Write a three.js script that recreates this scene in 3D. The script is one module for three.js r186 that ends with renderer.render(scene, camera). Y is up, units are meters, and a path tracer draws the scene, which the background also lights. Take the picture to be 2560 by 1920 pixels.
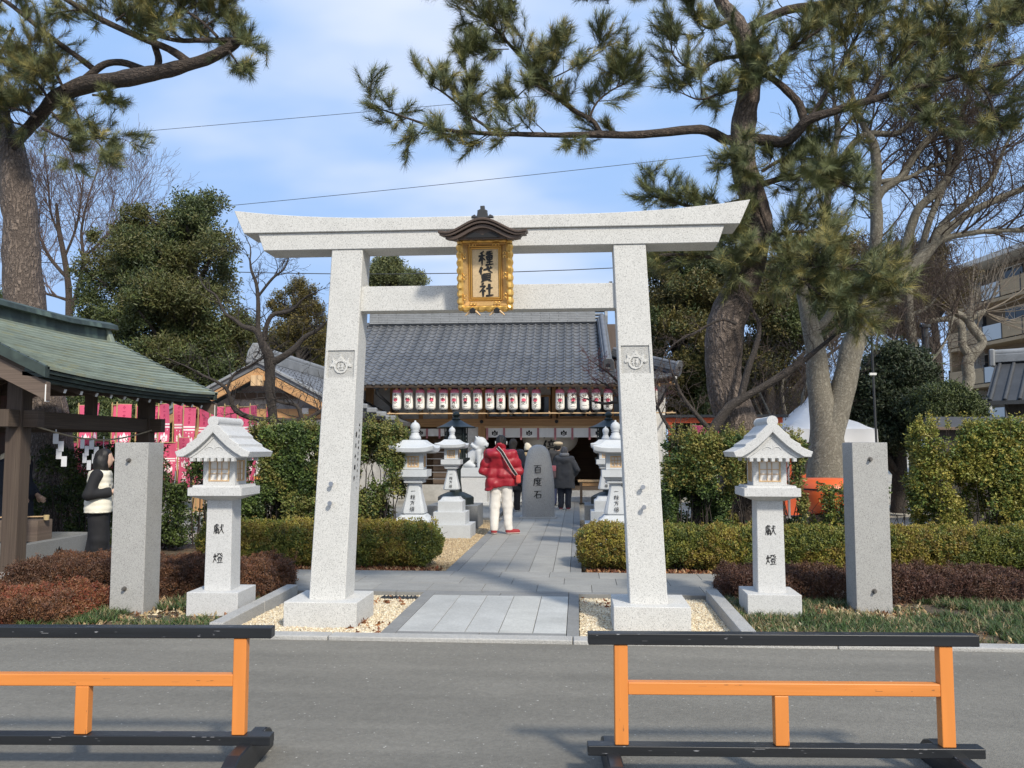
import * as THREE from 'three';
import { mergeGeometries, mergeVertices, toCreasedNormals } from 'three/addons/utils/BufferGeometryUtils.js';
import { RoundedBoxGeometry } from 'three/addons/geometries/RoundedBoxGeometry.js';

// ---------------------------------------------------------------- camera, sky, sun, exposure
const scene = new THREE.Scene();
const camera = new THREE.PerspectiveCamera(48.55, 4 / 3, 0.05, 900);
camera.position.set(0, 1.5, 0);
camera.rotation.order = 'YXZ';
camera.rotation.y = THREE.MathUtils.degToRad(4.4);
camera.rotation.x = THREE.MathUtils.degToRad(4.4);

const renderer = new THREE.WebGLRenderer({ antialias: true });
renderer.toneMapping = THREE.LinearToneMapping;
renderer.toneMappingExposure = 1.35;
renderer.shadowMap.enabled = true;

const SUN = new THREE.Vector3(0.40, 0.643, 0.653).normalize();
const sun = new THREE.DirectionalLight(new THREE.Color(1.0, 0.925, 0.80), 2.9);
sun.name = 'sun';
sun.position.copy(SUN).multiplyScalar(60).add(new THREE.Vector3(0, 0, -12));
sun.target.position.set(0, 0, -12);
sun.castShadow = true;
sun.shadow.radius = 11;
sun.shadow.mapSize.set(4096, 4096);
Object.assign(sun.shadow.camera, { left: -26, right: 26, top: 26, bottom: -26, near: 1, far: 140 });
scene.add(sun, sun.target);

// seeded random numbers and noise
function rng(a) { return () => { a = (a + 0x6d2b79f5) | 0; let t = Math.imul(a ^ (a >>> 15), 1 | a); t = (t + Math.imul(t ^ (t >>> 7), 61 | t)) ^ t; return ((t ^ (t >>> 14)) >>> 0) / 4294967296; }; }
const hash3 = (i, j, k) => { let h = Math.imul(i, 374761393) + Math.imul(j, 668265263) + Math.imul(k, 2147483647 - 1640531527); h = Math.imul(h ^ (h >>> 13), 1274126177); h = Math.imul(h ^ (h >>> 16), 2246822519); return ((h ^ (h >>> 15)) >>> 0) / 4294967296; };
const fade = (t) => t * t * t * (t * (t * 6 - 15) + 10), mix = (a, b, t) => a + (b - a) * t, clamp = (x, a = 0, b = 1) => Math.min(b, Math.max(a, x));
const smooth = (a, b, x) => { const t = clamp((x - a) / (b - a)); return t * t * (3 - 2 * t); };
function noise3(x, y, z) {
  const i = Math.floor(x), j = Math.floor(y), k = Math.floor(z), u = fade(x - i), v = fade(y - j), w = fade(z - k);
  const c = (a, b, d) => hash3(i + a, j + b, k + d);
  return mix(mix(mix(c(0, 0, 0), c(1, 0, 0), u), mix(c(0, 1, 0), c(1, 1, 0), u), v), mix(mix(c(0, 0, 1), c(1, 0, 1), u), mix(c(0, 1, 1), c(1, 1, 1), u), v), w);
}
const fbm3 = (x, y, z, o = 4) => { let s = 0, a = 0.5, n = 0; for (let i = 0; i < o; i++) { s += a * noise3(x, y, z); n += a; x = x * 2.03 + 7.1; y = y * 2.03 + 3.7; z = z * 2.03 + 1.9; a *= 0.5; } return s / n; };

{ // the sky: pale winter blue with thin high cloud
  const W = 1536, H = 768, data = new Float32Array(W * H * 4);
  for (let r = 0; r < H; r++) {
    const up = ((r + 0.5) / H - 0.5) * Math.PI, y = Math.sin(up), cy = Math.cos(up), yy = Math.max(0, y);
    for (let c = 0; c < W; c++) {
      const a = ((c + 0.5) / W - 0.5) * 2 * Math.PI, x = Math.cos(a) * cy, z = Math.sin(a) * cy;
      const t = Math.pow(yy, 0.55);
      let R = mix(0.37, 0.195, t), Gc = mix(0.52, 0.37, t), B = mix(0.765, 0.71, t);
      if (y > 0) {
        const k = 1 / (yy + 0.16), px = x * k, pz = z * k;
        const n = fbm3(px * 1.15 + 5.2, pz * 1.9 + 2.2, 0.4, 5), n2 = fbm3(px * 3.4 + 11, pz * 6.5, 3.3, 4), big = fbm3(px * 0.45 + 3.3, pz * 0.5 + 8.4, 9.1, 3);
        let m = smooth(0.535, 0.9, n * 0.65 + n2 * 0.2 + big * 0.28);
        const sd = Math.max(0, x * SUN.x + y * SUN.y + z * SUN.z), addedGlow = 0.75 * sd * sd * sd; // thin cloud round the sun, white glow added to whiten the ambient light
        m = clamp(m * 0.85 + 0.03);
        R = mix(R, 0.67, m); Gc = mix(Gc, 0.71, m); B = mix(B, 0.80, m);
        R = mix(R, 1.15, addedGlow); Gc = mix(Gc, 1.12, addedGlow); B = mix(B, 1.06, addedGlow);
      } else { const d = clamp(-y * 6); R = mix(R, 0.30, d); Gc = mix(Gc, 0.29, d); B = mix(B, 0.27, d); }
      const o = (r * W + c) * 4; data[o] = R; data[o + 1] = Gc; data[o + 2] = B; data[o + 3] = 1;
    }
  }
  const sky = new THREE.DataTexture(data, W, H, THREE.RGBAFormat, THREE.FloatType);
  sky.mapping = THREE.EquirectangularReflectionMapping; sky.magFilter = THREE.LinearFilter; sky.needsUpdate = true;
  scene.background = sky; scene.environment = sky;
}

// ---------------------------------------------------------------- naming helpers
const taken = new Map();
function numbered(name) { const n = taken.get(name) ?? 0; taken.set(name, n + 1); return n ? name + '_' + String(n).padStart(3, '0') : name; }
function tag(o, label, category, group) { o.userData.label = label; o.userData.category = category; if (group) o.userData.group = group; return o; }
function thing(name, label, category, [x, y, z] = [0, 0, 0], turn = 0, group) {
  const o = new THREE.Group(); o.name = numbered(name); o.position.set(x, y, z); o.rotation.y = turn; scene.add(o);
  return tag(o, label, category, group);
}
function part(name, geo, mat, parent) { const m = new THREE.Mesh(geo, mat); m.name = name; m.castShadow = m.receiveShadow = true; parent.add(m); return m; }
function struct(name, geo, mat) { const m = part(numbered(name), geo, mat, scene); m.userData.kind = 'structure'; return m; }
function copyOf(o, [x, y, z], turn, label) { const c = o.clone(); c.name = numbered(o.name.replace(/_\d\d\d$/, '')); c.userData = { ...o.userData }; if (label) c.userData.label = label; c.position.set(x, y, z); c.rotation.y = turn ?? o.rotation.y; scene.add(c); return c; }

// ---------------------------------------------------------------- geometry helpers
const V = (a) => new THREE.Vector3(a[0], a[1], a[2]);
function triUV(g, s = 1, off = [0, 0]) { // uv in metres from the face direction
  if (g.index) g = g.toNonIndexed();
  if (!g.attributes.normal) g.computeVertexNormals();
  const p = g.attributes.position, uv = new Float32Array(p.count * 2), a = new THREE.Vector3(), b = new THREE.Vector3(), c = new THREE.Vector3();
  for (let i = 0; i < p.count; i += 3) {
    a.fromBufferAttribute(p, i); b.fromBufferAttribute(p, i + 1); c.fromBufferAttribute(p, i + 2);
    b.sub(a); c.sub(a); b.cross(c);
    const x = Math.abs(b.x), y = Math.abs(b.y), z = Math.abs(b.z), ax = x > y && x > z ? 0 : y > z ? 1 : 2;
    for (let k = 0; k < 3; k++) {
      const X = p.getX(i + k), Y = p.getY(i + k), Z = p.getZ(i + k);
      uv[(i + k) * 2] = (ax === 0 ? Z : X) * s + off[0] + ax * 0.37; uv[(i + k) * 2 + 1] = (ax === 1 ? Z : Y) * s + off[1];
    }
  }
  g.setAttribute('uv', new THREE.BufferAttribute(uv, 2));
  return g;
}
function grainUV(g, axis, off = 0) { // u runs along the grain
  if (g.index) g = g.toNonIndexed();
  const p = g.attributes.position, n = g.attributes.normal, uv = new Float32Array(p.count * 2), P = (i, k) => (k === 0 ? p.getX(i) : k === 1 ? p.getY(i) : p.getZ(i));
  for (let i = 0; i < p.count; i++) {
    const N = [Math.abs(n.getX(i)), Math.abs(n.getY(i)), Math.abs(n.getZ(i))]; N[axis] = -1;
    const other = [0, 1, 2].filter((k) => k !== axis), across = N[other[0]] > N[other[1]] ? other[1] : other[0];
    uv[2 * i] = P(i, axis) + off * 1.7; uv[2 * i + 1] = P(i, across) + off * 0.61 + (across === other[0] ? 0 : 0.43);
  }
  g.setAttribute('uv', new THREE.BufferAttribute(uv, 2));
  return g;
}
const move = (g, x, y, z) => g.translate(x, y, z);
function bx(w, h, d, x = 0, y = 0, z = 0, r = 0.006) { // box with softened edges, centred at x, y, z
  r = Math.min(r, w * 0.3, h * 0.3, d * 0.3);
  const g = r > 0 ? new RoundedBoxGeometry(w, h, d, 1, r) : new THREE.BoxGeometry(w, h, d);
  return (g.index ? g.toNonIndexed() : g).translate(x, y, z);
}
const sbx = (w, h, d, x, y, z) => bx(w, h, d, x, y, z, 0);
const join = (list) => mergeGeometries(list.map((g) => { g = g.index ? g.toNonIndexed() : g; if (!g.attributes.normal) g.computeVertexNormals(); for (const k of Object.keys(g.attributes)) if (!['position', 'normal', 'uv'].includes(k)) g.deleteAttribute(k); if (!g.attributes.uv) triUV(g); return g; }), false);
function fromTris(pos, crease = 0.6) { // triangle soup -> geometry, smooth below the crease angle
  let g = new THREE.BufferGeometry(); g.setAttribute('position', new THREE.Float32BufferAttribute(pos, 3));
  g = mergeVertices(g, 1e-4); g.computeVertexNormals();
  return toCreasedNormals(g, crease);
}
function loft(rings, { caps = true, crease = 0.6, closed = true } = {}) { // rings of equally many points, each [x, y, z]
  const pos = [], n = rings[0].length, tri = (a, b, c) => pos.push(...a, ...b, ...c), m = closed ? n : n - 1;
  for (let r = 0; r + 1 < rings.length; r++) for (let i = 0; i < m; i++) { const j = (i + 1) % n, A = rings[r], B = rings[r + 1]; tri(A[i], A[j], B[j]); tri(A[i], B[j], B[i]); }
  if (caps) for (const [R, flip] of [[rings[0], true], [rings[rings.length - 1], false]]) {
    const c = [0, 1, 2].map((k) => R.reduce((s, p) => s + p[k], 0) / n);
    for (let i = 0; i < n; i++) { const j = (i + 1) % n; flip ? tri(c, R[j], R[i]) : tri(c, R[i], R[j]); }
  }
  return fromTris(pos, crease);
}
// square section with cut corners, going up: rows of [y, half width, corner cut, half depth]
function squareLoft(rows, crease = 0.5) {
  return loft(rows.map(([y, w, c = 0.004, d = w]) => [[w - c, y, d], [w, y, d - c], [w, y, -d + c], [w - c, y, -d], [-w + c, y, -d], [-w, y, -d + c], [-w, y, d - c], [-w + c, y, d]]), { crease });
}
function ringLoft(rows, sides, crease = 0.7, turn = 0) { return loft(rows.map(([y, r]) => Array.from({ length: sides }, (_, i) => { const a = -i / sides * Math.PI * 2 + turn; return [Math.cos(a) * r, y, Math.sin(a) * r]; })), { crease }); }
function extrude(outline, depth, bevel = 0, holes = []) { // outline in x, y; thickness along z, centred
  const s = new THREE.Shape(outline.map(([x, y]) => new THREE.Vector2(x, y)));
  for (const h of holes) s.holes.push(new THREE.Path(h.map(([x, y]) => new THREE.Vector2(x, y))));
  const g = new THREE.ExtrudeGeometry(s, { depth: depth - 2 * bevel, bevelEnabled: bevel > 0, bevelSize: bevel, bevelOffset: -bevel, bevelThickness: bevel, bevelSegments: 1, steps: 1 });
  return g.translate(0, 0, -depth / 2 + bevel);
}
// tapered tube through [x, y, z, r]; uv in metres (u along, v round)
function tube(pts, sides = 8, { wob = 0, seed = 1, cap = true, sub = 0 } = {}) {
  if (sub && pts.length > 2) {
    const c = new THREE.CatmullRomCurve3(pts.map(V), false, 'centripetal'), n = (pts.length - 1) * sub, out = [];
    for (let i = 0; i <= n; i++) { const t = i / n, q = c.getPoint(t), f = t * (pts.length - 1), k = Math.min(pts.length - 2, Math.floor(f)); out.push([q.x, q.y, q.z, mix(pts[k][3], pts[k + 1][3], f - k)]); }
    pts = out;
  }
  const pos = [], nor = [], uv = [], idx = [], T = new THREE.Vector3(), N = new THREE.Vector3(0.3, 0.2, 1), B = new THREE.Vector3();
  let len = 0;
  for (let i = 0; i < pts.length; i++) {
    const a = pts[Math.max(0, i - 1)], b = pts[Math.min(pts.length - 1, i + 1)], p = pts[i];
    if (i) len += Math.hypot(p[0] - pts[i - 1][0], p[1] - pts[i - 1][1], p[2] - pts[i - 1][2]);
    T.set(b[0] - a[0], b[1] - a[1], b[2] - a[2]).normalize();
    N.addScaledVector(T, -N.dot(T)); if (N.lengthSq() < 1e-6) N.set(T.y, -T.x, 0.1).addScaledVector(T, -N.dot(T)); N.normalize(); B.crossVectors(T, N);
    for (let s = 0; s <= sides; s++) {
      const an = (s % sides) / sides * Math.PI * 2, dx = Math.cos(an) * N.x + Math.sin(an) * B.x, dy = Math.cos(an) * N.y + Math.sin(an) * B.y, dz = Math.cos(an) * N.z + Math.sin(an) * B.z;
      const r = p[3] * (1 + (wob ? wob * (noise3(dx * 1.7 + seed, dy * 1.7 + len * 1.4 / Math.max(0.05, p[3]) * 0.2, dz * 1.7 + i * 0.37) - 0.5) * 2 : 0));
      pos.push(p[0] + dx * r, p[1] + dy * r, p[2] + dz * r); nor.push(dx, dy, dz); uv.push(len, s / sides * 2 * Math.PI * Math.max(p[3], 0.01));
    }
  }
  const w = sides + 1;
  for (let i = 0; i + 1 < pts.length; i++) for (let s = 0; s < sides; s++) { const a = i * w + s; idx.push(a, a + 1, a + w, a + 1, a + w + 1, a + w); }
  if (cap) for (const [row, flip] of [[0, 0], [pts.length - 1, 1]]) { const o = row * w; for (let s = 1; s + 1 < sides; s++) flip ? idx.push(o, o + s, o + s + 1) : idx.push(o, o + s + 1, o + s); }
  const g = new THREE.BufferGeometry();
  g.setAttribute('position', new THREE.Float32BufferAttribute(pos, 3)); g.setAttribute('normal', new THREE.Float32BufferAttribute(nor, 3)); g.setAttribute('uv', new THREE.Float32BufferAttribute(uv, 2)); g.setIndex(idx);
  return g;
}
const rod = (a, b, r, sides = 8) => tube([[...a, r], [...b, r]], sides);
// smooth surface of a distance field (surface nets)
function sdfMesh(f, lo, hi, cell) {
  const n = [0, 1, 2].map((k) => Math.ceil((hi[k] - lo[k]) / cell) + 1), at = (i, j, k) => (k * n[1] + j) * n[0] + i, val = new Float32Array(n[0] * n[1] * n[2]);
  for (let k = 0; k < n[2]; k++) for (let j = 0; j < n[1]; j++) for (let i = 0; i < n[0]; i++) val[at(i, j, k)] = f(lo[0] + i * cell, lo[1] + j * cell, lo[2] + k * cell);
  const id = new Int32Array(val.length).fill(-1), pos = [], idx = [];
  for (let k = 0; k + 1 < n[2]; k++) for (let j = 0; j + 1 < n[1]; j++) for (let i = 0; i + 1 < n[0]; i++) {
    let c = 0, sx = 0, sy = 0, sz = 0;
    for (let e = 0; e < 12; e++) {
      const ax = e >> 2, b = e & 1, d = (e >> 1) & 1, o = ax === 0 ? [0, b, d] : ax === 1 ? [b, 0, d] : [b, d, 0], q = [...o]; q[ax] = 1;
      const va = val[at(i + o[0], j + o[1], k + o[2])], vb = val[at(i + q[0], j + q[1], k + q[2])];
      if ((va < 0) !== (vb < 0)) { const t = va / (va - vb); sx += o[0] + (q[0] - o[0]) * t; sy += o[1] + (q[1] - o[1]) * t; sz += o[2] + (q[2] - o[2]) * t; c++; }
    }
    if (c) { id[at(i, j, k)] = pos.length / 3; pos.push(lo[0] + (i + sx / c) * cell, lo[1] + (j + sy / c) * cell, lo[2] + (k + sz / c) * cell); }
  }
  const quad = (a, b, c, d, flip) => { if (a < 0 || b < 0 || c < 0 || d < 0) return; flip ? idx.push(a, c, b, a, d, c) : idx.push(a, b, c, a, c, d); };
  for (let k = 1; k + 1 < n[2]; k++) for (let j = 1; j + 1 < n[1]; j++) for (let i = 1; i + 1 < n[0]; i++) {
    const v = val[at(i, j, k)] < 0;
    if (v !== val[at(i + 1, j, k)] < 0) quad(id[at(i, j - 1, k - 1)], id[at(i, j, k - 1)], id[at(i, j, k)], id[at(i, j - 1, k)], !v);
    if (v !== val[at(i, j + 1, k)] < 0) quad(id[at(i - 1, j, k - 1)], id[at(i, j, k - 1)], id[at(i, j, k)], id[at(i - 1, j, k)], v);
    if (v !== val[at(i, j, k + 1)] < 0) quad(id[at(i - 1, j - 1, k)], id[at(i, j - 1, k)], id[at(i, j, k)], id[at(i - 1, j, k)], !v);
  }
  const g = new THREE.BufferGeometry(); g.setAttribute('position', new THREE.Float32BufferAttribute(pos, 3)); g.setIndex(idx); g.computeVertexNormals();
  const p = g.attributes.position, uv = new Float32Array(p.count * 2); for (let i = 0; i < p.count; i++) { uv[2 * i] = p.getX(i) + p.getZ(i); uv[2 * i + 1] = p.getY(i); } g.setAttribute('uv', new THREE.BufferAttribute(uv, 2));
  return g;
}
const smin = (a, b, k) => { const h = Math.max(k - Math.abs(a - b), 0) / k; return Math.min(a, b) - h * h * k * 0.25; };
function capsule(px, py, pz, a, b, ra, rb) { // distance to a tapered capsule
  const bx_ = b[0] - a[0], by = b[1] - a[1], bz = b[2] - a[2], ax = px - a[0], ay = py - a[1], az = pz - a[2], t = clamp((ax * bx_ + ay * by + az * bz) / (bx_ * bx_ + by * by + bz * bz + 1e-9));
  return Math.hypot(ax - bx_ * t, ay - by * t, az - bz * t) - mix(ra, rb, t);
}
const ball = (x, y, z, c, r) => { const dx = (x - c[0]) / r[0], dy = (y - c[1]) / r[1], dz = (z - c[2]) / r[2], q = Math.hypot(dx, dy, dz); return (q - 1) * Math.min(r[0], r[1], r[2]); };
function scatter(name, geo, mat, mats, cols, parent) { // many small copies that nobody could count
  const m = new THREE.InstancedMesh(geo, mat, mats.length), c = new THREE.Color();
  mats.forEach((q, i) => { m.setMatrixAt(i, q); if (cols) m.setColorAt(i, c.setRGB(...cols[i])); });
  m.name = name; m.castShadow = m.receiveShadow = true; m.userData.kind = 'stuff'; parent.add(m);
  return m;
}
const _q = new THREE.Quaternion(), _e = new THREE.Euler(), _s = new THREE.Vector3(), _p = new THREE.Vector3();
const place = (x, y, z, rx, ry, rz, s, sy = s, sz = s) => new THREE.Matrix4().compose(_p.set(x, y, z), _q.setFromEuler(_e.set(rx, ry, rz, 'YXZ')), _s.set(s, sy, sz));

// ---------------------------------------------------------------- procedural materials
function tileable(n, cells, seed, cellsY = cells) { // value noise that repeats
  const out = new Float32Array(n * n);
  for (let y = 0; y < n; y++) { const fy = y / n * cellsY, j = Math.floor(fy), v = fade(fy - j), j1 = (j + 1) % cellsY;
    for (let x = 0; x < n; x++) { const fx = x / n * cells, i = Math.floor(fx), u = fade(fx - i), i1 = (i + 1) % cells;
      out[y * n + x] = mix(mix(hash3(i, j, seed), hash3(i1, j, seed), u), mix(hash3(i, j1, seed), hash3(i1, j1, seed), u), v); } }
  return out;
}
function layers(n, list) { const out = new Float32Array(n * n); let w = 0; for (const [c, a, s, cy] of list) { const t = tileable(n, c, s, cy ?? c); w += a; for (let i = 0; i < out.length; i++) out[i] += a * t[i]; } for (let i = 0; i < out.length; i++) out[i] /= w; return out; }
const toS = (x) => Math.round(255 * (x <= 0.0031308 ? x * 12.92 : 1.055 * Math.pow(clamp(x), 1 / 2.4) - 0.055));
function texture(n, size, fn, color = true) { // fn(i, x, y) gives linear rgb (or one value); size in metres
  const d = new Uint8Array(n * n * 4);
  for (let i = 0; i < n * n; i++) { const c = fn(i, i % n, (i / n) | 0); if (color) { d[4 * i] = toS(c[0]); d[4 * i + 1] = toS(c[1]); d[4 * i + 2] = toS(c[2]); } else d[4 * i] = d[4 * i + 1] = d[4 * i + 2] = clamp(c) * 255; d[4 * i + 3] = 255; }
  const t = new THREE.DataTexture(d, n, n); t.wrapS = t.wrapT = THREE.RepeatWrapping; t.magFilter = THREE.LinearFilter; t.minFilter = THREE.LinearMipmapLinearFilter; if (color) t.colorSpace = THREE.SRGBColorSpace;
  const s = Array.isArray(size) ? size : [size, size]; t.repeat.set(1 / s[0], 1 / s[1]); t.needsUpdate = true; return t;
}
const std = (o) => new THREE.MeshStandardMaterial({ roughness: 0.8, ...o });
const lin = (r, g, b) => new THREE.Color().setRGB(r, g, b);
function granite(base, speck, dark, seed, size = 0.5, n = 512) {
  const r = rng(seed), f = layers(n, [[190, 1, seed], [96, 0.9, seed + 1]]), g = layers(n, [[240, 1, seed + 2]]), st = layers(n, [[3, 1, seed + 4], [7, 0.6, seed + 5], [24, 0.35, seed + 6]]);
  return texture(n, size, (i) => { const w = f[i], k = w < 0.27 ? dark : w > 0.66 ? 1.12 : mix(speck, 1.0, smooth(0.27, 0.45, w)); const q = k * (0.93 + 0.14 * g[i]) * (0.95 + 0.1 * st[i]) * (0.98 + 0.04 * r()); return [base[0] * q, base[1] * q, base[2] * q]; });
}
const bumpTex = (n, size, list) => { const f = layers(n, list); return texture(n, size, (i) => f[i], false); };
const M = {};
const fineBump = bumpTex(512, 0.35, [[128, 1, 71], [256, 0.7, 72]]);
M.granite = std({ map: granite([0.572, 0.566, 0.54], 0.84, 0.5, 11), roughness: 0.78, bumpMap: fineBump, bumpScale: 0.0012 });
M.graniteRough = std({ map: granite([0.58, 0.575, 0.55], 0.78, 0.55, 15, 0.35), roughness: 0.95, bumpMap: bumpTex(256, 0.14, [[60, 1, 73], [128, 0.8, 74]]), bumpScale: 0.006 });
M.graniteLantern = std({ map: granite([0.545, 0.545, 0.535], 0.86, 0.6, 21, 0.4), roughness: 0.72, bumpMap: fineBump, bumpScale: 0.001 });
M.granitePost = std({ map: granite([0.385, 0.38, 0.362], 0.72, 0.42, 31, 0.42), roughness: 0.85, bumpMap: fineBump, bumpScale: 0.0018 });
M.graniteBlue = std({ map: granite([0.50, 0.52, 0.535], 0.92, 0.78, 41, 0.35), roughness: 0.7 });
M.graniteDark = std({ map: granite([0.21, 0.215, 0.215], 0.78, 0.6, 51, 0.45), roughness: 0.8 });
M.granitePolished = std({ map: granite([0.36, 0.355, 0.34], 0.72, 0.5, 52, 0.5), roughness: 0.5 });
{ // asphalt: worn grey with pale chips and long tyre-swept streaks
  const n = 2048, f = layers(n, [[700, 1, 101], [340, 0.8, 102]]), c = layers(n, [[5, 1, 103, 9], [11, 0.8, 104, 22], [30, 0.5, 105, 70]]), st = layers(n, [[3, 1, 106, 40], [7, 0.7, 107, 90]]), r = rng(8), ch = new Float32Array(n * n);
  for (let k = 0; k < 6500; k++) { const x = (r() * n) | 0, y = (r() * n) | 0, s = r() < 0.05 ? 3 : r() < 0.3 ? 2 : 1, a = 0.25 + 0.75 * r(); for (let j = 0; j < s; j++) for (let i = 0; i < s; i++) ch[((y + j) % n) * n + (x + i) % n] = a; }
  M.asphalt = std({ roughness: 0.93, map: texture(n, 8, (i) => { const q = (0.15 + 0.05 * (f[i] - 0.5)) * (0.66 + 0.42 * c[i] + 0.26 * st[i]), k = ch[i] * 0.6; return [mix(q * 1.06, 0.66, k), mix(q * 0.99, 0.64, k), mix(q * 0.83, 0.58, k)]; }), bumpMap: bumpTex(1024, 1.6, [[330, 1, 108], [150, 0.6, 109]]), bumpScale: 0.003 });
}
function slabMap(base, seed, n = 512) { const f = layers(n, [[150, 1, seed], [230, 0.8, seed + 1]]), c = layers(n, [[4, 1, seed + 2], [9, 0.9, seed + 3, 14], [30, 0.4, seed + 5]]); return texture(n, 1.7, (i) => { const q = (0.86 + 0.28 * f[i]) * (0.84 + 0.32 * c[i]); return [base[0] * q, base[1] * q, base[2] * q]; }); }
M.slabPale = [[0.43, 0.43, 0.405], [0.405, 0.405, 0.384], [0.45, 0.446, 0.412]].map((b, i) => std({ map: slabMap(b, 120 + i * 9), roughness: 0.92 }));
M.slabGrey = [[0.288, 0.28, 0.256], [0.264, 0.258, 0.237], [0.308, 0.3, 0.273]].map((b, i) => std({ map: slabMap(b, 150 + i * 9), roughness: 0.92 }));
M.slabEdge = std({ map: slabMap([0.22, 0.219, 0.21], 190), roughness: 0.92 });
M.concrete = std({ map: slabMap([0.42, 0.41, 0.385], 200), roughness: 0.95, bumpMap: bumpTex(256, 0.3, [[64, 1, 201], [128, 1, 202]]), bumpScale: 0.006 });
{ const n = 1024, f = layers(n, [[300, 1, 211], [120, 0.7, 212]]), c = layers(n, [[6, 1, 213], [15, 0.7, 214]]);
  M.sand = std({ roughness: 1, map: texture(n, 5, (i) => { const q = (0.7 + 0.6 * f[i]) * (0.8 + 0.4 * c[i]); return [0.40 * q, 0.365 * q, 0.30 * q]; }) });
  M.soil = std({ roughness: 1, map: texture(n, 2.5, (i) => { const q = (0.45 + 1.1 * f[i]), k = smooth(0.42, 0.62, c[i]); return [mix(0.10, 0.17, k) * q, mix(0.075, 0.12, k) * q, mix(0.05, 0.07, k) * q]; }), bumpMap: bumpTex(512, 0.8, [[60, 1, 215], [150, 0.7, 216]]), bumpScale: 0.02 }); }
function woodMat(base, seed, o = {}) { // grain along u
  const n = 512, g = layers(n, [[3, 1, seed, 70], [6, 0.8, seed + 1, 150], [20, 0.35, seed + 2, 256]]), c = layers(n, [[2, 1, seed + 3, 6], [5, 0.6, seed + 4, 10]]);
  return std({ roughness: 0.7, map: texture(n, [1.6, 0.5], (i) => { const q = (0.62 + 0.76 * g[i]) * (0.85 + 0.3 * c[i]); return [base[0] * q, base[1] * q * (0.97 + 0.05 * c[i]), base[2] * q]; }), bumpMap: texture(n, [1.6, 0.5], (i) => g[i], false), bumpScale: 0.0015, ...o });
}
M.cypress = woodMat([0.46, 0.26, 0.115], 301);
M.cypressPale = woodMat([0.58, 0.40, 0.22], 305);
M.oldWood = woodMat([0.085, 0.062, 0.046], 311, { roughness: 0.9 });
M.greyWood = woodMat([0.135, 0.10, 0.078], 315, { roughness: 0.9 });
M.hallWood = woodMat([0.22, 0.14, 0.08], 323);
M.darkWood = woodMat([0.035, 0.03, 0.027], 321, { roughness: 0.85 });
{ const n = 512, c = layers(n, [[3, 1, 331, 9], [10, 0.7, 332, 30]]), s = layers(n, [[90, 1, 333, 200], [40, 0.8, 334, 120]]), q5 = layers(n, [[5, 1, 335, 40], [9, 0.6, 336, 90]]);
  M.orangePaint = std({ roughness: 0.42, map: texture(n, [2.1, 0.6], (i) => { const q = 0.88 + 0.22 * c[i], chip = s[i] > 0.84 && q5[i] > 0.64 ? 1 : 0; return chip ? [0.3, 0.12, 0.04] : [0.665 * q, 0.232 * q, 0.05 * q]; }), bumpMap: texture(n, [2.1, 0.6], (i) => q5[i], false), bumpScale: 0.0006 });
  M.blackPaint = std({ roughness: 0.38, map: texture(n, [2.1, 0.6], (i) => { const q = 0.7 + 0.6 * c[i], chip = s[i] > 0.83 && q5[i] > 0.63 ? 1 : 0; return chip ? [0.22, 0.22, 0.23] : [0.014 * q, 0.0155 * q, 0.018 * q]; }), bumpMap: texture(n, [2.1, 0.6], (i) => q5[i], false), bumpScale: 0.0006 }); }
{ const n = 512, c = layers(n, [[6, 1, 341], [14, 0.8, 342], [40, 0.5, 343]]), f = layers(n, [[4, 1, 344, 60], [160, 0.5, 345]]), v = layers(n, [[5, 1, 346], [11, 0.7, 347, 5]]);
  M.copper = [0.9, 1.0, 1.1].map((k) => std({ roughness: 0.75, map: texture(n, 1.9, (i) => { const q = (0.72 + 0.56 * c[i]) * k, y = smooth(0.52, 0.75, v[i]); return [mix(0.215, 0.245, y) * q, mix(0.252, 0.258, y) * q, mix(0.205, 0.175, y) * q]; }) }));
  M.copperDark = std({ roughness: 0.6, map: texture(n, 1.3, (i) => { const q = 0.5 + c[i], y = smooth(0.5, 0.75, v[i]); return [mix(0.034, 0.075, y) * q, mix(0.048, 0.105, y) * q, mix(0.041, 0.085, y) * q]; }) }); }
{ const n = 256, c = layers(n, [[5, 1, 351], [19, 0.6, 352]]);
  const tm = (b, k) => std({ roughness: k, map: texture(n, 0.9, (i) => { const q = 0.78 + 0.44 * c[i]; return [b[0] * q, b[1] * q, b[2] * q]; }) });
  M.tile = [[0.118, 0.124, 0.134], [0.136, 0.141, 0.15], [0.102, 0.108, 0.118]].map((b) => tm(b, 0.42));
  M.tileDark = tm([0.05, 0.053, 0.058], 0.6); M.tilePale = tm([0.24, 0.25, 0.26], 0.6);
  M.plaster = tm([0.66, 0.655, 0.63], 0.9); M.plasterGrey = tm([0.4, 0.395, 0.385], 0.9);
  M.bronze = tm([0.022, 0.032, 0.03], 0.45); M.bronze.metalness = 0.3;
  M.metal = std({ color: lin(0.62, 0.62, 0.63), metalness: 1, roughness: 0.3 }); M.rustMetal = std({ color: lin(0.16, 0.15, 0.14), metalness: 0.6, roughness: 0.6 });
  M.iron = std({ color: lin(0.03, 0.032, 0.034), roughness: 0.55 }); }
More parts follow.
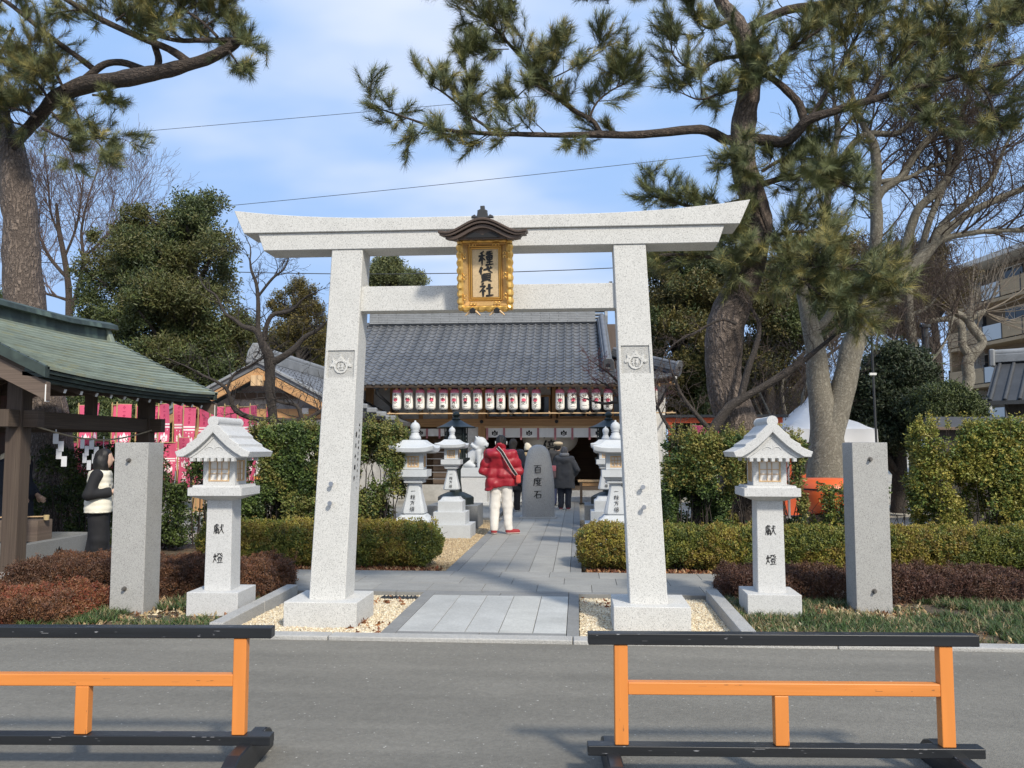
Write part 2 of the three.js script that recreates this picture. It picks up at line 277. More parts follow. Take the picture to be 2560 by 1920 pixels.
function barkMat(base, pale, seed, size, stretch, bump) {
  const n = 512, p = layers(n, [[Math.round(14 / stretch), 1, seed, 14], [Math.round(30 / stretch), 0.9, seed + 1, 30], [80, 0.4, seed + 2]]), f = layers(n, [[128, 1, seed + 3]]), ridge = (i) => 1 - Math.abs(p[i] - 0.5) * 3.2;
  return std({ roughness: 0.95, map: texture(n, size, (i) => { const k = clamp(1 - ridge(i) * 0.9), q = 0.7 + 0.6 * f[i]; return [0, 1, 2].map((c) => mix(base[c], pale[c], k) * q); }), bumpMap: texture(n, size, (i) => clamp(1 - ridge(i)), false), bumpScale: bump });
}
M.pineBark = barkMat([0.065, 0.05, 0.042], [0.21, 0.165, 0.135], 401, [1.1, 0.9], 1.8, 0.03);
M.pineBarkDark = barkMat([0.032, 0.025, 0.021], [0.10, 0.075, 0.058], 406, [0.8, 0.6], 1.8, 0.02);
M.greyBark = barkMat([0.145, 0.13, 0.102], [0.26, 0.24, 0.195], 411, [1.4, 0.9], 1.0, 0.006);
M.darkBark = barkMat([0.03, 0.025, 0.022], [0.085, 0.07, 0.06], 416, [0.5, 0.4], 1.5, 0.01);
M.twig = std({ color: lin(0.085, 0.062, 0.05), roughness: 0.9 });
M.twigDark = std({ color: lin(0.045, 0.036, 0.031), roughness: 0.9 });
M.twigPale = std({ color: lin(0.20, 0.165, 0.125), roughness: 0.9 });
M.leaf = new THREE.MeshPhysicalMaterial({ color: 0xffffff, roughness: 0.5, transmission: 0.22, thickness: 0, side: THREE.DoubleSide, ior: 1.4 });
M.needle = std({ color: 0xffffff, roughness: 0.6, side: THREE.DoubleSide });
M.litter = std({ color: 0xffffff, roughness: 0.9, side: THREE.DoubleSide });
M.pebble = std({ color: 0xffffff, roughness: 0.85 });
M.ink = std({ color: lin(0.012, 0.012, 0.013), roughness: 0.6 });
M.gold = std({ color: lin(0.78, 0.47, 0.13), roughness: 0.34, metalness: 0.7 });
M.goldField = std({ map: slabMap([0.64, 0.48, 0.28], 220), roughness: 0.5, metalness: 0.15 });
M.goldFlat = std({ map: slabMap([0.56, 0.36, 0.15], 224), roughness: 0.45, metalness: 0.45 });
M.brownBronze = std({ map: slabMap([0.10, 0.072, 0.058], 226), roughness: 0.55, metalness: 0.3 });
M.whitePaper = std({ color: lin(0.78, 0.77, 0.74), roughness: 0.9 });
M.vermilion = std({ map: slabMap([0.60, 0.10, 0.03], 229), roughness: 0.55 });
M.glassDark = new THREE.MeshPhysicalMaterial({ color: lin(0.02, 0.022, 0.025), roughness: 0.08 });

// ---------------------------------------------------------------- brush lettering: strokes on a 100 x 100 field, y down
const GLYPH = {
  '一': '8,52 50,48 92,50', '万': '8,18 92,16|46,18 40,55 10,92|44,44 76,42 70,82 56,88', '小': '50,8 50,88 38,80|26,34 10,66|72,30 92,62', '大': '8,36 92,34|50,6 46,50 8,92|48,42 66,70 94,92',
  '中': '18,26 20,62|18,26 82,24 78,60|20,60 80,58|50,4 50,96', '百': '8,14 92,12|50,14 36,34|22,36 24,92|22,36 78,34 78,94|24,62 76,60|24,90 76,88', '石': '8,16 92,14|48,16 34,48 6,76|34,52 36,92|34,52 84,50 80,90|36,88 80,86',
  '度': '50,2 52,14|12,18 92,16|16,18 14,60 4,94|24,36 90,34|42,26 42,54|70,26 70,54|42,52 70,52|28,66 80,64 60,84 26,96|36,68 60,86 94,96', '社': '26,6 32,16|10,26 44,24 8,62|30,46 30,94|36,50 46,60|50,42 92,40|70,14 70,86|48,88 96,86',
  '種': '38,6 12,18|4,34 46,32|26,16 26,94|26,40 6,68|28,44 46,62|54,14 92,8|50,24 96,22|58,36 58,62|58,36 90,34 88,62|58,49 88,48|58,62 88,61|74,12 74,90|54,76 94,74|48,92 98,90',
  '貸': '26,4 8,34|18,24 18,50|34,22 92,14|60,2 70,30 92,46|76,4 84,12|28,50 28,86|28,50 76,48 76,86|28,62 76,61|28,74 76,73|28,86 76,85|38,86 18,98|62,86 86,98',
  '獻': '26,2 26,14|26,8 46,8|10,16 54,14|12,16 12,60 4,92|12,28 48,26|28,22 28,38 48,38|18,46 48,44|22,54 22,94|22,54 50,52 50,94 44,92|34,56 34,76|28,64 44,64|26,78 48,78|34,78 34,92|58,34 98,30|76,6 74,50 54,92|76,40 84,70 98,92|86,10 94,20',
  '燈': '14,28 8,46|36,24 28,42|22,8 22,50 4,90|22,54 36,78|44,10 58,10 40,40|46,20 52,28|86,4 72,18|94,20 80,30|64,6 76,24 98,42|52,42 84,40|50,52 52,68|50,52 86,50 84,68|52,68 84,66|56,74 62,84|82,72 76,84|40,92 98,90',
  '粒': '8,22 16,38|40,18 32,36|4,46 48,44|26,6 26,94|26,50 6,76|28,52 44,66|70,6 74,20|52,30 96,28|60,44 66,74|86,40 76,82|48,90 98,88', '倍': '28,6 6,48|18,32 18,94|62,4 64,14|38,20 94,18|48,28 54,44|84,24 74,44|34,50 98,48|46,62 46,94|46,62 86,60 84,94|46,90 84,88',
  '林': '4,30 46,28|26,6 26,94|26,34 6,70|28,38 44,58|52,30 98,28|74,6 74,94|74,34 52,76|76,38 98,74', '村': '4,30 46,28|26,6 26,94|26,34 6,70|28,38 44,58|52,30 98,28|82,6 82,90 70,84|60,48 68,62', '本': '8,28 92,26|50,6 50,94|48,30 10,76|52,30 92,76|34,70 68,69', '田': '14,18 16,88|14,18 86,16 84,88|50,18 50,86|16,50 84,49|16,86 84,85',
  '川': '20,14 20,56 8,92|50,18 50,84|82,10 82,94', '井': '12,30 90,28|6,62 96,60|34,8 32,66 16,94|68,6 68,94', '青': '18,12 84,10|22,26 80,24|6,40 96,38|50,4 50,38|26,50 24,94|26,50 76,48 76,94 66,90|26,64 76,63|26,78 76,77', '空': '50,2 50,12|10,18 8,34|10,18 92,16 86,30|38,24 20,50|60,24 62,42 86,40|24,60 78,58|50,58 50,88|8,92 94,90',
  '武': '8,16 62,14|4,32 96,28|68,6 74,60 96,92|82,8 90,16|36,46 36,84|36,60 56,58|16,52 16,84|4,90 62,82', '生': '28,8 10,46|22,28 84,26|18,56 82,54|50,6 50,88|6,90 96,88', '美': '32,4 40,14|68,2 60,14|14,20 88,18|20,34 82,32|6,48 96,46|50,18 50,46|18,64 86,62|50,52 44,74 10,96|52,66 92,94', '岡': '12,14 12,94|12,14 88,12 88,92 76,88|34,26 40,36|66,24 60,36|24,44 76,42|50,44 50,76|30,56 30,78|70,54 70,78|30,78 70,77',
  '岩': '24,10 24,34|50,4 50,34|24,34 78,33|78,8 78,34|6,48 96,46|44,48 34,66 8,88|36,66 36,96|36,66 84,64 82,94|36,92 82,90', '太': '8,36 92,34|50,6 46,50 8,92|48,42 66,70 94,92|40,74 52,88', '克': '14,20 88,18|50,4 50,34|26,36 26,58|26,36 76,34 76,56|26,56 76,55|38,58 30,80 8,94|60,58 60,88 92,88 94,72', '道': '44,4 50,14|78,2 70,16|34,20 96,18|46,30 46,76|46,30 84,28 84,74|46,44 84,43|46,58 84,57|46,74 84,73|12,12 20,22|4,40 22,38 10,74|4,84 20,80 40,92 98,92',
  '文': '50,4 52,18|8,28 92,26|72,28 44,70 6,94|28,32 54,70 94,94', '善': '34,4 40,12|66,2 60,12|18,18 82,16|22,30 78,28|10,42 92,40|50,12 50,52|32,44 36,54|68,44 64,54|6,60 94,58|28,70 30,94|28,70 76,68 72,94|30,90 72,90', '弘': '8,16 46,14 44,36|12,38 44,36|12,38 10,60 46,58 42,90 28,86|74,8 54,76 86,72|80,52 94,86', '吉': '10,20 92,18|50,4 50,40|24,42 78,40|24,56 26,92|24,56 80,54 76,92|26,88 76,87', '子': '20,14 82,12 50,36|50,36 54,84 38,90|6,52 96,48', '谷': '36,6 12,36|64,4 90,34|50,26 36,48 4,66|52,30 70,48 98,62|30,64 32,96|30,64 74,62 70,96|32,92 70,91', '信': '28,6 6,48|18,32 18,94|56,6 62,14|38,24 96,22|46,38 86,36|46,50 86,48|48,64 50,94|48,64 86,62 82,94|50,90 82,89',
};
function strokes(ch) { return GLYPH[ch].split('|').map((s) => s.split(' ').map((p) => p.split(',').map(Number))); }
// flat brush strokes as solid slivers; text runs downwards, centred on x = 0, starting at y = 0; lies in the xy plane
function brushText(text, size, pitch, weight = 0.085, thick = 0.004, seed = 1, slant = 0.06) {
  const r = rng(seed * 77 + 5), out = [];
  [...text].forEach((ch, n) => {
    let lift = 0;
    for (const st of strokes(ch)) {
      const pts = [];
      for (let i = 0; i + 1 < st.length; i++) for (let k = 0; k < 5; k++) { const t = k / 5; pts.push([mix(st[i][0], st[i + 1][0], t), mix(st[i][1], st[i + 1][1], t)]); }
      pts.push(st[st.length - 1]);
      const L = [], R = [], N = pts.length, w0 = weight * size * (0.85 + 0.4 * r());
      pts.forEach((p, i) => {
        const a = pts[Math.max(0, i - 1)], b = pts[Math.min(N - 1, i + 1)], dx = b[0] - a[0], dy = b[1] - a[1], l = Math.hypot(dx, dy) || 1, t = i / (N - 1), w = w0 * (0.5 + 0.62 * Math.pow(1 - t, 0.8)) * (Math.abs(dy) > Math.abs(dx) ? 1.15 : 0.8) * 0.5 * (i === 0 || i === N - 1 ? 0.75 : 1);
        const y = p[1] - (p[0] - 50) * slant, X = (p[0] / 100 - 0.5) * size, Y = -(y / 100) * size - n * pitch;
        L.push([X - dy / l * w, Y - dx / l * w]); R.push([X + dy / l * w, Y + dx / l * w]);
      });
      const pos = []; lift += 0.00004;
      for (let i = 0; i + 1 < N; i++) for (const [z, f] of [[thick + lift, 0], [0, 1]]) { const q = [[...L[i], z], [...R[i], z], [...R[i + 1], z], [...L[i + 1], z]]; const o = f ? [0, 2, 1, 0, 3, 2] : [0, 1, 2, 0, 2, 3]; for (const k of o) pos.push(...q[k]); }
      for (let i = 0; i + 1 < N; i++) for (const [S, f] of [[L, 0], [R, 1]]) { const q = [[...S[i], 0], [...S[i + 1], 0], [...S[i + 1], thick + lift], [...S[i], thick + lift]]; const o = f ? [0, 1, 2, 0, 2, 3] : [0, 2, 1, 0, 3, 2]; for (const k of o) pos.push(...q[k]); }
      const g = new THREE.BufferGeometry(); g.setAttribute('position', new THREE.Float32BufferAttribute(pos, 3)); g.computeVertexNormals(); out.push(g);
    }
  });
  return join(out);
}
function inkStrokes(c, ch, x, y, s, w) { // the same characters on a printed sheet
  c.lineWidth = w; c.lineCap = 'round'; c.lineJoin = 'round';
  for (const st of strokes(ch)) { c.beginPath(); st.forEach(([a, b], i) => (i ? c.lineTo(x + a / 100 * s, y + b / 100 * s) : c.moveTo(x + a / 100 * s, y + b / 100 * s))); c.stroke(); }
}
function emblem(c, x, y, s, col, back) { // flaming jewel crest with a round centre
  c.save(); c.translate(x, y); c.scale(s, s); c.fillStyle = col; c.beginPath();
  c.moveTo(0, -1.0); c.bezierCurveTo(0.3, -0.55, 0.38, -0.5, 0.42, -0.25); c.bezierCurveTo(0.62, -0.4, 0.68, -0.52, 0.66, -0.7); c.bezierCurveTo(0.98, -0.3, 0.95, 0.1, 0.7, 0.32); c.lineTo(0.95, 0.26); c.bezierCurveTo(0.85, 0.5, 0.6, 0.58, 0.45, 0.5);
  c.bezierCurveTo(0.2, 0.9, -0.2, 0.9, -0.45, 0.5); c.bezierCurveTo(-0.6, 0.58, -0.85, 0.5, -0.95, 0.26); c.lineTo(-0.7, 0.32); c.bezierCurveTo(-0.95, 0.1, -0.98, -0.3, -0.66, -0.7); c.bezierCurveTo(-0.68, -0.52, -0.62, -0.4, -0.42, -0.25); c.bezierCurveTo(-0.38, -0.5, -0.3, -0.55, 0, -1.0); c.fill();
  c.fillStyle = back; c.beginPath(); c.arc(0, 0.22, 0.42, 0, 7); c.fill(); c.strokeStyle = col; inkStrokes(c, '種', -0.28, -0.06, 0.56, 0.07); c.restore();
}
function canvasMat(w, h, draw, o = {}) { const cv = document.createElement('canvas'); cv.width = w; cv.height = h; draw(cv.getContext('2d'), w, h); const t = new THREE.CanvasTexture(cv); t.colorSpace = THREE.SRGBColorSpace; return std({ map: t, roughness: 0.85, ...o }); }

// ---------------------------------------------------------------- ground, road, paths, gravel
function sheet(x0, x1, z0, z1, y, nx = 1, nz = 1, hgt) { // flat sheet, uv in metres
  const g = new THREE.PlaneGeometry(x1 - x0, z1 - z0, nx, nz).rotateX(-Math.PI / 2).translate((x0 + x1) / 2, y, (z0 + z1) / 2), p = g.attributes.position, uv = g.attributes.uv;
  for (let i = 0; i < p.count; i++) { if (hgt) p.setY(i, y + hgt(p.getX(i), p.getZ(i))); uv.setXY(i, p.getX(i), p.getZ(i)); }
  if (hgt) g.computeVertexNormals();
  return g;
}
struct('ground', sheet(-420, 420, -420, 60, -0.06), M.sand);
struct('road', sheet(-60, 60, -6.72, 60, 0, 60, 40), M.asphalt);
{ // pale concrete strip along the road, in lengths
  const r = rng(3); let x = -14;
  const strip = new THREE.Group(); strip.name = 'road_edging'; strip.userData.kind = 'structure'; scene.add(strip);
  while (x < 14) { const l = 1.9 + r() * 0.2; part('kerb_stone', triUV(bx(l - 0.006, 0.16, 0.155 + 0.012 * r(), x + l / 2, -0.052 + 0.006 * r(), -6.80, 0.012), 1, [r() * 3, r()]), M.concrete, strip); x += l; }
}
const pathway = new THREE.Group(); pathway.name = 'path'; pathway.userData.kind = 'structure'; scene.add(pathway);
{
  const r = rng(21);
  const slab = (x0, x1, z0, z1, m, name = 'paving_slab', gap = 0.005) => { const h = (r() - 0.5) * 0.003; part(name, triUV(bx(x1 - x0 - gap, 0.07, z0 - z1 - gap, (x0 + x1) / 2, -0.012 + h, (z0 + z1) / 2, 0.003), 1, [r() * 2, r() * 2]), Array.isArray(m) ? m[(r() * m.length) | 0] : m, pathway); };
  // front stretch between the gate posts
  const xi = [-1.48, -1.2, -0.925, -0.65, -0.372, -0.1];
  for (let i = 0; i < 5; i++) slab(xi[i], xi[i + 1], -7.0, -8.74, M.slabPale);
  for (const [a, b] of [[-6.885, -7.6], [-7.6, -8.3], [-8.3, -8.9]]) { slab(-1.605, -1.48, a, b, M.slabEdge, 'border_slab'); slab(-0.1, 0.005, a, b, M.slabEdge, 'border_slab'); }
  for (const [a, b] of [[-1.48, -0.8], [-0.8, -0.1]]) { slab(a, b, -6.885, -7.0, M.slabEdge, 'border_slab'); slab(a, b, -8.74, -8.9, M.slabEdge, 'border_slab'); }
  // path across
  let x = -7.3; while (x < 6.2) { const l = 0.9; slab(x, Math.min(x + l, 6.2), -8.9, -9.02, M.slabEdge, 'border_slab'); x += l; }
  [[-9.02, -9.5, 0.1], [-9.5, -9.98, 0.38], [-9.98, -10.44, 0.2]].forEach(([a, b, o]) => { let q = -7.5 + o; while (q < 6.2) { const l = 0.58; slab(q, q + l, a, b, M.slabGrey, 'paving_slab', 0.0045); q += l; } });
  // long stretch to the hall
  const xr = [-1.47, -1.18, -0.89, -0.6, -0.31, -0.1];
  for (let i = 0; i < 5; i++) { let z = -10.44, k = 0; while (z > -24.3) { const l = (k++ === 0 && i % 2) ? 1.5 : 2.9; slab(xr[i], xr[i + 1], z, Math.max(z - l, -24.4), M.slabGrey); z -= l; } }
  for (const [a, b] of [[-1.62, -1.47], [-0.1, 0.04]]) for (let z = -10.44; z > -24; z -= 1.0) slab(a, b, z, z - 1.0, M.slabEdge, 'border_slab');
  // forecourt before the hall
  for (let z = -18.6; z > -24.4; z -= 0.97) for (let q = -6.4; q < 4.6; q += 0.92) if (q + 0.92 < -1.63 || q > 0.05) slab(q, q + 0.92, z, z - 0.97, M.slabGrey);
}
// granite edging of the two gravel beds
for (const [x, lab] of [[-2.985, 'left'], [1.335, 'right']]) {
  const e = thing('granite_edging', lab === 'left' ? 'low granite kerb between gravel bed and the lantern by the pavilion' : 'low granite kerb between gravel bed and the lantern by the pine', 'kerb', [x, 0, -7.95], lab === 'left' ? 0.02 : -0.01, 'granite kerbs of the gravel beds');
  for (const [a, b] of [[1.05, 0.06], [0.06, -0.95]]) part('kerb_block', triUV(bx(0.12, 0.16, a - b - 0.006, 0, 0.005, (a + b) / 2, 0.008)), M.granitePost, e);
}
// gravel
const pebbleGeo = [1, 2, 3].map((s) => { const g = new THREE.IcosahedronGeometry(1, 0), p = g.attributes.position; for (let i = 0; i < p.count; i++) { const x = p.getX(i), y = p.getY(i), z = p.getZ(i), k = 0.75 + 0.5 * noise3(x * 1.3 + s * 9, y * 1.3, z * 1.3); p.setXYZ(i, x * k, y * k * 0.65, z * k); } g.computeVertexNormals(); return g; });
function gravel(label, spans, perM2, size, tones, seed, y = -0.03) {
  const r = rng(seed), g = new THREE.Group(); g.name = numbered('gravel_bed'); g.userData.kind = 'stuff'; tag(g, label, 'gravel'); scene.add(g);
  const lists = [[], [], []], cols = [[], [], []];
  for (const [x0, x1, z0, z1] of spans) {
    part('gravel_base', sheet(x0, x1, z1, z0, y - 0.006), M.sand, g);
    const n = Math.round((x1 - x0) * (z0 - z1) * perM2);
    for (let i = 0; i < n; i++) {
      const k = (r() * 3) | 0, x = mix(x0, x1, r()), z = mix(z0, z1, r()), s = size * (0.6 + 0.8 * r() * r()), h = 0.012 * noise3(x * 5, z * 5, seed);
      lists[k].push(place(x, y + h + s * 0.3, z, r() * 6, r() * 6, r() * 6, s)); const t = tones[(r() * tones.length) | 0], q = 0.75 + 0.4 * r(); cols[k].push(t.map((v) => v * q));
    }
  }
  lists.forEach((l, k) => scatter('pebbles', pebbleGeo[k], M.pebble, l, cols[k], g));
  return g;
}
const CREAM = [[0.66, 0.56, 0.39], [0.72, 0.64, 0.47], [0.58, 0.47, 0.31], [0.7, 0.65, 0.53], [0.42, 0.33, 0.23]];
gravel('cream pea gravel around the foot of the gate post nearer the wooden water pavilion', [[-2.92, -1.61, -6.88, -8.9]], 9000, 0.0095, CREAM, 31);
gravel('cream pea gravel around the foot of the gate post nearer the lantern by the big pine', [[0.01, 1.27, -6.88, -8.9]], 9000, 0.0095, CREAM, 32);
gravel('brownish gravel strip between the long path and the stone lanterns', [[-2.35, -1.63, -10.5, -18.5], [0.05, 0.75, -10.9, -18.5]], 4200, 0.012, [[0.5, 0.38, 0.22], [0.42, 0.31, 0.18], [0.56, 0.46, 0.3], [0.3, 0.22, 0.14]], 33);
// planting beds: dark soil under shrubs and grass
const bump2 = (x, z) => 0.05 * fbm3(x * 1.1, z * 1.1, 4.2, 3) - 0.02;
struct('planting_bed', sheet(-13, -3.05, -10.4, -6.88, -0.012, 60, 24, bump2), M.soil);
struct('planting_bed', sheet(1.4, 13, -10.4, -6.88, -0.012, 60, 24, bump2), M.soil);
struct('planting_bed', sheet(-13, -1.7, -13.6, -10.46, -0.035, 60, 20, bump2), M.soil);
struct('planting_bed', sheet(0.08, 13, -13.6, -10.46, -0.035, 60, 20, bump2), M.soil);
{ // flat iron drain cover in the gravel
  const d = thing('drain_grate', 'short dark metal strip lying in the cream gravel by the path', 'drain', [-1.83, -0.02, -8.75]);
  part('frame', triUV(bx(0.38, 0.03, 0.1, 0, 0, 0, 0.004)), M.iron, d);
  for (let i = 0; i < 9; i++) part('bar', bx(0.012, 0.012, 0.07, -0.16 + i * 0.04, 0.021, 0, 0.002), M.iron, d);
}

// ---------------------------------------------------------------- the stone gate
const CX = -0.8;
const crestOutline = () => { const h = [[0, 1.0], [0.13, 0.74], [0.3, 0.52], [0.44, 0.36], [0.6, 0.48], [0.72, 0.72], [0.8, 0.5], [0.74, 0.3], [0.82, 0.14], [1.0, 0.06], [0.98, -0.16], [0.8, -0.2], [0.66, -0.1], [0.58, -0.4], [0.36, -0.66], [0, -0.76]]; return [...h, ...h.slice(1, -1).reverse().map(([x, y]) => [-x, y])].reverse(); };
const circle = (r, n = 20, cy = 0) => Array.from({ length: n }, (_, i) => [Math.cos(-i / n * 6.2832) * r, Math.sin(-i / n * 6.2832) * r + cy]);
{
  const gate = thing('stone_gate', 'pale speckled granite shrine gate with gently curved top beam and gold framed plaque', 'gate', [CX, 0, -7.58]);
  for (const s of [-1, 1]) part('base_block', triUV(bx(0.64, 0.25, 0.62, s * 1.41, 0.07, 0.0, 0.008)), M.granite, gate);
  const off = (y) => mix(1.395, 1.265, (y - 0.19) / 3.1), half = (y) => mix(0.16, 0.142, (y - 0.19) / 3.1);
  for (const s of [-1, 1]) {
    const c = 0.006, ring = (y, inset = 0) => { const w = half(y) - inset, d = w, ox = s * off(y); return [[w - c, d], [w, d - c], [w, -d + c], [w - c, -d], [-w + c, -d], [-w, -d + c], [-w, d - c], [-w + c, d]].map(([x, z]) => [x + ox, y, z]); };
    // crest panel: the shaft is cut back there, two side strips remain
    const y0 = s < 0 ? 2.14 : 2.16, y1 = y0 + 0.245, hw = (y0 + y1) / 2;
    const low = loft([ring(0.18), ring(y0)], { crease: 0.3 }), high = loft([ring(y1), ring(3.3)], { crease: 0.3 });
    const cut = 0.014, midRing = (y) => { const w = half(y), d = w, ox = s * off(y), m = 0.025; return [[w, d - c], [w, -d + c], [w - c, -d], [-w + c, -d], [-w, -d + c], [-w, d - c], [-w + c, d], [-w + m, d], [-w + m, d - cut], [w - m, d - cut], [w - m, d], [w - c, d]].map(([x, z]) => [x + ox, y, z]); };
    const mid = loft([midRing(y0), midRing(y1)], { crease: 0.3, caps: false });
    const shaft = part('pillar', triUV(join([low, mid, high])), M.granite, gate);
    const pan = part('crest_panel', triUV(bx(2 * half(hw) - 0.056, y1 - y0 - 0.002, 0.012, s * off(hw), hw, half(hw) - cut - 0.004, 0)), M.graniteRough, shaft);
    // relief crest
    const k = 0.098, g = [];
    g.push(extrude(crestOutline().map(([x, y]) => [x * k, y * k]), 0.010, 0.002, [circle(k * 0.46, 22, -0.12 * k).reverse()]));
    for (const [dx, dy] of [[0, 0.62], [0.52, 0.26], [-0.52, 0.26], [0.8, -0.06], [-0.8, -0.06]]) g.push(new THREE.CylinderGeometry(0.005, 0.006, 0.008, 8).rotateX(Math.PI / 2).translate(dx * k, dy * k, 0.006));
    g.push(brushText('種', 0.072, 0, 0.13, 0.006, 3, 0).translate(0, 0.026, -0.004));
    part('crest', triUV(join(g).translate(s * off(hw), hw - 0.012, half(hw) - cut + 0.007)), M.granite, shaft);
    for (const y of s < 0 ? [1.2, 1.03] : [1.18, 1.01]) { // steel studs that hold the sacred rope
      const b = join([new THREE.CylinderGeometry(0.012, 0.012, 0.05, 14).rotateX(Math.PI / 2).translate(0, 0, 0.02), new THREE.CylinderGeometry(0.02, 0.02, 0.012, 18).rotateX(Math.PI / 2).translate(0, 0, 0.048)]);
      part('steel_stud', b.translate(s * off(y) + (s < 0 ? -0.01 : 0.0), y, half(y)), M.metal, shaft);
    }
    if (s < 0) for (const [txt, y, z, sz, p] of [['谷大小岡村', 1.66, 0.05, 0.052, 0.098], ['本中岩井田生林文川小一大', 1.74, -0.045, 0.032, 0.052]]) {
      const t = brushText(txt, sz, p, 0.1, 0.0025, 9).rotateY(Math.PI / 2).rotateZ(-0.042);
      part('inscription', t.translate(-off(y) + half(y) + 0.0015, y, z), M.ink, shaft);
    }
  }
  const bevelBox = (out, d, z) => triUV(extrude(out, d, 0.004).translate(0, 0, z));
  part('lower_lintel', bevelBox([[-2.035, 3.302], [2.035, 3.302], [2.09, 3.458], [-2.09, 3.458]], 0.31, 0.0), M.granite, gate);
  const top = [], N = 28; for (let i = 0; i <= N; i++) { const x = mix(2.31, -2.31, i / N), a = Math.abs(x) / 2.31; top.push([x, 3.575 + 0.095 * Math.pow(clamp((a - 0.28) / 0.72), 2.3)]); }
  part('top_beam', bevelBox([[-2.215, 3.459], [2.215, 3.459], ...top], 0.36, 0.0), M.granite, gate);
  part('tie_beam', triUV(bx(2 * 1.285 - 0.284 + 0.01, 0.225, 0.17, 0, 2.855, 0.02, 0.005)), M.granite, gate);
  for (const s of [-1, 1]) part('wedge', triUV(bx(0.03, 0.02, 0.11, s * 1.1, 2.978, 0.02, 0.003)), M.granitePost, gate);
}
{ // name plaque, leaning forward under its own little roof
  const p = thing('name_plaque', 'gold framed shrine name plaque with black brush lettering under a small curved roof', 'plaque', [CX + 0.008, 2.71, -7.335]);
  const t = new THREE.Group(); t.name = 'panel'; t.rotation.x = 0.17; p.add(t);
  const W = 0.236, H = 0.63, fw = 0.117, f0 = 0.115, f1 = 0.535, rect = (w, a, b) => [[-w, a], [w, a], [w, b], [-w, b]], hole = (w, a, b) => [[-w, a], [-w, b], [w, b], [w, a]];
  part('back_board', grainUV(bx(2 * W, H, 0.03, 0, H / 2, -0.02), 1), M.goldFlat, t);
  part('name_field', triUV(bx(2 * fw - 0.01, f1 - f0 - 0.01, 0.014, 0, (f0 + f1) / 2, 0.0, 0)), M.goldField, t);
  part('lettering', brushText('種貸社', 0.138, 0.136, 0.135, 0.004, 4, 0.08).translate(0.006, f1 - 0.012, 0.0075), M.ink, t);
  for (const [a, b, z] of [[0, 0.011, 0.008], [0.017, 0.026, 0.013]]) part('moulding', triUV(extrude(rect(fw + b, f0 - b, f1 + b), 0.016, 0.003, [hole(fw + a, f0 - a, f1 + a)]).translate(0, 0, z)), M.gold, t);
  { const A = rect(fw + 0.026, f0 - 0.026, f1 + 0.026), B = rect(W - 0.045, 0.05, H - 0.055), mk = (z, q) => q.map(([x, y]) => [x, y, z]); part('splayed_border', triUV(loft([mk(0.006, A), mk(0.052, B), mk(0.058, rect(W - 0.04, 0.045, H - 0.05)), mk(0.0, rect(W - 0.02, 0.02, H - 0.02))], { caps: false, crease: 0.2 })), M.goldFlat, t); }
  { // fluted outer rim: shells fanning round the edge, and small scrolls
    const rimPts = [], per = [[-W, 0.0], [W, 0.0], [W, H], [-W, H]], seg = [0.045, 0.043], rings = [];
    const path = []; for (let e = 0; e < 4; e++) { const A = per[e], B = per[(e + 1) % 4], n = e % 2 ? 60 : 44; for (let i = 0; i < n; i++) path.push([mix(A[0], B[0], i / n), mix(A[1], B[1], i / n), e, i / n]); }
    const flute = (e, t) => { const k = e % 2 ? 9.5 : 7, u = (Math.abs(t - 0.5) * 2 * k / 2) % 1; return u; };
    const R = path.map(([x, y, e, t]) => { const u = flute(e, t), out = 0.012 * Math.sin(u * Math.PI), zz = 0.014 * (u < 0.75 ? u / 0.75 : (1 - u) / 0.25), cx = 0, ins = 0.05, ix = clamp(x, -W + ins, W - ins), iy = clamp(y, ins, H - ins), dx = x - ix, dy = y - iy, l = Math.hypot(dx, dy) || 1, px = (k) => [ix + dx / l * k, iy + dy / l * k]; return [[...px(0.002), 0.052], [...px(0.018), 0.062 + zz * 0.6], [...px(0.036 + out * 0.4), 0.058 + zz], [...px(0.05 + out), 0.036 + zz * 0.6], [...px(0.048 + out), 0.0], [...px(0.01), -0.02]]; });
    const prof_ = R[0].length, lo = []; for (let k = 0; k < prof_; k++) lo.push(R.map((q) => q[k]));
    const rim = part('scalloped_rim', triUV(loft(lo.reverse(), { caps: false, crease: 0.5 })), M.gold, t), curls = [];
    const curl = (x, y, m) => curls.push(new THREE.TorusGeometry(0.012, 0.0045, 6, 14, 4.6).rotateZ(m > 0 ? -0.8 : 2.2).translate(x, y, 0.062));
    for (const s of [-1, 1]) { for (const y of [0.12, 0.3, 0.475]) { curl(s * (W - 0.062), y + 0.017, s); curl(s * (W - 0.062), y - 0.015, s); } for (const x of [0.085, 0.115]) { curl(s * x, H - 0.065, s); curl(s * (x + 0.004), 0.064, s); } }
    part('scroll', join(curls), M.gold, rim);
  }
  // the small roof
  const roof = new THREE.Group(); roof.name = 'plaque_roof'; roof.position.set(0.0, 0.635, 0.10); t.add(roof);
  const prof = (h, k, up) => { const o = []; for (let i = 0; i <= 24; i++) { const x = mix(-0.375, 0.375, i / 24) * k, a = Math.abs(x) / (0.375 * k); o.push([x, up + h * (0.5 + 0.5 * Math.cos(Math.min(1, a * 1.12) * Math.PI)) + 0.012 * smooth(0.75, 1, a)]); } return o; };
  const band = (h, k, up, th) => { const a = prof(h, k, up); return [...a.map(([x, y]) => [x, y - th]), ...a.reverse()]; };
  part('roof_shell', triUV(extrude(band(0.115, 1, 0.035, 0.022), 0.26, 0.004)), M.brownBronze, roof);
  part('roof_edge', triUV(extrude(band(0.108, 0.97, 0.014, 0.02), 0.24, 0.003)), M.brownBronze, roof);
  part('gable_board', triUV(extrude([...band(0.1, 0.84, -0.005, 0.032)], 0.20, 0.003)), M.brownBronze, roof);
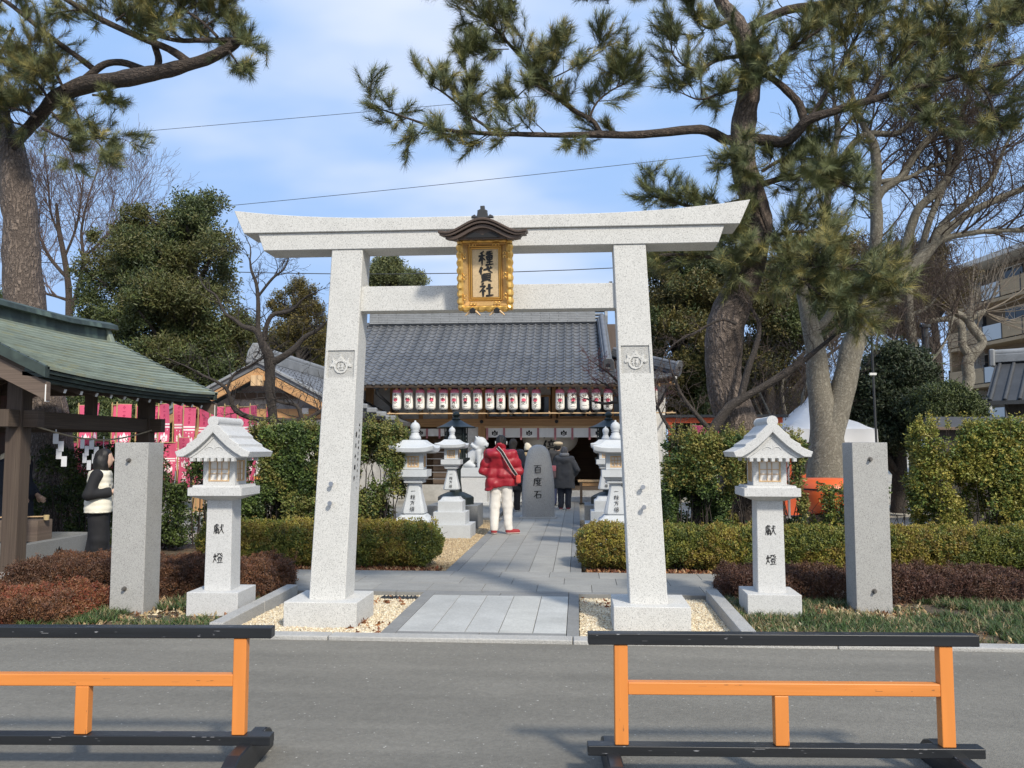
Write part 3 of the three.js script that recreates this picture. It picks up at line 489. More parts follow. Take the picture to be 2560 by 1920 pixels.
  part('gable_infill', triUV(extrude([[-0.27, -0.03], [0.27, -0.03], [0.22, 0.02], [0.12, 0.075], [0, 0.095], [-0.12, 0.075], [-0.22, 0.02]], 0.13, 0.002)), M.brownBronze, roof);
  part('dark_arch', extrude([[-0.15, 0.0], [-0.12, 0.03], [-0.075, 0.045], [-0.03, 0.038], [0, 0.02], [0.03, 0.038], [0.075, 0.045], [0.12, 0.03], [0.15, 0.0]].reverse(), 0.012, 0).translate(0, -0.015, 0.072), M.ink, roof);
  for (const s of [-1, 1]) for (let i = 0; i < 3; i++) part('stepped_corbel', triUV(bx(0.045, 0.016, 0.18, s * (0.30 - i * 0.035), -0.002 - i * 0.014, 0, 0.002)), M.brownBronze, roof);
  part('ridge_ornament', triUV(extrude([[-0.095, 0], [-0.09, 0.018], [-0.065, 0.03], [-0.055, 0.018], [-0.045, 0.02], [-0.04, 0.055], [-0.042, 0.062], [-0.015, 0.075], [-0.016, 0.10], [0.018, 0.102], [0.02, 0.074], [0.042, 0.062], [0.04, 0.055], [0.045, 0.02], [0.055, 0.018], [0.065, 0.03], [0.09, 0.018], [0.095, 0]].reverse(), 0.06, 0.005).translate(0, 0.148, 0.06)), M.tileDark, roof);
  for (const s of [-1, 1]) { // wooden pegs with curled supports
    const x = s * 0.105, g = part('peg', extrude([[-0.026, 0.012], [-0.018, -0.022], [0.018, -0.022], [0.026, 0.012], [0, 0.03]], 0.06, 0.003).translate(x, 0.0, 0.095), M.ink, t);
    for (const k of [-1, 1]) part('prong', tube([[x + k * 0.02, -0.002, 0.085, 0.012], [x + k * 0.045, -0.022, 0.09, 0.009], [x + k * 0.066, -0.04, 0.095, 0.004]], 8), M.cypressPale, g);
  }
}
// ---------------------------------------------------------------- wooden barriers
function barrier(label, pos, turn) {
  const b = thing('wooden_barrier', label, 'barrier', pos, turn, 'orange and black wooden barriers on the road');
  const P = (n, w, h, d, x, y, z, ax, m, off) => part(n, grainUV(bx(w, h, d, x, y, z, 0.005), ax, off), m, b);
  P('top_rail', 1.77, 0.052, 0.066, 0, 0.634, 0, 0, M.blackPaint, label.length);
  P('middle_rail', 1.41, 0.056, 0.05, 0, 0.412, 0, 0, M.orangePaint, label.length + 0.4);
  for (const s of [-1, 1]) { P('post', 0.062, 0.447, 0.052, s * 0.735, 0.3845, 0, 1, M.orangePaint, s * 2.3); }
  P('short_post', 0.064, 0.222, 0.05, -0.01, 0.273, 0, 1, M.orangePaint, 4.1);
  P('bottom_rail', 1.78, 0.045, 0.075, 0, 0.139, 0, 0, M.blackPaint, 5.7);
  for (const s of [-1, 1]) { const g = extrude([[-0.32, 0], [0.32, 0], [0.32, 0.06], [0.27, 0.105], [0.2, 0.13], [-0.2, 0.13], [-0.27, 0.105], [-0.32, 0.06]], 0.066, 0.006).rotateY(Math.PI / 2).translate(s * 0.775, 0.0, 0); part('foot', grainUV(g, 2, s), M.blackPaint, b); }
  return b;
}
barrier('orange and black wooden barrier standing before the gate post beside the pine side lantern', [0.925, 0.0, -4.07], 0.052);
barrier('orange and black wooden barrier standing before the white lantern next to the water pavilion', [-2.335, 0.0, -3.98], 0.065);
// ---------------------------------------------------------------- white granite lanterns
function houseLantern(label, pos, turn) {
  const L = thing('granite_lantern', label, 'stone lantern', pos, turn, 'white granite lanterns with gabled roofs');
  const m = M.graniteLantern;
  part('plinth', triUV(bx(0.475, 0.24, 0.475, 0, 0.085, 0, 0.006)), m, L);
  const sh = part('shaft', triUV(squareLoft([[0.204, 0.124, 0.005], [1.03, 0.118, 0.005]])), m, L);
  part('lettering', brushText('獻燈', 0.10, 0.265, 0.085, 0.003, label.length, 0.05).rotateX(-0.0075).translate(0, 0.815, 0.1192), M.ink, sh);
  part('platform', triUV(squareLoft([[1.03, 0.124, 0.004], [1.035, 0.14, 0.004], [1.075, 0.245, 0.006], [1.078, 0.252, 0.006], [1.15, 0.252, 0.006], [1.153, 0.222, 0.006], [1.172, 0.217, 0.005]], 0.25)), m, L);
  // light chamber: corner piers, sill and head leave four window openings
  const hw = 0.15, wo = 0.098, y0 = 1.17, y1 = 1.205, y2 = 1.4, y3 = 1.455, ch = [];
  ch.push(bx(2 * hw, y1 - y0, 2 * hw, 0, (y0 + y1) / 2, 0, 0.004), bx(2 * hw, y3 - y2, 2 * hw, 0, (y2 + y3) / 2, 0, 0.004));
  for (const a of [-1, 1]) for (const b of [-1, 1]) ch.push(bx(hw - wo, y2 - y1 + 0.004, hw - wo, a * (hw + wo) / 2, (y1 + y2) / 2, b * (hw + wo) / 2, 0.003));
  const box = part('light_chamber', triUV(join(ch)), m, L);
  for (let k = 0; k < 4; k++) {
    const w = new THREE.Group(); w.name = 'window'; w.rotation.y = k * Math.PI / 2; box.add(w);
    const cy = (y1 + y2) / 2, h = y2 - y1, z = hw - 0.006, fr = [];
    for (const s of [-1, 1]) { fr.push(bx(0.012, h, 0.018, s * (wo - 0.006), cy, z, 0.001)); fr.push(bx(2 * wo - 0.024, 0.012, 0.018, 0, cy + s * (h / 2 - 0.006), z, 0.001)); }
    for (const s of [-1, 1]) { fr.push(bx(0.0065, h - 0.024, 0.008, s * 0.021, cy, z - 0.003, 0)); fr.push(bx(2 * wo - 0.024, 0.006, 0.008, 0, cy + s * 0.021 - 0.006, z - 0.0045, 0)); }
    part('window_frame', grainUV(join(fr), 1), M.cypressPale, w);
    part('paper', sbx(2 * wo - 0.01, h - 0.01, 0.003, 0, cy, z - 0.0105), M.whitePaper, w);
  }
  // roof
  const R = new THREE.Group(); R.name = 'roof'; R.position.y = 1.44; L.add(R);
  const edge = [[0.05, 0.28], [0.10, 0.226], [0.145, 0.19], [0.15, 0.166], [0.2, 0.132], [0.24, 0.11], [0.245, 0.088], [0.29, 0.064], [0.348, 0.04]], tip = [[0.33, -0.008]];
  const under = [[0.27, -0.006], [0.2, 0.036], [0.13, 0.088], [0.06, 0.152], [0, 0.215]];
  const full = [...edge.map(([x, y]) => [-x, y]).reverse(), [-0.03, 0.285], [0.03, 0.285], ...edge, ...tip, [0.16, -0.02], [-0.16, -0.02], ...tip.map(([x, y]) => [-x, y])].reverse();
  part('roof_slab', triUV(extrude(full, 0.56, 0.004)), m, R);
  const barge = [...edge.map(([x, y]) => [-x, y]).reverse(), [-0.03, 0.285], [0.03, 0.285], ...edge, ...tip, ...under, ...under.slice(0, -1).reverse().map(([x, y]) => [-x, y]), ...tip.map(([x, y]) => [-x, y])].reverse();
  for (const s of [-1, 1]) {
    part('barge_board', triUV(extrude(barge, 0.045, 0.004).translate(0, 0, s * 0.30)), m, R);
    const line = (k, y) => { const u = under.map(([x, v]) => [x * k, v * k + y]), o = u.map(([x, v]) => [x * 0.955, v - 0.008]); return [...u, ...u.slice(0, -1).reverse().map(([x, v]) => [-x, v]), ...o.slice(0, -1).map(([x, v]) => [-x, v]), ...o.slice().reverse()]; };
    part('gable_moulding', triUV(extrude(line(0.86, -0.004).reverse(), 0.012, 0.001).translate(0, 0, s * 0.283)), m, R);
    for (let i = 0; i < 7; i++) part('dentil', triUV(bx(0.03, 0.03, 0.06, -0.19 + i * 0.0633, -0.033, s * 0.29, 0.002)), m, R);
    const wave = []; for (const k of [-1, 1]) wave.push(new THREE.TorusGeometry(0.042, 0.005, 6, 14, 2.2).rotateZ(k > 0 ? 0.35 : 0.6).translate(k * 0.042, 0.042, s * 0.28));
    part('carved_scallop', join(wave), m, R);
  }
  part('ridge', triUV(join([bx(0.075, 0.05, 0.58, 0, 0.295, 0, 0.008), new THREE.CylinderGeometry(0.044, 0.044, 0.585, 16).rotateX(Math.PI / 2).translate(0, 0.318, 0), ...[-1, 1].map((s) => new THREE.CylinderGeometry(0.05, 0.05, 0.03, 16).rotateX(Math.PI / 2).translate(0, 0.315, s * 0.305))])), m, R);
  return L;
}
houseLantern('white granite lantern with gabled roof standing beside the copper roofed water pavilion', [-3.325, 0, -7.86], 0.03);
houseLantern('white granite lantern with gabled roof standing before the leaning pine trunk', [1.752, 0, -8.13], -0.02);
// ---------------------------------------------------------------- plain granite posts
function granitePost(label, pos, turn, studs) {
  const p = thing('granite_post', label, 'stone post', pos, turn, 'square grey granite posts in the shrub beds');
  part('shaft', triUV(bx(0.32, 1.62, 0.32, 0, 0.755, 0, 0.006)), M.granitePost, p);
  for (const [x, y] of studs) part('peg', join([new THREE.CylinderGeometry(0.013, 0.016, 0.06, 10).rotateX(Math.PI / 2).translate(x, y, 0.17), new THREE.CylinderGeometry(0.022, 0.022, 0.012, 12).rotateX(Math.PI / 2).translate(x, y, 0.163)]), M.rustMetal, p);
}
granitePost('square grey granite post partly hiding the woman in the white vest', [-4.16, 0, -7.84], 0.03, [[-0.02, 1.4], [-0.02, 0.22]]);
granitePost('square grey granite post before the yellow green hedge and the white tent', [2.72, 0, -8.36], -0.02, [[0.0, 1.41], [0.0, 0.2]]);

// ---------------------------------------------------------------- worship hall
// one S-shaped roof tile: x across (0..w), y up, -z up the slope; lip at z = 0
function panTile(w, l, amp = 0.036, th = 0.02) {
  const n = 8, f = (t) => amp * (t < 0.62 ? -0.55 * Math.sin(t / 0.62 * Math.PI) : 0.95 * Math.sin((t - 0.62) / 0.38 * Math.PI)), pos = [], q = (a, b, c, d) => pos.push(...a, ...b, ...c, ...a, ...c, ...d);
  for (let i = 0; i < n; i++) { const a = i / n, b = (i + 1) / n, A = [a * w, f(a)], B = [b * w, f(b)];
    q([A[0], A[1] + th, 0], [B[0], B[1] + th, 0], [B[0], B[1] + 0.002, -l], [A[0], A[1] + 0.002, -l]);
    q([A[0], A[1] - 0.012, 0], [B[0], B[1] - 0.012, 0], [B[0], B[1] + th, 0], [A[0], A[1] + th, 0]); }
  return fromTris(pos, 0.7);
}
const chochinText = ['本田小一', '小林克弘', '中道克太', '岡村文一', '岩本一美', '岡川吉弘', '文村善一', '岩本林生', '林田谷一', '武田美生', '岡本吉弘', '青空', '中井文子', '林谷信中', '本井美一', '谷石一', '岡武善太', '大谷信美', '中川小子', '大林吉太'];
const chochinSheet = canvasMat(2000, 560, (c, W, H) => {
  c.fillStyle = '#f3efe6'; c.fillRect(0, 0, W, H);
  chochinText.forEach((t, i) => {
    const x = i * 100; c.fillStyle = '#ec8198'; c.fillRect(x, 0, 100, 104); c.fillStyle = '#f2aebb'; c.fillRect(x, 104, 100, 10);
    c.fillStyle = '#ee5f7d'; c.beginPath(); c.ellipse(x + 50, 300, 24, 46, 0, 0, 7); c.fill();
    c.strokeStyle = 'rgba(120,110,100,0.35)'; c.lineWidth = 1.4; for (let y = 8; y < H; y += 14) { c.beginPath(); c.moveTo(x, y); c.lineTo(x + 100, y); c.stroke(); }
    c.strokeStyle = '#14110f'; const s = Math.min(96, 400 / t.length); c.save(); c.translate(x + (i % 3 ? 46 : 50), 128); c.scale(0.56, 1); [...t].forEach((ch, k) => inkStrokes(c, ch, -s * 0.48, k * (400 / t.length), s * 0.96, 11)); c.restore();
    c.lineWidth = 3; if (i % 3) for (let k = 0; k < 12; k++) { const y = 140 + k * 22; c.strokeRect(x + 76, y, 6, 11); c.beginPath(); c.moveTo(x + 73, y + 5); c.lineTo(x + 85, y + 5); c.stroke(); }
  });
}, { roughness: 0.9 });
function paperLantern(i, pos, label) {
  const L = thing('paper_lantern', label, 'paper lantern', pos, 0, 'paper lanterns hung under the hall eaves');
  const rows = []; const n = 26; for (let k = 0; k <= n; k++) { const t = k / n, e = Math.min(t, 1 - t) / 0.14, r = 0.128 * (e < 1 ? 0.62 + 0.38 * Math.sqrt(1 - (1 - e) ** 2) : 1) - (k % 2) * 0.0022; rows.push([t * 0.6, r]); }
  const pos_ = [], uv = [], idx = [], S = 20; rows.forEach(([y, r]) => { for (let s = 0; s <= S; s++) { const a = -Math.PI + s / S * Math.PI * 2; pos_.push(Math.sin(a) * r, y - 0.6, Math.cos(a) * r); uv.push((i + clamp(0.5 + Math.sin(a) * 0.5 * (Math.cos(a) > 0 ? 1 : 0.2), 0.01, 0.99)) / 20, y / 0.6); } });
  for (let k = 0; k < n; k++) for (let s = 0; s < S; s++) { const a = k * (S + 1) + s; idx.push(a, a + 1, a + S + 2, a, a + S + 2, a + S + 1); }
  const g = new THREE.BufferGeometry(); g.setAttribute('position', new THREE.Float32BufferAttribute(pos_, 3)); g.setAttribute('uv', new THREE.Float32BufferAttribute(uv, 2)); g.setIndex(idx); g.computeVertexNormals();
  L.rotation.set((hash3(i, 1, 9) - 0.5) * 0.05, (hash3(i, 2, 9) - 0.5) * 0.5, (hash3(i, 3, 9) - 0.5) * 0.06);
  part('paper_shade', g, chochinSheet, L);
  part('top_ring', new THREE.CylinderGeometry(0.082, 0.082, 0.035, 16).translate(0, 0.012, 0), M.iron, L);
  part('bottom_ring', new THREE.CylinderGeometry(0.062, 0.062, 0.045, 16).translate(0, -0.618, 0), M.iron, L);
  part('wire', rod([0, 0.03, 0], [0, 0.13, 0], 0.004, 5), M.iron, L);
}
const HZ = -25.5;
{
  const hall = thing('worship_hall', 'shrine hall with grey pantile roof, cypress beams and white plaster walls behind the gate', 'building', [0, 0, HZ]);
  const Z = (z) => z - HZ, beam = (n, w, h, d, x, y, z, ax, m = M.cypress, par = hall) => part(n, grainUV(bx(w, h, d, x, y, Z(z), 0.006), ax, x + y), m, par), plas = (n, w, h, d, x, y, z, m = M.plaster, par = hall) => part(n, triUV(bx(w, h, d, x, y, Z(z), 0.003)), m, par);
  // roof surface of the front slope
  const eY = 3.36, run = 4.05, S = (s) => [3.36 + 2.3 * (0.84 * s + 0.16 * s * s), -23.8 - run * s];
  const lift = (x, s) => 0.27 * Math.pow(clamp((x - 0.9) / 1.95), 2) * (1 - s) + 0.0;
  const roof = new THREE.Group(); roof.name = 'roof'; hall.add(roof);
  const tw = 0.245, rows = 19, geo = panTile(tw * 1.02, 4.66 / rows * 1.22), r = rng(77), cand = [];
  for (let j = 0; j < rows; j++) for (let i = 0; i < 40; i++) {
    const x = -6.95 + i * tw, s = j / rows, sm = s + 0.5 / rows; if (x + tw * 0.6 > 2.85 - run * sm * 1.0 && x > 0.85) continue; if (x > 0.75 && x < 0.98 && s > 0.17) continue; if (x > 0.98 && s > 0.42) continue;
    const [y, z] = S(s), [y2, z2] = S(s + 1 / rows), ang = Math.atan2(y2 + lift(x, s + 1 / rows) - y - lift(x, s), z - z2);
    cand.push({ x, s, m: new THREE.Matrix4().compose(new THREE.Vector3(x, y + lift(x, s) + (r() - 0.5) * 0.004, Z(z)), new THREE.Quaternion().setFromEuler(new THREE.Euler(ang - 0.035, (r() - 0.5) * 0.012, 0)), new THREE.Vector3(1, 1, 1)) });
  }
  cand.sort((a, b) => a.s - b.s || a.x - b.x);
  const rest = []; let n = 0;
  for (const c of cand) { if (c.x > -6.2 && n < 300) { n++; const t = part('roof_tile', geo, M.tile[(r() * 3) | 0], roof); t.applyMatrix4(c.m); } else rest.push(c.m); }
  for (let k = 0; k < 3; k++) { const g = part('upper_roof_tiles', triUV(join(rest.filter((_, i) => (i * 7 + (i >> 3)) % 3 === k).map((m) => geo.clone().applyMatrix4(m)))), M.tile[k], roof); g.userData.kind = 'stuff'; }
  // round end tiles along the eave
  for (let i = 0; i < 39; i++) { const x = -6.95 + (i + 0.81) * tw; if (x > 2.75) continue; part('eave_end_tile', new THREE.CylinderGeometry(0.05, 0.05, 0.03, 14).rotateX(Math.PI / 2).translate(x, 3.36 + lift(x, 0) + 0.012, Z(-23.77)), M.tile[i % 3], roof); }
  // boards under the tiles
  const under = (x0, x1, y) => { const R = []; for (const s of [0, 0.25, 0.5, 0.75, 1]) { const [a, z] = S(s); R.push([x0, a - y, Z(z)], [x1, a - y, Z(z)]); } return R; };
  { const g = []; for (let i = 0; i < 6; i++) { const s0 = i / 6, s1 = (i + 1) / 6, [a, z0] = S(s0), [b, z1] = S(s1), L = Math.hypot(b - a, z1 - z0); g.push(sbx(8.5, 0.05, L + 0.01, -2.9, 0, 0).rotateX(-Math.atan2(b - a, z1 - z0) + Math.PI).translate(0, (a + b) / 2 - 0.085, Z((z0 + z1) / 2))); } part('roof_boarding', grainUV(join(g), 2), M.oldWood, roof); }
  part('eave_board', grainUV(bx(8.6, 0.09, 0.05, -2.65, 3.30, Z(-23.86), 0.004), 0), M.oldWood, roof);
  part('skirt_boarding', triUV(loft([[[0.9, 3.28, Z(-23.82)], [2.8, 3.52, Z(-23.85)], [2.8, 3.5, Z(-30)], [0.9, 3.28, Z(-30)]], [[0.9, 4.1, Z(-25.6)], [1.12, 4.13, Z(-25.6)], [1.12, 4.13, Z(-29)], [0.9, 4.1, Z(-29)]]], { crease: 0.2 })), M.oldWood, roof);
  part('side_roof_slab', triUV(loft([[[2.88, 3.62, Z(-23.8)], [2.88, 3.42, Z(-30)], [2.84, 3.36, Z(-30)], [2.84, 3.54, Z(-23.8)]], [[1.0, 4.42, Z(-25.6)], [1.0, 4.42, Z(-29.4)], [0.98, 4.3, Z(-29.4)], [0.98, 4.3, Z(-25.6)]]], { crease: 0.2 })), M.tile[2], roof);
  part('rear_slope', triUV(loft([[[-7, 5.72, Z(-27.75)], [0.9, 5.72, Z(-27.75)], [0.9, 5.62, Z(-27.75)], [-7, 5.62, Z(-27.75)]], [[-7, 3.4, Z(-31.8)], [0.9, 3.4, Z(-31.8)], [0.9, 3.3, Z(-31.8)], [-7, 3.3, Z(-31.8)]]], { crease: 0.2 })), M.tile[1], roof);
  part('gable_wall', triUV(extrude([[-2.4, 4.1], [2.4, 4.1], [0.1, 5.55], [-0.1, 5.55]], 0.12, 0).rotateY(Math.PI / 2).translate(0.72, 0, Z(-27.85))), M.plaster, roof);
  // ridge of stacked flat tiles
  for (let k = 0; k < 7; k++) { const w = 7.75; let x = -6.9; const off = (k % 2) * 0.3; for (let q = 0; q < 13; q++) { const l = 0.6, x0 = Math.max(-6.9, -6.9 + q * l - off), x1 = Math.min(0.86, -6.9 + (q + 1) * l - off); if (x1 - x0 < 0.05) continue; part('ridge_tile', triUV(bx(x1 - x0 - 0.006, 0.052, 0.34 - k * 0.012, (x0 + x1) / 2, 5.69 + k * 0.057, Z(-27.85), 0.006)), k < 6 ? M.tilePale : M.tile[q % 3], roof); } }
  part('ridge_cap', triUV(new THREE.CylinderGeometry(0.11, 0.11, 7.8, 14, 1, false).rotateZ(Math.PI / 2).translate(-3.0, 6.1, Z(-27.85))), M.tile[1], roof);
  part('ridge_end_plate', triUV(extrude([[-0.2, 0], [0.2, 0], [0.24, 0.25], [0.15, 0.5], [0, 0.6], [-0.15, 0.5], [-0.24, 0.25]], 0.1, 0.012).rotateY(Math.PI / 2).translate(0.95, 5.6, Z(-27.85))), M.tilePale, roof);
  { // descending ridge and hip ridge
    const dr = (name, a, b, w, mats) => { const A = V(a), B = V(b), d = B.clone().sub(A), L = d.length(), g = new THREE.Group(); g.name = name; g.position.copy(A).add(B).multiplyScalar(0.5); g.lookAt(V([2 * B.x - A.x, 2 * B.y - A.y, 2 * B.z - A.z]).add(g.position).sub(A)); roof.add(g);
      g.quaternion.setFromUnitVectors(new THREE.Vector3(0, 0, 1), d.clone().normalize()); const e = new THREE.Euler().setFromQuaternion(g.quaternion, 'YXZ'); e.z = 0; g.quaternion.setFromEuler(e);
      for (let k = 0; k < 3; k++) part('course', triUV(bx(w - k * 0.03, 0.05, L, 0, 0.03 + k * 0.055, 0, 0.006)), mats, g);
      part('round_cap', triUV(new THREE.CylinderGeometry(w * 0.26, w * 0.26, L, 14).rotateX(Math.PI / 2).translate(0, 0.2, 0)), mats, g);
      part('end_tile', triUV(join([extrude([[-w * 0.62, -0.06], [w * 0.62, -0.06], [w * 0.55, 0.2], [w * 0.3, 0.3], [-w * 0.3, 0.3], [-w * 0.55, 0.2]], 0.07, 0.012, [[[-0.06, 0.0], [-0.06, 0.1], [0, 0.14], [0.06, 0.1], [0.06, 0.0]]]).translate(0, 0, L / 2 + 0.02), sbx(0.16, 0.2, 0.02, 0, 0.06, L / 2 - 0.02)])), M.tile[0], g); return g; };
    dr('descending_ridge', [0.80, 5.68, Z(-27.7)], [0.88, 3.86, Z(-24.5)], 0.3, M.tile[1]);
    dr('hip_ridge', [1.06, 4.3, Z(-25.55)], [2.78, 3.68, Z(-23.9)], 0.24, M.tile[1]);
    part('corner_board', triUV(bx(0.05, 0.2, 0.16, 2.72, 3.42, Z(-23.8), 0.004)), M.whitePaper, roof);
  }
  // rafters under the eaves
  for (let i = 0; i < 30; i++) { const x = -6.4 + i * 0.31; beam('rafter', 0.07, 0.07, 1.7, x, 3.28 + 0.42 + lift(x, 0.2) * 0.7, -24.72, 2, M.cypress, roof).rotation.set(0, 0, 0); }
  for (const o of roof.children) if (o.name === 'rafter') { o.geometry.translate(0, -3.70, -Z(-24.72)).rotateX(0.475).translate(0, 3.70 - 0.09, Z(-24.72)); }
  // posts, beams, walls
  for (const x of [-6.3, -5.55, -2.86, 2.02]) beam('post', 0.22, 3.9, 0.22, x, 1.95, -25.5, 1);
  for (const x of [-4.72, -3.83, -0.7]) beam('short_post', 0.12, 1.4, 0.14, x, 3.1, -25.47, 1);
  beam('tie_beam', 8.5, 0.24, 0.2, -2.15, 2.30, -25.42, 0); beam('upper_beam', 8.5, 0.2, 0.2, -2.15, 3.62, -25.5, 0);
  beam('door_head', 4.7, 0.06, 0.16, -0.42, 2.165, -25.38, 0, M.cypressPale);
  for (const x of [-2.86, -0.62, 1.6]) { const k = part('nail_cover', new THREE.SphereGeometry(0.055, 14, 8, 0, 6.3, 0, 1.6).rotateX(Math.PI / 2).translate(x, 2.33, Z(-25.315)), M.iron, hall); }
  plas('plaster_panel', 2.6, 1.15, 0.08, -4.2, 3.0, -25.53); plas('plaster_panel', 0.72, 2.2, 0.08, -3.32, 1.1, -25.53); plas('plaster_panel', 0.66, 3.5, 0.08, -5.94, 1.75, -25.55);
  plas('plaster_panel', 0.5, 3.6, 0.08, 2.35, 1.8, -25.55); plas('plaster_panel', 0.1, 3.6, 6.0, 2.55, 1.8, -28.5); plas('plaster_panel', 0.1, 3.6, 6.0, -6.5, 1.8, -28.5); plas('plaster_panel', 9.2, 3.6, 0.1, -2.0, 1.8, -31.4, M.plasterGrey);
  // transom windows above the entrance
  for (const [x0, x1] of [[-2.72, -0.8], [-0.58, 1.88]]) {
    const w = new THREE.Group(); w.name = 'transom_window'; hall.add(w); const c = (x0 + x1) / 2, l = x1 - x0;
    part('glass_pane', sbx(l - 0.1, 0.62, 0.012, c, 2.78, Z(-25.5)), M.glassDark, w);
    for (const y of [2.46, 3.1]) beam('frame_rail', l, 0.05, 0.07, c, y, -25.46, 0, M.cypress, w);
    for (let k = 0; k <= 3; k++) beam('frame_stile', 0.05, 0.59, 0.06, mix(x0 + 0.03, x1 - 0.03, k / 3), 2.78, -25.46, 1, M.cypress, w);
    plas('panel_above', l, 0.4, 0.06, c, 3.33, -25.52, M.plaster, w);
  }
  // hanging rail under the lanterns
  for (const y of [2.53, 3.34]) beam('hanging_rail', 8.3, 0.035, 0.05, -1.4, y, -24.15, 0, M.cypressPale);
  for (let x = -5.4; x < 2.8; x += 1.15) beam('rail_bracket', 0.035, 0.05, 1.25, x, 2.555, -24.77, 2, M.cypressPale);
  // white curtain with crests, in panels between pink bands
  const curtain = (x0, x1, yT, yB, z, count, first) => {
    const cu = new THREE.Group(); cu.name = 'curtain'; hall.add(cu);
    const cloth = canvasMat(Math.round((x1 - x0) / (yT - yB) * 112), 112, (c, W, H) => { c.fillStyle = '#efeeea'; c.fillRect(0, 0, W, H); for (let i = 0; i < count; i++) if (i % 2 === first) emblem(c, (i + 0.5) * W / count, H * 0.56, 40, '#141210', '#efeeea'); });
    const g = new THREE.PlaneGeometry(x1 - x0, yT - yB, 120, 4), p = g.attributes.position; for (let i = 0; i < p.count; i++) p.setZ(i, 0.022 * Math.sin(p.getX(i) * 9.1) * (0.55 - p.getY(i)) + 0.012 * Math.sin(p.getX(i) * 23)); g.computeVertexNormals();
    part('cloth', g.translate((x0 + x1) / 2, (yT + yB) / 2, Z(z)), cloth, cu); cloth.side = THREE.DoubleSide;
    for (let i = 0; i < count + 1; i++) { const x = mix(x0 + 0.03, x1 - 0.03, i / count); part('pink_band', bx(0.06, yT - yB + 0.07, 0.006, x, (yT + yB) / 2 - 0.035, Z(z) + 0.026, 0).rotateZ(0), M.pinkBand, cu); }
  };
  M.pinkBand = std({ map: slabMap([0.52, 0.22, 0.24], 231), roughness: 0.9 });
  curtain(-2.72, 1.9, 2.14, 1.86, -25.32, 9, 0); curtain(-5.3, -3.72, 2.12, 1.9, -25.36, 4, 1);
  // lattice front of the left bay: dark room with pale rails
  part('bay_room', triUV(bx(1.7, 2.2, 0.06, -4.55, 1.1, Z(-26.6), 0)), M.hallWood, hall);
  for (let k = 0; k < 6; k++) part('bay_rail', rod([-5.4, 0.62 + k * 0.2, Z(-25.45)], [-3.7, 0.62 + k * 0.2, Z(-25.45)], 0.014, 8), M.metal, hall);
  plas('bay_sill', 1.75, 0.5, 0.3, -4.55, 0.2, -25.45, M.plasterGrey); part('bay_screen', triUV(bx(0.7, 1.5, 0.04, -4.05, 1.05, Z(-25.85), 0.004)), M.greyWood, hall);
  // interior
  part('inner_floor', grainUV(bx(9, 0.16, 5.6, -2.0, 0.30, Z(-28.6), 0.004), 0), M.oldWood, hall); part('inner_ceiling', grainUV(sbx(9, 0.08, 5.8, -2.0, 3.75, Z(-28.5)), 0), M.hallWood, hall);
  part('inner_wall', triUV(sbx(9, 3.4, 0.08, -2.0, 2.0, Z(-31.2))), M.hallWood, hall);
  plas('step', 5.6, 0.16, 1.0, -0.6, 0.05, -25.2, M.graniteBlue); plas('step', 5.2, 0.17, 0.6, -0.6, 0.2, -25.6, M.plasterGrey);
  chochinText.forEach((_, i) => {
    const px = [[-5.17, 3.26], [-4.845, 3.26], [-4.5, 3.255], [-4.17, 3.255], [-3.82, 3.25], [-3.5, 3.25], [-3.17, 3.25], [-2.84, 3.245], [-2.5, 3.245], [-2.17, 3.24], [-1.83, 3.24], [-1.505, 3.24], [-1.165, 3.235], [-0.49, 3.235], [-0.155, 3.235], [0.185, 3.23], [0.525, 3.23], [0.865, 3.23], [1.8, 3.27], [2.12, 3.29]][i];
    const near = ['with the plain wall edge and downpipe beside it', 'second from the downpipe', 'third from the downpipe', 'fourth from the downpipe', 'fifth from the downpipe', 'directly above the bronze lantern finial', 'just past the bronze lantern finial', 'above the komainu statue', 'at the first transom pane', 'before the transom, above the dark haired visitor', 'before the transom, fourth from the wide gap', 'reading only two large characters', 'last before the wide gap in the row', 'first after the wide gap in the row', 'second after the wide gap', 'behind the first bare plum twigs', 'half covered by plum twigs', 'next to the gate post with plum twigs before it', 'just past the gate post', 'nearest the upturned roof corner'][i];
    paperLantern(i, [px[0], px[1] - 0.02, -24.12], 'white and pink paper lantern ' + near);
  });
}
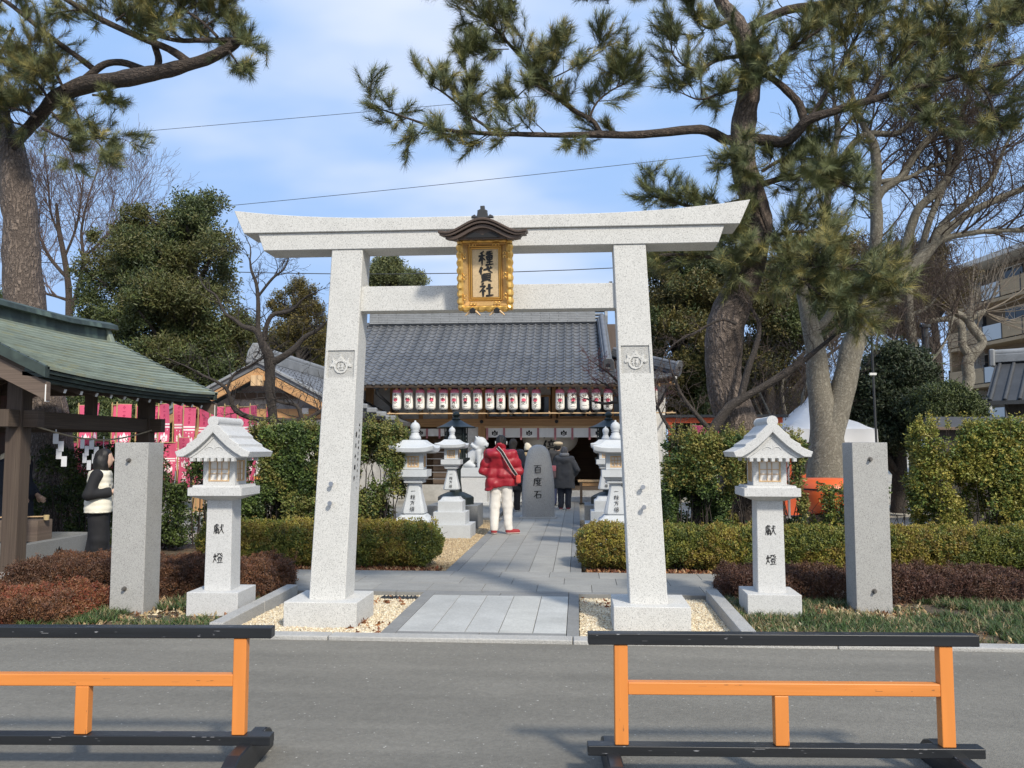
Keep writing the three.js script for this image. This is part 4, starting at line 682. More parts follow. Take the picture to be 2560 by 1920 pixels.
{ // big lantern, bench and stand inside the hall
  const b = thing('great_lantern', 'huge pale paper lantern with black brush characters hanging inside the dark hall entrance', 'paper lantern', [-0.86, 1.88, -26.9]);
  const rows = []; for (let k = 0; k <= 24; k++) { const t = k / 24, a = (t - 0.5) * Math.PI * 0.86; rows.push([Math.sin(a) * 0.52, 0.26 + Math.cos(a) * 0.62 - (k % 2) * 0.008]); }
  part('paper_body', ringLoft(rows, 36, 1.2), std({ color: lin(0.74, 0.71, 0.64), roughness: 0.9 }), b);
  part('lettering', brushText('万倍', 0.42, 0.43, 0.12, 0.01, 6).translate(0, 0.36, 0.885), M.ink, b);
  part('lower_ring', new THREE.CylinderGeometry(0.4, 0.4, 0.09, 28).translate(0, -0.53, 0), M.iron, b); part('upper_ring', new THREE.CylinderGeometry(0.4, 0.4, 0.09, 28).translate(0, 0.53, 0), M.iron, b); part('hook', rod([0, 0.55, 0], [0, 1.85, 0], 0.02), M.iron, b);
  const bench = thing('wooden_bench', 'pale wooden bench at the hall entrance beside the visitor in the grey coat', 'bench', [0.75, 0, -24.2]);
  part('seat', grainUV(bx(1.5, 0.06, 0.34, 0, 0.62, 0), 0), M.cypressPale, bench); part('apron', grainUV(bx(1.4, 0.1, 0.03, 0, 0.53, 0.12), 0), M.cypress, bench); for (const s of [-1, 1]) for (const k of [-1, 1]) part('leg', grainUV(bx(0.07, 0.6, 0.06, s * 0.66, 0.3, k * 0.12), 1), M.oldWood, bench);
  const st = thing('notice_box', 'small white paper box on a stand inside the dark hall entrance', 'box', [0.82, 0, -26.4]);
  part('stand', grainUV(bx(0.3, 0.7, 0.3, 0, 0.72, 0), 1), M.oldWood, st); part('white_box', bx(0.26, 0.3, 0.16, 0, 1.22, 0), M.whitePaper, st);
}
{ // downpipe at the wall corner
  const d = thing('downpipe', 'dark cranked rainwater downpipe under the hall eave beside the first paper lantern', 'downpipe', [-5.62, 0, -24.2]);
  part('pipe', tube([[-0.1, 3.3, 0.3, 0.045], [-0.1, 3.1, 0.25, 0.045], [0.22, 2.75, -0.3, 0.045], [0.2, 2.4, -0.7, 0.045], [0.02, 2.0, -0.85, 0.045], [0.02, 0.0, -0.85, 0.045]], 10), M.iron, d); part('hopper', bx(0.16, 0.16, 0.14, -0.1, 3.3, 0.3), M.iron, d);
}
{ // side building with gable towards the road
  const A = thing('side_building', 'low shrine office with tiled gable roof, orange wood bargeboards and white plaster wall', 'building', [-7.85, -0.1, -20.8]);
  const ap = 3.62, ev = 2.42, hs = 2.3, roofSlab = (s) => { const t = 0.12; return extrude([[0, ap], [s * hs, ev], [s * (hs + 0.03), ev + t], [0, ap + t + 0.04]], 7.5, 0.01).translate(0, 0, -3.3); };
  for (const s of [-1, 1]) part('roof_slope', triUV(roofSlab(s)), M.tile[1], A);
  const pt = panTile(0.26, 0.3, 0.03, 0.022), list = []; const ang = Math.atan2(ap - ev, hs);
  for (const s of [1]) for (let j = 0; j < 10; j++) for (let i = 0; i < 27; i++) { const m = new THREE.Matrix4().makeRotationY(s * Math.PI / 2).multiply(new THREE.Matrix4().makeRotationX(ang - 0.03)); const d = j / 10; m.setPosition(s * hs * (1 - d), mix(ev, ap, d) + 0.17, 0.36 - i * 0.262 + (s < 0 ? -0.26 : 0)); list.push(m); }
  const tg = part('roof_tiles', triUV(join(list.map((m) => pt.clone().applyMatrix4(m)))), M.tile[1], A); tg.userData.kind = 'stuff';
  for (const s of [-1, 1]) {
    part('barge_board', grainUV(extrude([[0, ap - 0.02], [s * hs, ev - 0.02], [s * hs, ev - 0.22], [0, ap - 0.24]], 0.07, 0.006).translate(0, 0, 0.42), 0), M.cypress, A);
    for (let i = 0; i < 9; i++) { const t = (i + 0.5) / 9; part('verge_tile', triUV(bx(0.32, 0.07, 0.3, 0, 0, 0, 0.015).rotateZ(-s * Math.atan2(ap - ev, hs)).translate(s * hs * (1 - t), mix(ev, ap, t) + 0.15, 0.36)), M.tilePale, A); }
  }
  part('ridge', triUV(join([bx(0.3, 0.26, 7.2, 0, ap + 0.26, -3.2, 0.02), new THREE.CylinderGeometry(0.11, 0.11, 7.3, 12).rotateX(Math.PI / 2).translate(0, ap + 0.44, -3.2)])), M.tilePale, A);
  part('ridge_end_tile', triUV(join([extrude([[-0.3, 0], [0.3, 0], [0.24, 0.3], [0.12, 0.5], [-0.12, 0.5], [-0.24, 0.3]], 0.12, 0.02).translate(0, ap + 0.1, 0.46), new THREE.TorusGeometry(0.1, 0.025, 8, 18).translate(0, ap + 0.3, 0.53)])), M.tilePale, A);
  part('pendant', grainUV(bx(0.3, 0.26, 0.1, 0, ap - 0.33, 0.46), 1), M.cypressPale, A);
  part('gable_wall', triUV(extrude([[-1.75, 0], [1.75, 0], [1.75, 2.55], [0, ap - 0.15], [-1.75, 2.55]], 0.1, 0).translate(0, 0, -0.3)), M.plasterGrey, A);
  part('plaster_panel', triUV(bx(3.3, 1.5, 0.06, 0, 1.6, -0.23, 0.003)), M.plaster, A);
  part('gable_beam', grainUV(bx(3.9, 0.24, 0.16, 0, 2.5, -0.15), 0), M.cypress, A); for (const x of [-1.7, 1.7]) part('post', grainUV(bx(0.18, 2.5, 0.18, x, 1.25, -0.16), 1), M.cypress, A); part('collar_beam', grainUV(bx(1.6, 0.16, 0.12, 0, 2.95, -0.15), 0), M.oldWood, A);
  for (const x of [-1.62, 1.05]) part('end_cap', bx(0.17, 0.15, 0.02, x, 2.56, -0.06, 0.004), M.whitePaper, A);
  for (const s of [-1, 1]) part('side_wall', triUV(bx(0.1, 2.5, 6.4, s * 1.72, 1.25, -3.4, 0)), M.plasterGrey, A);
  // amulet window
  const w = new THREE.Group(); w.name = 'counter_window'; w.position.set(0.42, 0, 0.0); A.add(w);
  part('window_hood', grainUV(bx(1.0, 0.12, 0.34, 0, 2.02, 0.02), 0), M.cypress, w); part('window_glass', sbx(0.84, 0.95, 0.02, 0, 1.42, -0.12), M.glassDark, w);
  for (const y of [0.95, 1.3, 1.62, 1.94]) part('window_rail', grainUV(bx(0.92, 0.045, 0.06, 0, y, -0.09), 0), M.orangeWood ??= woodMat([0.62, 0.29, 0.07], 317), w);
  for (let k = 0; k < 5; k++) part('window_stile', grainUV(bx(0.04, 1.0, 0.06, -0.44 + k * 0.22, 1.43, -0.08), 1), M.orangeWood, w);
  part('counter', grainUV(bx(1.1, 0.08, 0.4, 0, 0.9, 0.05), 0), M.orangeWood, w); part('paper_note', bx(0.14, 0.16, 0.006, 0.1, 1.78, -0.05, 0), M.whitePaper, w);
  // lean-to roof towards the hall
  part('lean_to_roof', triUV(extrude([[1.6, 2.95], [3.05, 2.36], [3.05, 2.26], [1.6, 2.82]], 3.0, 0.01).translate(0, 0, -2.6)), M.tile[0], A);
  for (let i = 0; i < 6; i++) part('lean_to_edge_tile', triUV(bx(0.27, 0.13, 0.16, 1.75 + i * 0.25, 2.93 - i * 0.102, -1.08, 0.03)), M.tilePale, A);
  part('lean_to_wall', triUV(bx(1.3, 2.3, 0.1, 2.35, 1.15, -2.0, 0)), M.plasterGrey, A);
}

// ---------------------------------------------------------------- stone lanterns along the path
{
  const k = 0.001187, Y = (z) => 1.94 - (z - 85) * k, m = M.graniteBlue;
  const L = thing('stone_lantern', 'bluish stone lantern', 'stone lantern', [0, 0, 0], 0, 'bluish stone lanterns along the path');
  // roof: square plan, corners swept up
  const sq = (rows) => loft(rows.map(([y, w, up]) => { const o = [], n = 6; for (let s = 0; s < 4; s++) for (let i = 0; i < n; i++) { const t = 1 - i / n * 2, c = [[1, t], [t, -1], [-1, -t], [-t, 1]][s]; o.push([c[0] * w, y + up * Math.pow(Math.abs(t), 3), c[1] * w]); } return o; }), { crease: 0.75 });
  part('roof', triUV(sq([[Y(505), 0.15, 0], [Y(503), 0.29, 0.01], [Y(488), 0.325, 0.028], [Y(440), 0.335, 0.036], [Y(432), 0.328, 0.034], [Y(415), 0.27, 0.02], [Y(385), 0.215, 0.01], [Y(350), 0.175, 0], [Y(336), 0.155, 0], [Y(334), 0.10, 0]])), m, L);
  part('finial', triUV(new THREE.LatheGeometry([[0.001, Y(338)], [0.088, Y(338)], [0.09, Y(308)], [0.082, Y(290)], [0.062, Y(268)], [0.064, Y(252)], [0.052, Y(245)], [0.05, Y(236)], [0.066, Y(228)], [0.062, Y(222)], [0.052, Y(218)], [0.07, Y(195)], [0.074, Y(170)], [0.066, Y(140)], [0.042, Y(116)], [0.016, Y(106)], [0.013, Y(88)], [0.001, Y(85)]].map(([x, y]) => new THREE.Vector2(x, y)), 28)), m, L);
  const hw = 0.152, wo = 0.088, y0 = Y(706), y3 = Y(503), y1 = Y(680), y2 = Y(535), ch = [bx(2 * hw, y1 - y0, 2 * hw, 0, (y0 + y1) / 2, 0), bx(2 * hw, y3 - y2, 2 * hw, 0, (y2 + y3) / 2, 0)];
  for (const a of [-1, 1]) for (const b of [-1, 1]) ch.push(bx(hw - wo, y2 - y1 + 0.004, hw - wo, a * (hw + wo) / 2, (y1 + y2) / 2, b * (hw + wo) / 2));
  const box = part('light_chamber', triUV(join(ch)), m, L);
  for (const t of [0, 1, 3]) { const w = new THREE.Group(); w.name = 'window'; w.rotation.y = t * Math.PI / 2; box.add(w); const cy = (y1 + y2) / 2, h = y2 - y1, z = hw - 0.012, f = []; for (const s of [-1, 1]) { f.push(bx(0.02, h, 0.02, s * (wo - 0.01), cy, z, 0.001), bx(2 * wo - 0.04, 0.02, 0.02, 0, cy + s * (h / 2 - 0.01), z, 0.001)); for (const [a, b, c, d] of [[0.012, h - 0.04, s * 0.024, 0], [2 * wo - 0.04, 0.011, 0, s * 0.022]]) f.push(bx(a, b, 0.012, c, cy + d, z - (d ? 0.003 : 0), 0)); }
    part('window_frame', grainUV(join(f), 1), M.cypressPale, w); part('paper', sbx(2 * wo, h, 0.004, 0, cy, z - 0.02), M.whitePaper, w); }
  part('platform', triUV(squareLoft([[Y(838), 0.15, 0.01], [Y(828), 0.165, 0.01], [Y(800), 0.185, 0.01], [Y(796), 0.205, 0.008], [Y(795), 0.217, 0.006], [Y(708), 0.217, 0.006]], 0.4)), m, L);
  const sh = part('shaft', triUV(squareLoft([[Y(1268), 0.155, 0.05], [Y(1250), 0.175, 0.045], [Y(1225), 0.172, 0.04], [Y(1150), 0.152, 0.035], [Y(1080), 0.132, 0.03], [Y(1000), 0.112, 0.028], [Y(930), 0.099, 0.028], [Y(890), 0.097, 0.028], [Y(882), 0.102, 0.02], [Y(872), 0.146, 0.015], [Y(848), 0.15, 0.015], [Y(840), 0.14, 0.02]], 0.5)), m, L);
  part('lettering', brushText('一粒万倍', 0.076, 0.089, 0.10, 0.003, 12, 0.05).rotateX(-0.26).translate(0, Y(945), 0.103), M.ink, sh);
  part('base_stone', triUV(squareLoft([[Y(1560), 0.26, 0.006], [Y(1340), 0.26, 0.006], [Y(1328), 0.255, 0.006], [Y(1312), 0.232, 0.01], [Y(1295), 0.205, 0.02], [Y(1275), 0.19, 0.04], [Y(1268), 0.18, 0.045]], 0.6)), m, L);
  part('lower_step', triUV(bx(0.66, 0.2, 0.66, 0, 0.06, 0, 0.006)), m, L);
  const P1 = [-2.45, 0, -12.75], P2 = [-2.22, 0, -15.0], R1 = [0.565, 0, -12.85], R2 = [0.50, 0, -15.35];
  L.position.set(...P1); L.userData.label = 'bluish stone lantern with round finial rising behind the box hedge by the tall ivy screen';
  // the rear pair stands on two extra steps and is a little smaller
  const two = L.clone(); two.name = numbered('stone_lantern'); two.userData = { ...L.userData, label: 'bluish stone lantern on three steps between hedge and red jacket visitor' };
  two.children.filter((o) => o.name === 'lower_step').forEach((o) => two.remove(o)); scene.add(two);
  two.children.forEach((o) => { if (o.name === 'base_stone') o.geometry = triUV(squareLoft([[0.42, 0.215, 0.005], [0.60, 0.215, 0.005], [0.61, 0.205, 0.006], [0.63, 0.175, 0.015], [0.66, 0.155, 0.03], [0.672, 0.15, 0.035]], 0.6)); else { o.scale.setScalar(0.8); o.position.y = 1.915 - 1.94 * 0.8; } });
  part('upper_step', triUV(bx(0.56, 0.215, 0.56, 0, 0.315, 0, 0.006)), m, two); part('lower_step', triUV(bx(0.76, 0.25, 0.76, 0, 0.085, 0, 0.006)), m, two);
  two.position.set(...P2);
  copyOf(two, R2, 0, 'bluish stone lantern on three steps half hidden behind the gate post');
  copyOf(L, R1, 0, 'bluish stone lantern standing directly behind the gate post on its own low plinth');
}
{ // bronze lanterns
  const B = thing('bronze_lantern', 'dark bronze lantern with wide curved roof behind the stepped stone lantern', 'bronze lantern', [-2.42, 0, -16.9], 0.39, 'dark bronze lanterns');
  const oct = (rows, cr = 0.4) => ringLoft(rows, 8, cr, Math.PI / 8);
  part('plinth', triUV(bx(0.98, 0.5, 0.98, 0, 0.17, 0, 0.006).rotateY(-0.39)), M.graniteDark, B);
  part('base', oct([[0.42, 0.36], [0.56, 0.36], [0.6, 0.3], [0.66, 0.16]]), M.bronze, B);
  part('stem', oct([[0.64, 0.13], [0.9, 0.1], [1.1, 0.1], [1.2, 0.15], [1.3, 0.28], [1.34, 0.28]]), M.bronze, B);
  part('fire_box', join([oct([[1.34, 0.2], [1.94, 0.2]]), ...Array.from({ length: 8 }, (_, i) => { const a = i * Math.PI / 4; return bx(0.02, 0.6, 0.02, 0, 1.64, 0.225, 0).rotateY(a + Math.PI / 8); })]), M.bronze, B);
  { const lat = []; for (let f = 0; f < 8; f++) for (let i = 0; i < 3; i++) for (let j = 0; j < 5; j++) lat.push(new THREE.TorusGeometry(0.022, 0.005, 4, 6).translate(-0.045 + i * 0.045, 1.5 + j * 0.075, 0.205).rotateY(f * Math.PI / 4)); part('lattice', join(lat), M.bronze, B); }
  part('gilt_ornament', join([0, 2, 4, 6].map((f) => new THREE.SphereGeometry(0.04, 8, 6).scale(1, 1.3, 0.4).translate(0, 1.46, 0.22).rotateY(f * Math.PI / 4))), M.gold, B);
  part('roof', oct([[1.93, 0.2], [1.925, 0.38], [1.945, 0.4], [1.955, 0.36], [2.0, 0.25], [2.05, 0.16], [2.085, 0.1], [2.09, 0.06]], 0.5), M.bronze, B);
  part('finial', new THREE.LatheGeometry([[0.001, 2.08], [0.085, 2.09], [0.08, 2.115], [0.045, 2.13], [0.05, 2.15], [0.075, 2.175], [0.078, 2.2], [0.055, 2.235], [0.02, 2.255], [0.001, 2.26]].map(([x, y]) => new THREE.Vector2(x, y)), 20), M.bronze, B);
  copyOf(B, [0.62, 0, -17.2], 0.39, 'dark bronze lantern mostly hidden behind the gate post and stone lanterns');
}
{ // komainu on pedestals
  const K = thing('guardian_lion', 'grey stone guardian lion statue seated on a tall pedestal before the white wall', 'statue', [-2.83, 0, -23.25], 0, 'stone guardian lions before the hall');
  const body = (x, y, z) => { let d = capsule(x, y, z, [-0.16, 0.2, 0], [0.12, 0.5, 0], 0.19, 0.15); d = smin(d, ball(x, y, z, [0.2, 0.7, 0], [0.19, 0.19, 0.18]), 0.1); d = smin(d, capsule(x, y, z, [0.25, 0.66, 0], [0.36, 0.655, 0], 0.1, 0.075), 0.05);
    for (const s of [-1, 1]) { d = smin(d, capsule(x, y, z, [0.17, 0.46, s * 0.1], [0.2, 0.07, s * 0.1], 0.085, 0.06), 0.05); d = smin(d, capsule(x, y, z, [0.2, 0.05, s * 0.1], [0.31, 0.045, s * 0.1], 0.06, 0.05), 0.03); d = smin(d, capsule(x, y, z, [-0.2, 0.14, s * 0.14], [0.04, 0.06, s * 0.15], 0.13, 0.06), 0.06); d = smin(d, capsule(x, y, z, [0.13, 0.83, s * 0.1], [0.09, 0.9, s * 0.12], 0.05, 0.02), 0.04); d = smin(d, ball(x, y, z, [0.33, 0.745, s * 0.06], [0.035, 0.03, 0.03]), 0.02); }
    d = smin(d, capsule(x, y, z, [0.4, 0.69, 0], [0.42, 0.685, 0], 0.035, 0.03), 0.02);
    for (let i = 0; i < 14; i++) { const a = i * 2.4, yy = 0.5 + 0.28 * ((i * 0.37) % 1); d = smin(d, ball(x, y, z, [0.08 + 0.15 * Math.cos(a) * 0.9, yy + 0.05, 0.16 * Math.sin(a)], [0.055, 0.05, 0.055]), 0.02); }
    d = smin(d, capsule(x, y, z, [-0.32, 0.2, 0], [-0.36, 0.52, 0], 0.08, 0.1), 0.05); d = smin(d, ball(x, y, z, [-0.33, 0.68, 0], [0.09, 0.13, 0.07]), 0.06);
    d = Math.max(d, -capsule(x, y, z, [0.36, 0.6, -0.1], [0.36, 0.6, 0.1], 0.022, 0.022)); return Math.max(d, -y - 0.01); };
  part('lion', sdfMesh(body, [-0.55, -0.03, -0.36], [0.52, 1.0, 0.36], 0.018).rotateY(-0.25).scale(0.95, 0.95, 0.95).translate(0, 1.0, 0), M.graniteBlue, K);
  part('upper_slab', triUV(bx(0.84, 0.24, 0.7, 0, 0.89, 0)), M.graniteBlue, K); part('pedestal', triUV(bx(0.78, 0.8, 0.64, 0, 0.39, 0)), M.graniteLantern, K); part('foot_slab', triUV(bx(1.0, 0.12, 0.86, 0, 0.03, 0)), M.graniteLantern, K);
  const c = copyOf(K, [1.2, 0, -23.25], Math.PI, 'grey stone guardian lion statue whose pedestal shows past the gate post lanterns');
}
{ // the hundred-times stone
  const H = thing('standing_stone', 'tall polished grey standing stone with rounded top and three carved characters on path', 'standing stone', [-0.865, 0.02, -18.75]);
  const R = [[0, 0.355], [0.1, 0.356], [0.4, 0.357], [0.7, 0.35], [0.95, 0.328], [1.15, 0.298], [1.3, 0.27], [1.4, 0.245], [1.48, 0.208], [1.54, 0.155], [1.57, 0.1], [1.585, 0.04], [1.586, 0.004]];
  const ring = (y, w) => Array.from({ length: 32 }, (_, i) => { const a = -i / 32 * Math.PI * 2, c = Math.cos(a), s = Math.sin(a), q = 0.8 + 0.02 * noise3(c * 2, y * 3, s * 2), f = (v) => Math.sign(v) * Math.pow(Math.abs(v), 0.75); return [f(c) * w, y, f(s) * w * 0.62 * q / 0.8]; });
  part('stone', triUV(loft(R.map(([y, w]) => ring(y, w)), { crease: 1.0 })), M.granitePolished, H);
  part('carved_lettering', brushText('百度石', 0.2, 0.275, 0.10, 0.006, 14, 0.04).translate(0, 1.16, 0.219), M.ink, H);
  part('mortar_base', triUV(bx(0.8, 0.03, 0.6, 0, 0.01, 0, 0.008)), M.concrete, H);
}
// ---------------------------------------------------------------- water pavilion
{
  const T = thing('water_pavilion', 'wooden purification pavilion with green patinated copper roof and stone water basin', 'pavilion', [-7.7, 0, -11.1]);
  const X = (x) => x + 7.7, Z = (z) => z + 11.1, W = (n, w, h, d, x, y, z, ax, m = M.greyWood) => part(n, grainUV(bx(w, h, d, X(x), y, Z(z), 0.006), ax, x * 0.3 + z), m, T);
  const zf = -8.9, zb = -13.35, prof = (t) => [mix(-5.8, -7.58, t), 2.34 + 0.88 * (0.94 * t + 0.06 * t * t)], lift = (z) => 0.05 * Math.pow(Math.abs((z - (zf + zb) / 2) / ((zf - zb) / 2)), 2.5);
  const roof = new THREE.Group(); roof.name = 'roof'; T.add(roof);
  const rows = 16, r = rng(41);
  for (const s of [1, -1]) for (let j = 0; j < rows; j++) { // courses of copper sheets, each row broken into lengths
    const [x0, y0] = prof(j / rows), [x1, y1] = prof((j + 1.12) / rows), n = 14, pos = [], q = (a, b, c, d) => pos.push(...a, ...b, ...c, ...a, ...c, ...d), sx = (x) => s * X(x);
    for (let i = 0; i < n; i++) { const za = mix(zf, zb, i / n), zc = mix(zf, zb, (i + 1) / n), p = (x, y, z, h) => [sx(x), y + h + lift(z), Z(z)]; const A = p(x0, y0, za, 0.03), B = p(x0, y0, zc, 0.03), C = p(x1, y1, zc, 0.002), D = p(x1, y1, za, 0.002), E = p(x0, y0, za, -0.006), F = p(x0, y0, zc, -0.006); if (s > 0) { q(A, B, C, D); q(E, F, B, A); } else { q(D, C, B, A); q(A, B, F, E); } }
    part('copper_course', triUV(fromTris(pos, 0.5), 1, [r() * 3, r() * 3]), M.copper[(r() * 3) | 0], roof);
  }
  const under = (t, d) => { const [x, y] = prof(t); return [x, y - d]; };
  for (const s of [1, -1]) { // thick layered eave and boarding
    for (let k = 0; k < 3; k++) part('eave_layer', triUV(loft([0, 0.25, 0.5, 0.75, 1].map((u) => { const z = mix(zf - 0.02 * k, zb + 0.02 * k, u), x = -5.82 - 0.04 * k, y = 2.325 - k * 0.042 + lift(z); return [[s * X(x), y, Z(z)], [s * X(x), y - 0.038, Z(z)], [s * X(x - 0.25), y - 0.015, Z(z)], [s * X(x - 0.25), y + 0.03, Z(z)]]; }), { crease: 0.3 })), M.copperDark, roof);
    part('roof_boarding', triUV(loft([0.1, 0.4, 0.7, 1].map((t) => { const [x, y] = prof(t); return [[s * X(x - 0.03), y - 0.03, Z(zf - 0.03)], [s * X(x - 0.03), y - 0.03, Z(zb + 0.03)], [s * X(x - 0.03), y - 0.1, Z(zb + 0.03)], [s * X(x - 0.03), y - 0.1, Z(zf - 0.03)]]; }), { crease: 0.3 })), M.oldWood, roof);
    for (const z of [zf + 0.0, zb + 0.06]) { // edge roll and wooden bargeboard of each gable end
      part('gable_edge', triUV(loft([0, 0.25, 0.5, 0.75, 1].map((t) => { const [x, y] = prof(t), l = lift(zf); return [[s * X(x), y + 0.02 + l, Z(z + 0.05)], [s * X(x), y - 0.10 + l, Z(z + 0.05)], [s * X(x), y - 0.10 + l, Z(z - 0.03)], [s * X(x), y + 0.02 + l, Z(z - 0.03)]]; }), { crease: 0.3 })), M.copperDark, roof);
      part('barge_board', grainUV(loft([-0.02, 0.25, 0.5, 0.75, 1].map((t) => { const [x, y] = prof(t), d = 0.2; return [[s * X(x - 0.05), y - 0.085, Z(z - 0.02)], [s * X(x - 0.05), y - 0.085 - d, Z(z - 0.02)], [s * X(x - 0.05), y - 0.085 - d, Z(z - 0.08)], [s * X(x - 0.05), y - 0.085, Z(z - 0.08)]]; }), { crease: 0.3 }), 0), M.greyWood, roof);
      part('barge_tip', bx(0.012, 0.19, 0.07, s * X(-5.83), 2.12, Z(z - 0.05), 0.002).rotateZ(0), M.whitePaper, roof);
    }
    for (let i = 0; i < 13; i++) { const z = mix(zf - 0.25, zb + 0.25, i / 12); part('rafter', grainUV(bx(1.75, 0.06, 0.055, 0, 0, 0).rotateZ(s * -0.37).translate(s * X(-6.78), 2.5, Z(z)), 0), M.oldWood, roof); part('rafter_cap', bx(0.008, 0.045, 0.04, 0, 0, 0, 0).rotateZ(s * -0.37).translate(s * (X(-5.957)), 2.177, Z(z)), M.whitePaper, roof); }
  }
  part('ridge', triUV(loft([zf - 0.1, -10.5, -12, zb + 0.15].map((z, i) => { const u = [0.03, 0, 0, 0.05][i]; return [[0.15, 3.16 + u, Z(z)], [0.13, 3.38 + u, Z(z)], [-0.13, 3.38 + u, Z(z)], [-0.15, 3.16 + u, Z(z)]]; }), { crease: 0.3 })), M.copperDark, roof);
  part('ridge_cap', triUV(loft([zf - 0.05, -10.5, -12, zb + 0.05].map((z, i) => { const u = [0.04, 0, 0, 0.07][i]; return [[0.22, 3.38 + u, Z(z)], [0.2, 3.45 + u, Z(z)], [0.08, 3.5 + u, Z(z)], [-0.08, 3.5 + u, Z(z)], [-0.2, 3.45 + u, Z(z)], [-0.22, 3.38 + u, Z(z)]]; }), { crease: 0.3 })), M.copperDark, roof);
  part('ridge_end', triUV(extrude([[-0.42, -0.26], [-0.36, -0.14], [-0.25, -0.05], [-0.2, 0.12], [-0.12, 0.3], [0.12, 0.3], [0.2, 0.12], [0.25, -0.05], [0.36, -0.14], [0.42, -0.26], [0.2, -0.12], [0, -0.06], [-0.2, -0.12]].reverse(), 0.12, 0.012).translate(0, 3.18, Z(zb + 0.2))), M.copper[0], roof);
  // posts and beams
  const pz = [-9.5, -12.45];
  for (const z of pz) for (const x of [-6.52, -8.88]) { W('post', 0.19, 2.5, 0.19, x, 1.25, z, 1, M.oldWood); part('post_shoe', triUV(squareLoft([[-0.05, 0.2], [0.06, 0.19], [0.1, 0.15]]).translate(X(x), 0, Z(z))), M.granitePost, T); }
  for (const x of [-6.52, -8.88]) { W('tie_beam', 0.13, 0.2, 3.5, x, 1.86, -10.97, 2, M.oldWood); W('wall_plate', 0.15, 0.18, 4.1, x, 2.42, -11.1, 2, M.oldWood); }
  for (const z of pz) { W('cross_beam', 2.9, 0.2, 0.13, -7.7, 1.86, z, 0, M.oldWood); W('cross_beam', 2.7, 0.2, 0.15, -7.7, 2.42, z, 0, M.oldWood); W('king_post', 0.14, 0.7, 0.14, -7.7, 2.85, z, 1, M.oldWood); }
  for (const z of [-9.5]) part('beam_end_cap', bx(0.1, 0.13, 0.008, X(-6.52), 1.86, Z(z) + 0.105, 0.002), M.whitePaper, T);
  W('bracket', 0.12, 0.34, 0.12, -6.52, 2.12, -10.97, 1, M.oldWood);
  // basin
  const bs = new THREE.Group(); bs.name = 'water_basin'; T.add(bs); const B = (n, w, h, d, x, y, z, m) => part(n, triUV(bx(w, h, d, X(x), y, Z(z), 0.008)), m, bs);
  B('basin_wall', 0.12, 0.3, 1.55, -6.5, 0.24, -10.38, M.graniteDark); B('basin_wall', 0.12, 0.3, 1.55, -8.6, 0.24, -10.38, M.graniteDark); for (const z of [-9.68, -11.1]) B('basin_wall', 2.0, 0.3, 0.12, -7.55, 0.24, z, M.graniteDark);
  B('basin_plinth', 2.5, 0.16, 1.95, -7.55, 0.02, -10.38, M.granitePost); B('corner_pillar', 0.16, 0.42, 0.16, -6.48, 0.29, -11.2, M.graniteDark); B('basin_floor', 2.0, 0.05, 1.4, -7.55, 0.13, -10.38, M.graniteDark);
  part('water', sbx(1.98, 0.006, 1.36, X(-7.55), 0.31, Z(-10.38)), new THREE.MeshPhysicalMaterial({ color: lin(0.03, 0.04, 0.04), roughness: 0.04 }), bs);
  part('basin_crest', extrude(crestOutline().map(([x, y]) => [x * 0.075, y * 0.075]), 0.006, 0.001, [circle(0.034, 18, -0.009).reverse()]).rotateY(Math.PI / 2).translate(X(-6.436), 0.23, Z(-10.25)), M.ink, bs);
}
{ // offering box beside the basin, ladle on it
  const o = thing('wooden_box', 'small weathered wooden box with dark mark standing on the basin edge', 'box', [-6.85, 0.0, -10.2]);
  part('box_body', grainUV(bx(0.5, 0.26, 0.3, 0, 0.5, 0), 0), M.greyWood, o); for (const s of [-1, 1]) part('box_leg', grainUV(bx(0.05, 0.3, 0.05, s * 0.2, 0.22, 0.1), 1), M.greyWood, o); part('mark', extrude([[-0.05, -0.05], [0.05, -0.05], [0.02, 0], [0.035, 0.01], [0, 0.07], [-0.035, 0.01], [-0.02, 0]], 0.004, 0).translate(0.06, 0.52, 0.152), M.ink, o);
  const l = thing('bamboo_ladle', 'bamboo ladle lying across the small wooden box at the basin', 'ladle', [-6.85, 0.66, -10.15], 0.1);
  part('handle', rod([-0.3, 0, 0], [0.26, 0.012, 0], 0.009, 8), M.cypressPale, l); part('cup', new THREE.CylinderGeometry(0.035, 0.03, 0.06, 14, 1, true).translate(0.28, 0.0, 0), std({ color: lin(0.5, 0.38, 0.2), side: THREE.DoubleSide }), l);
}
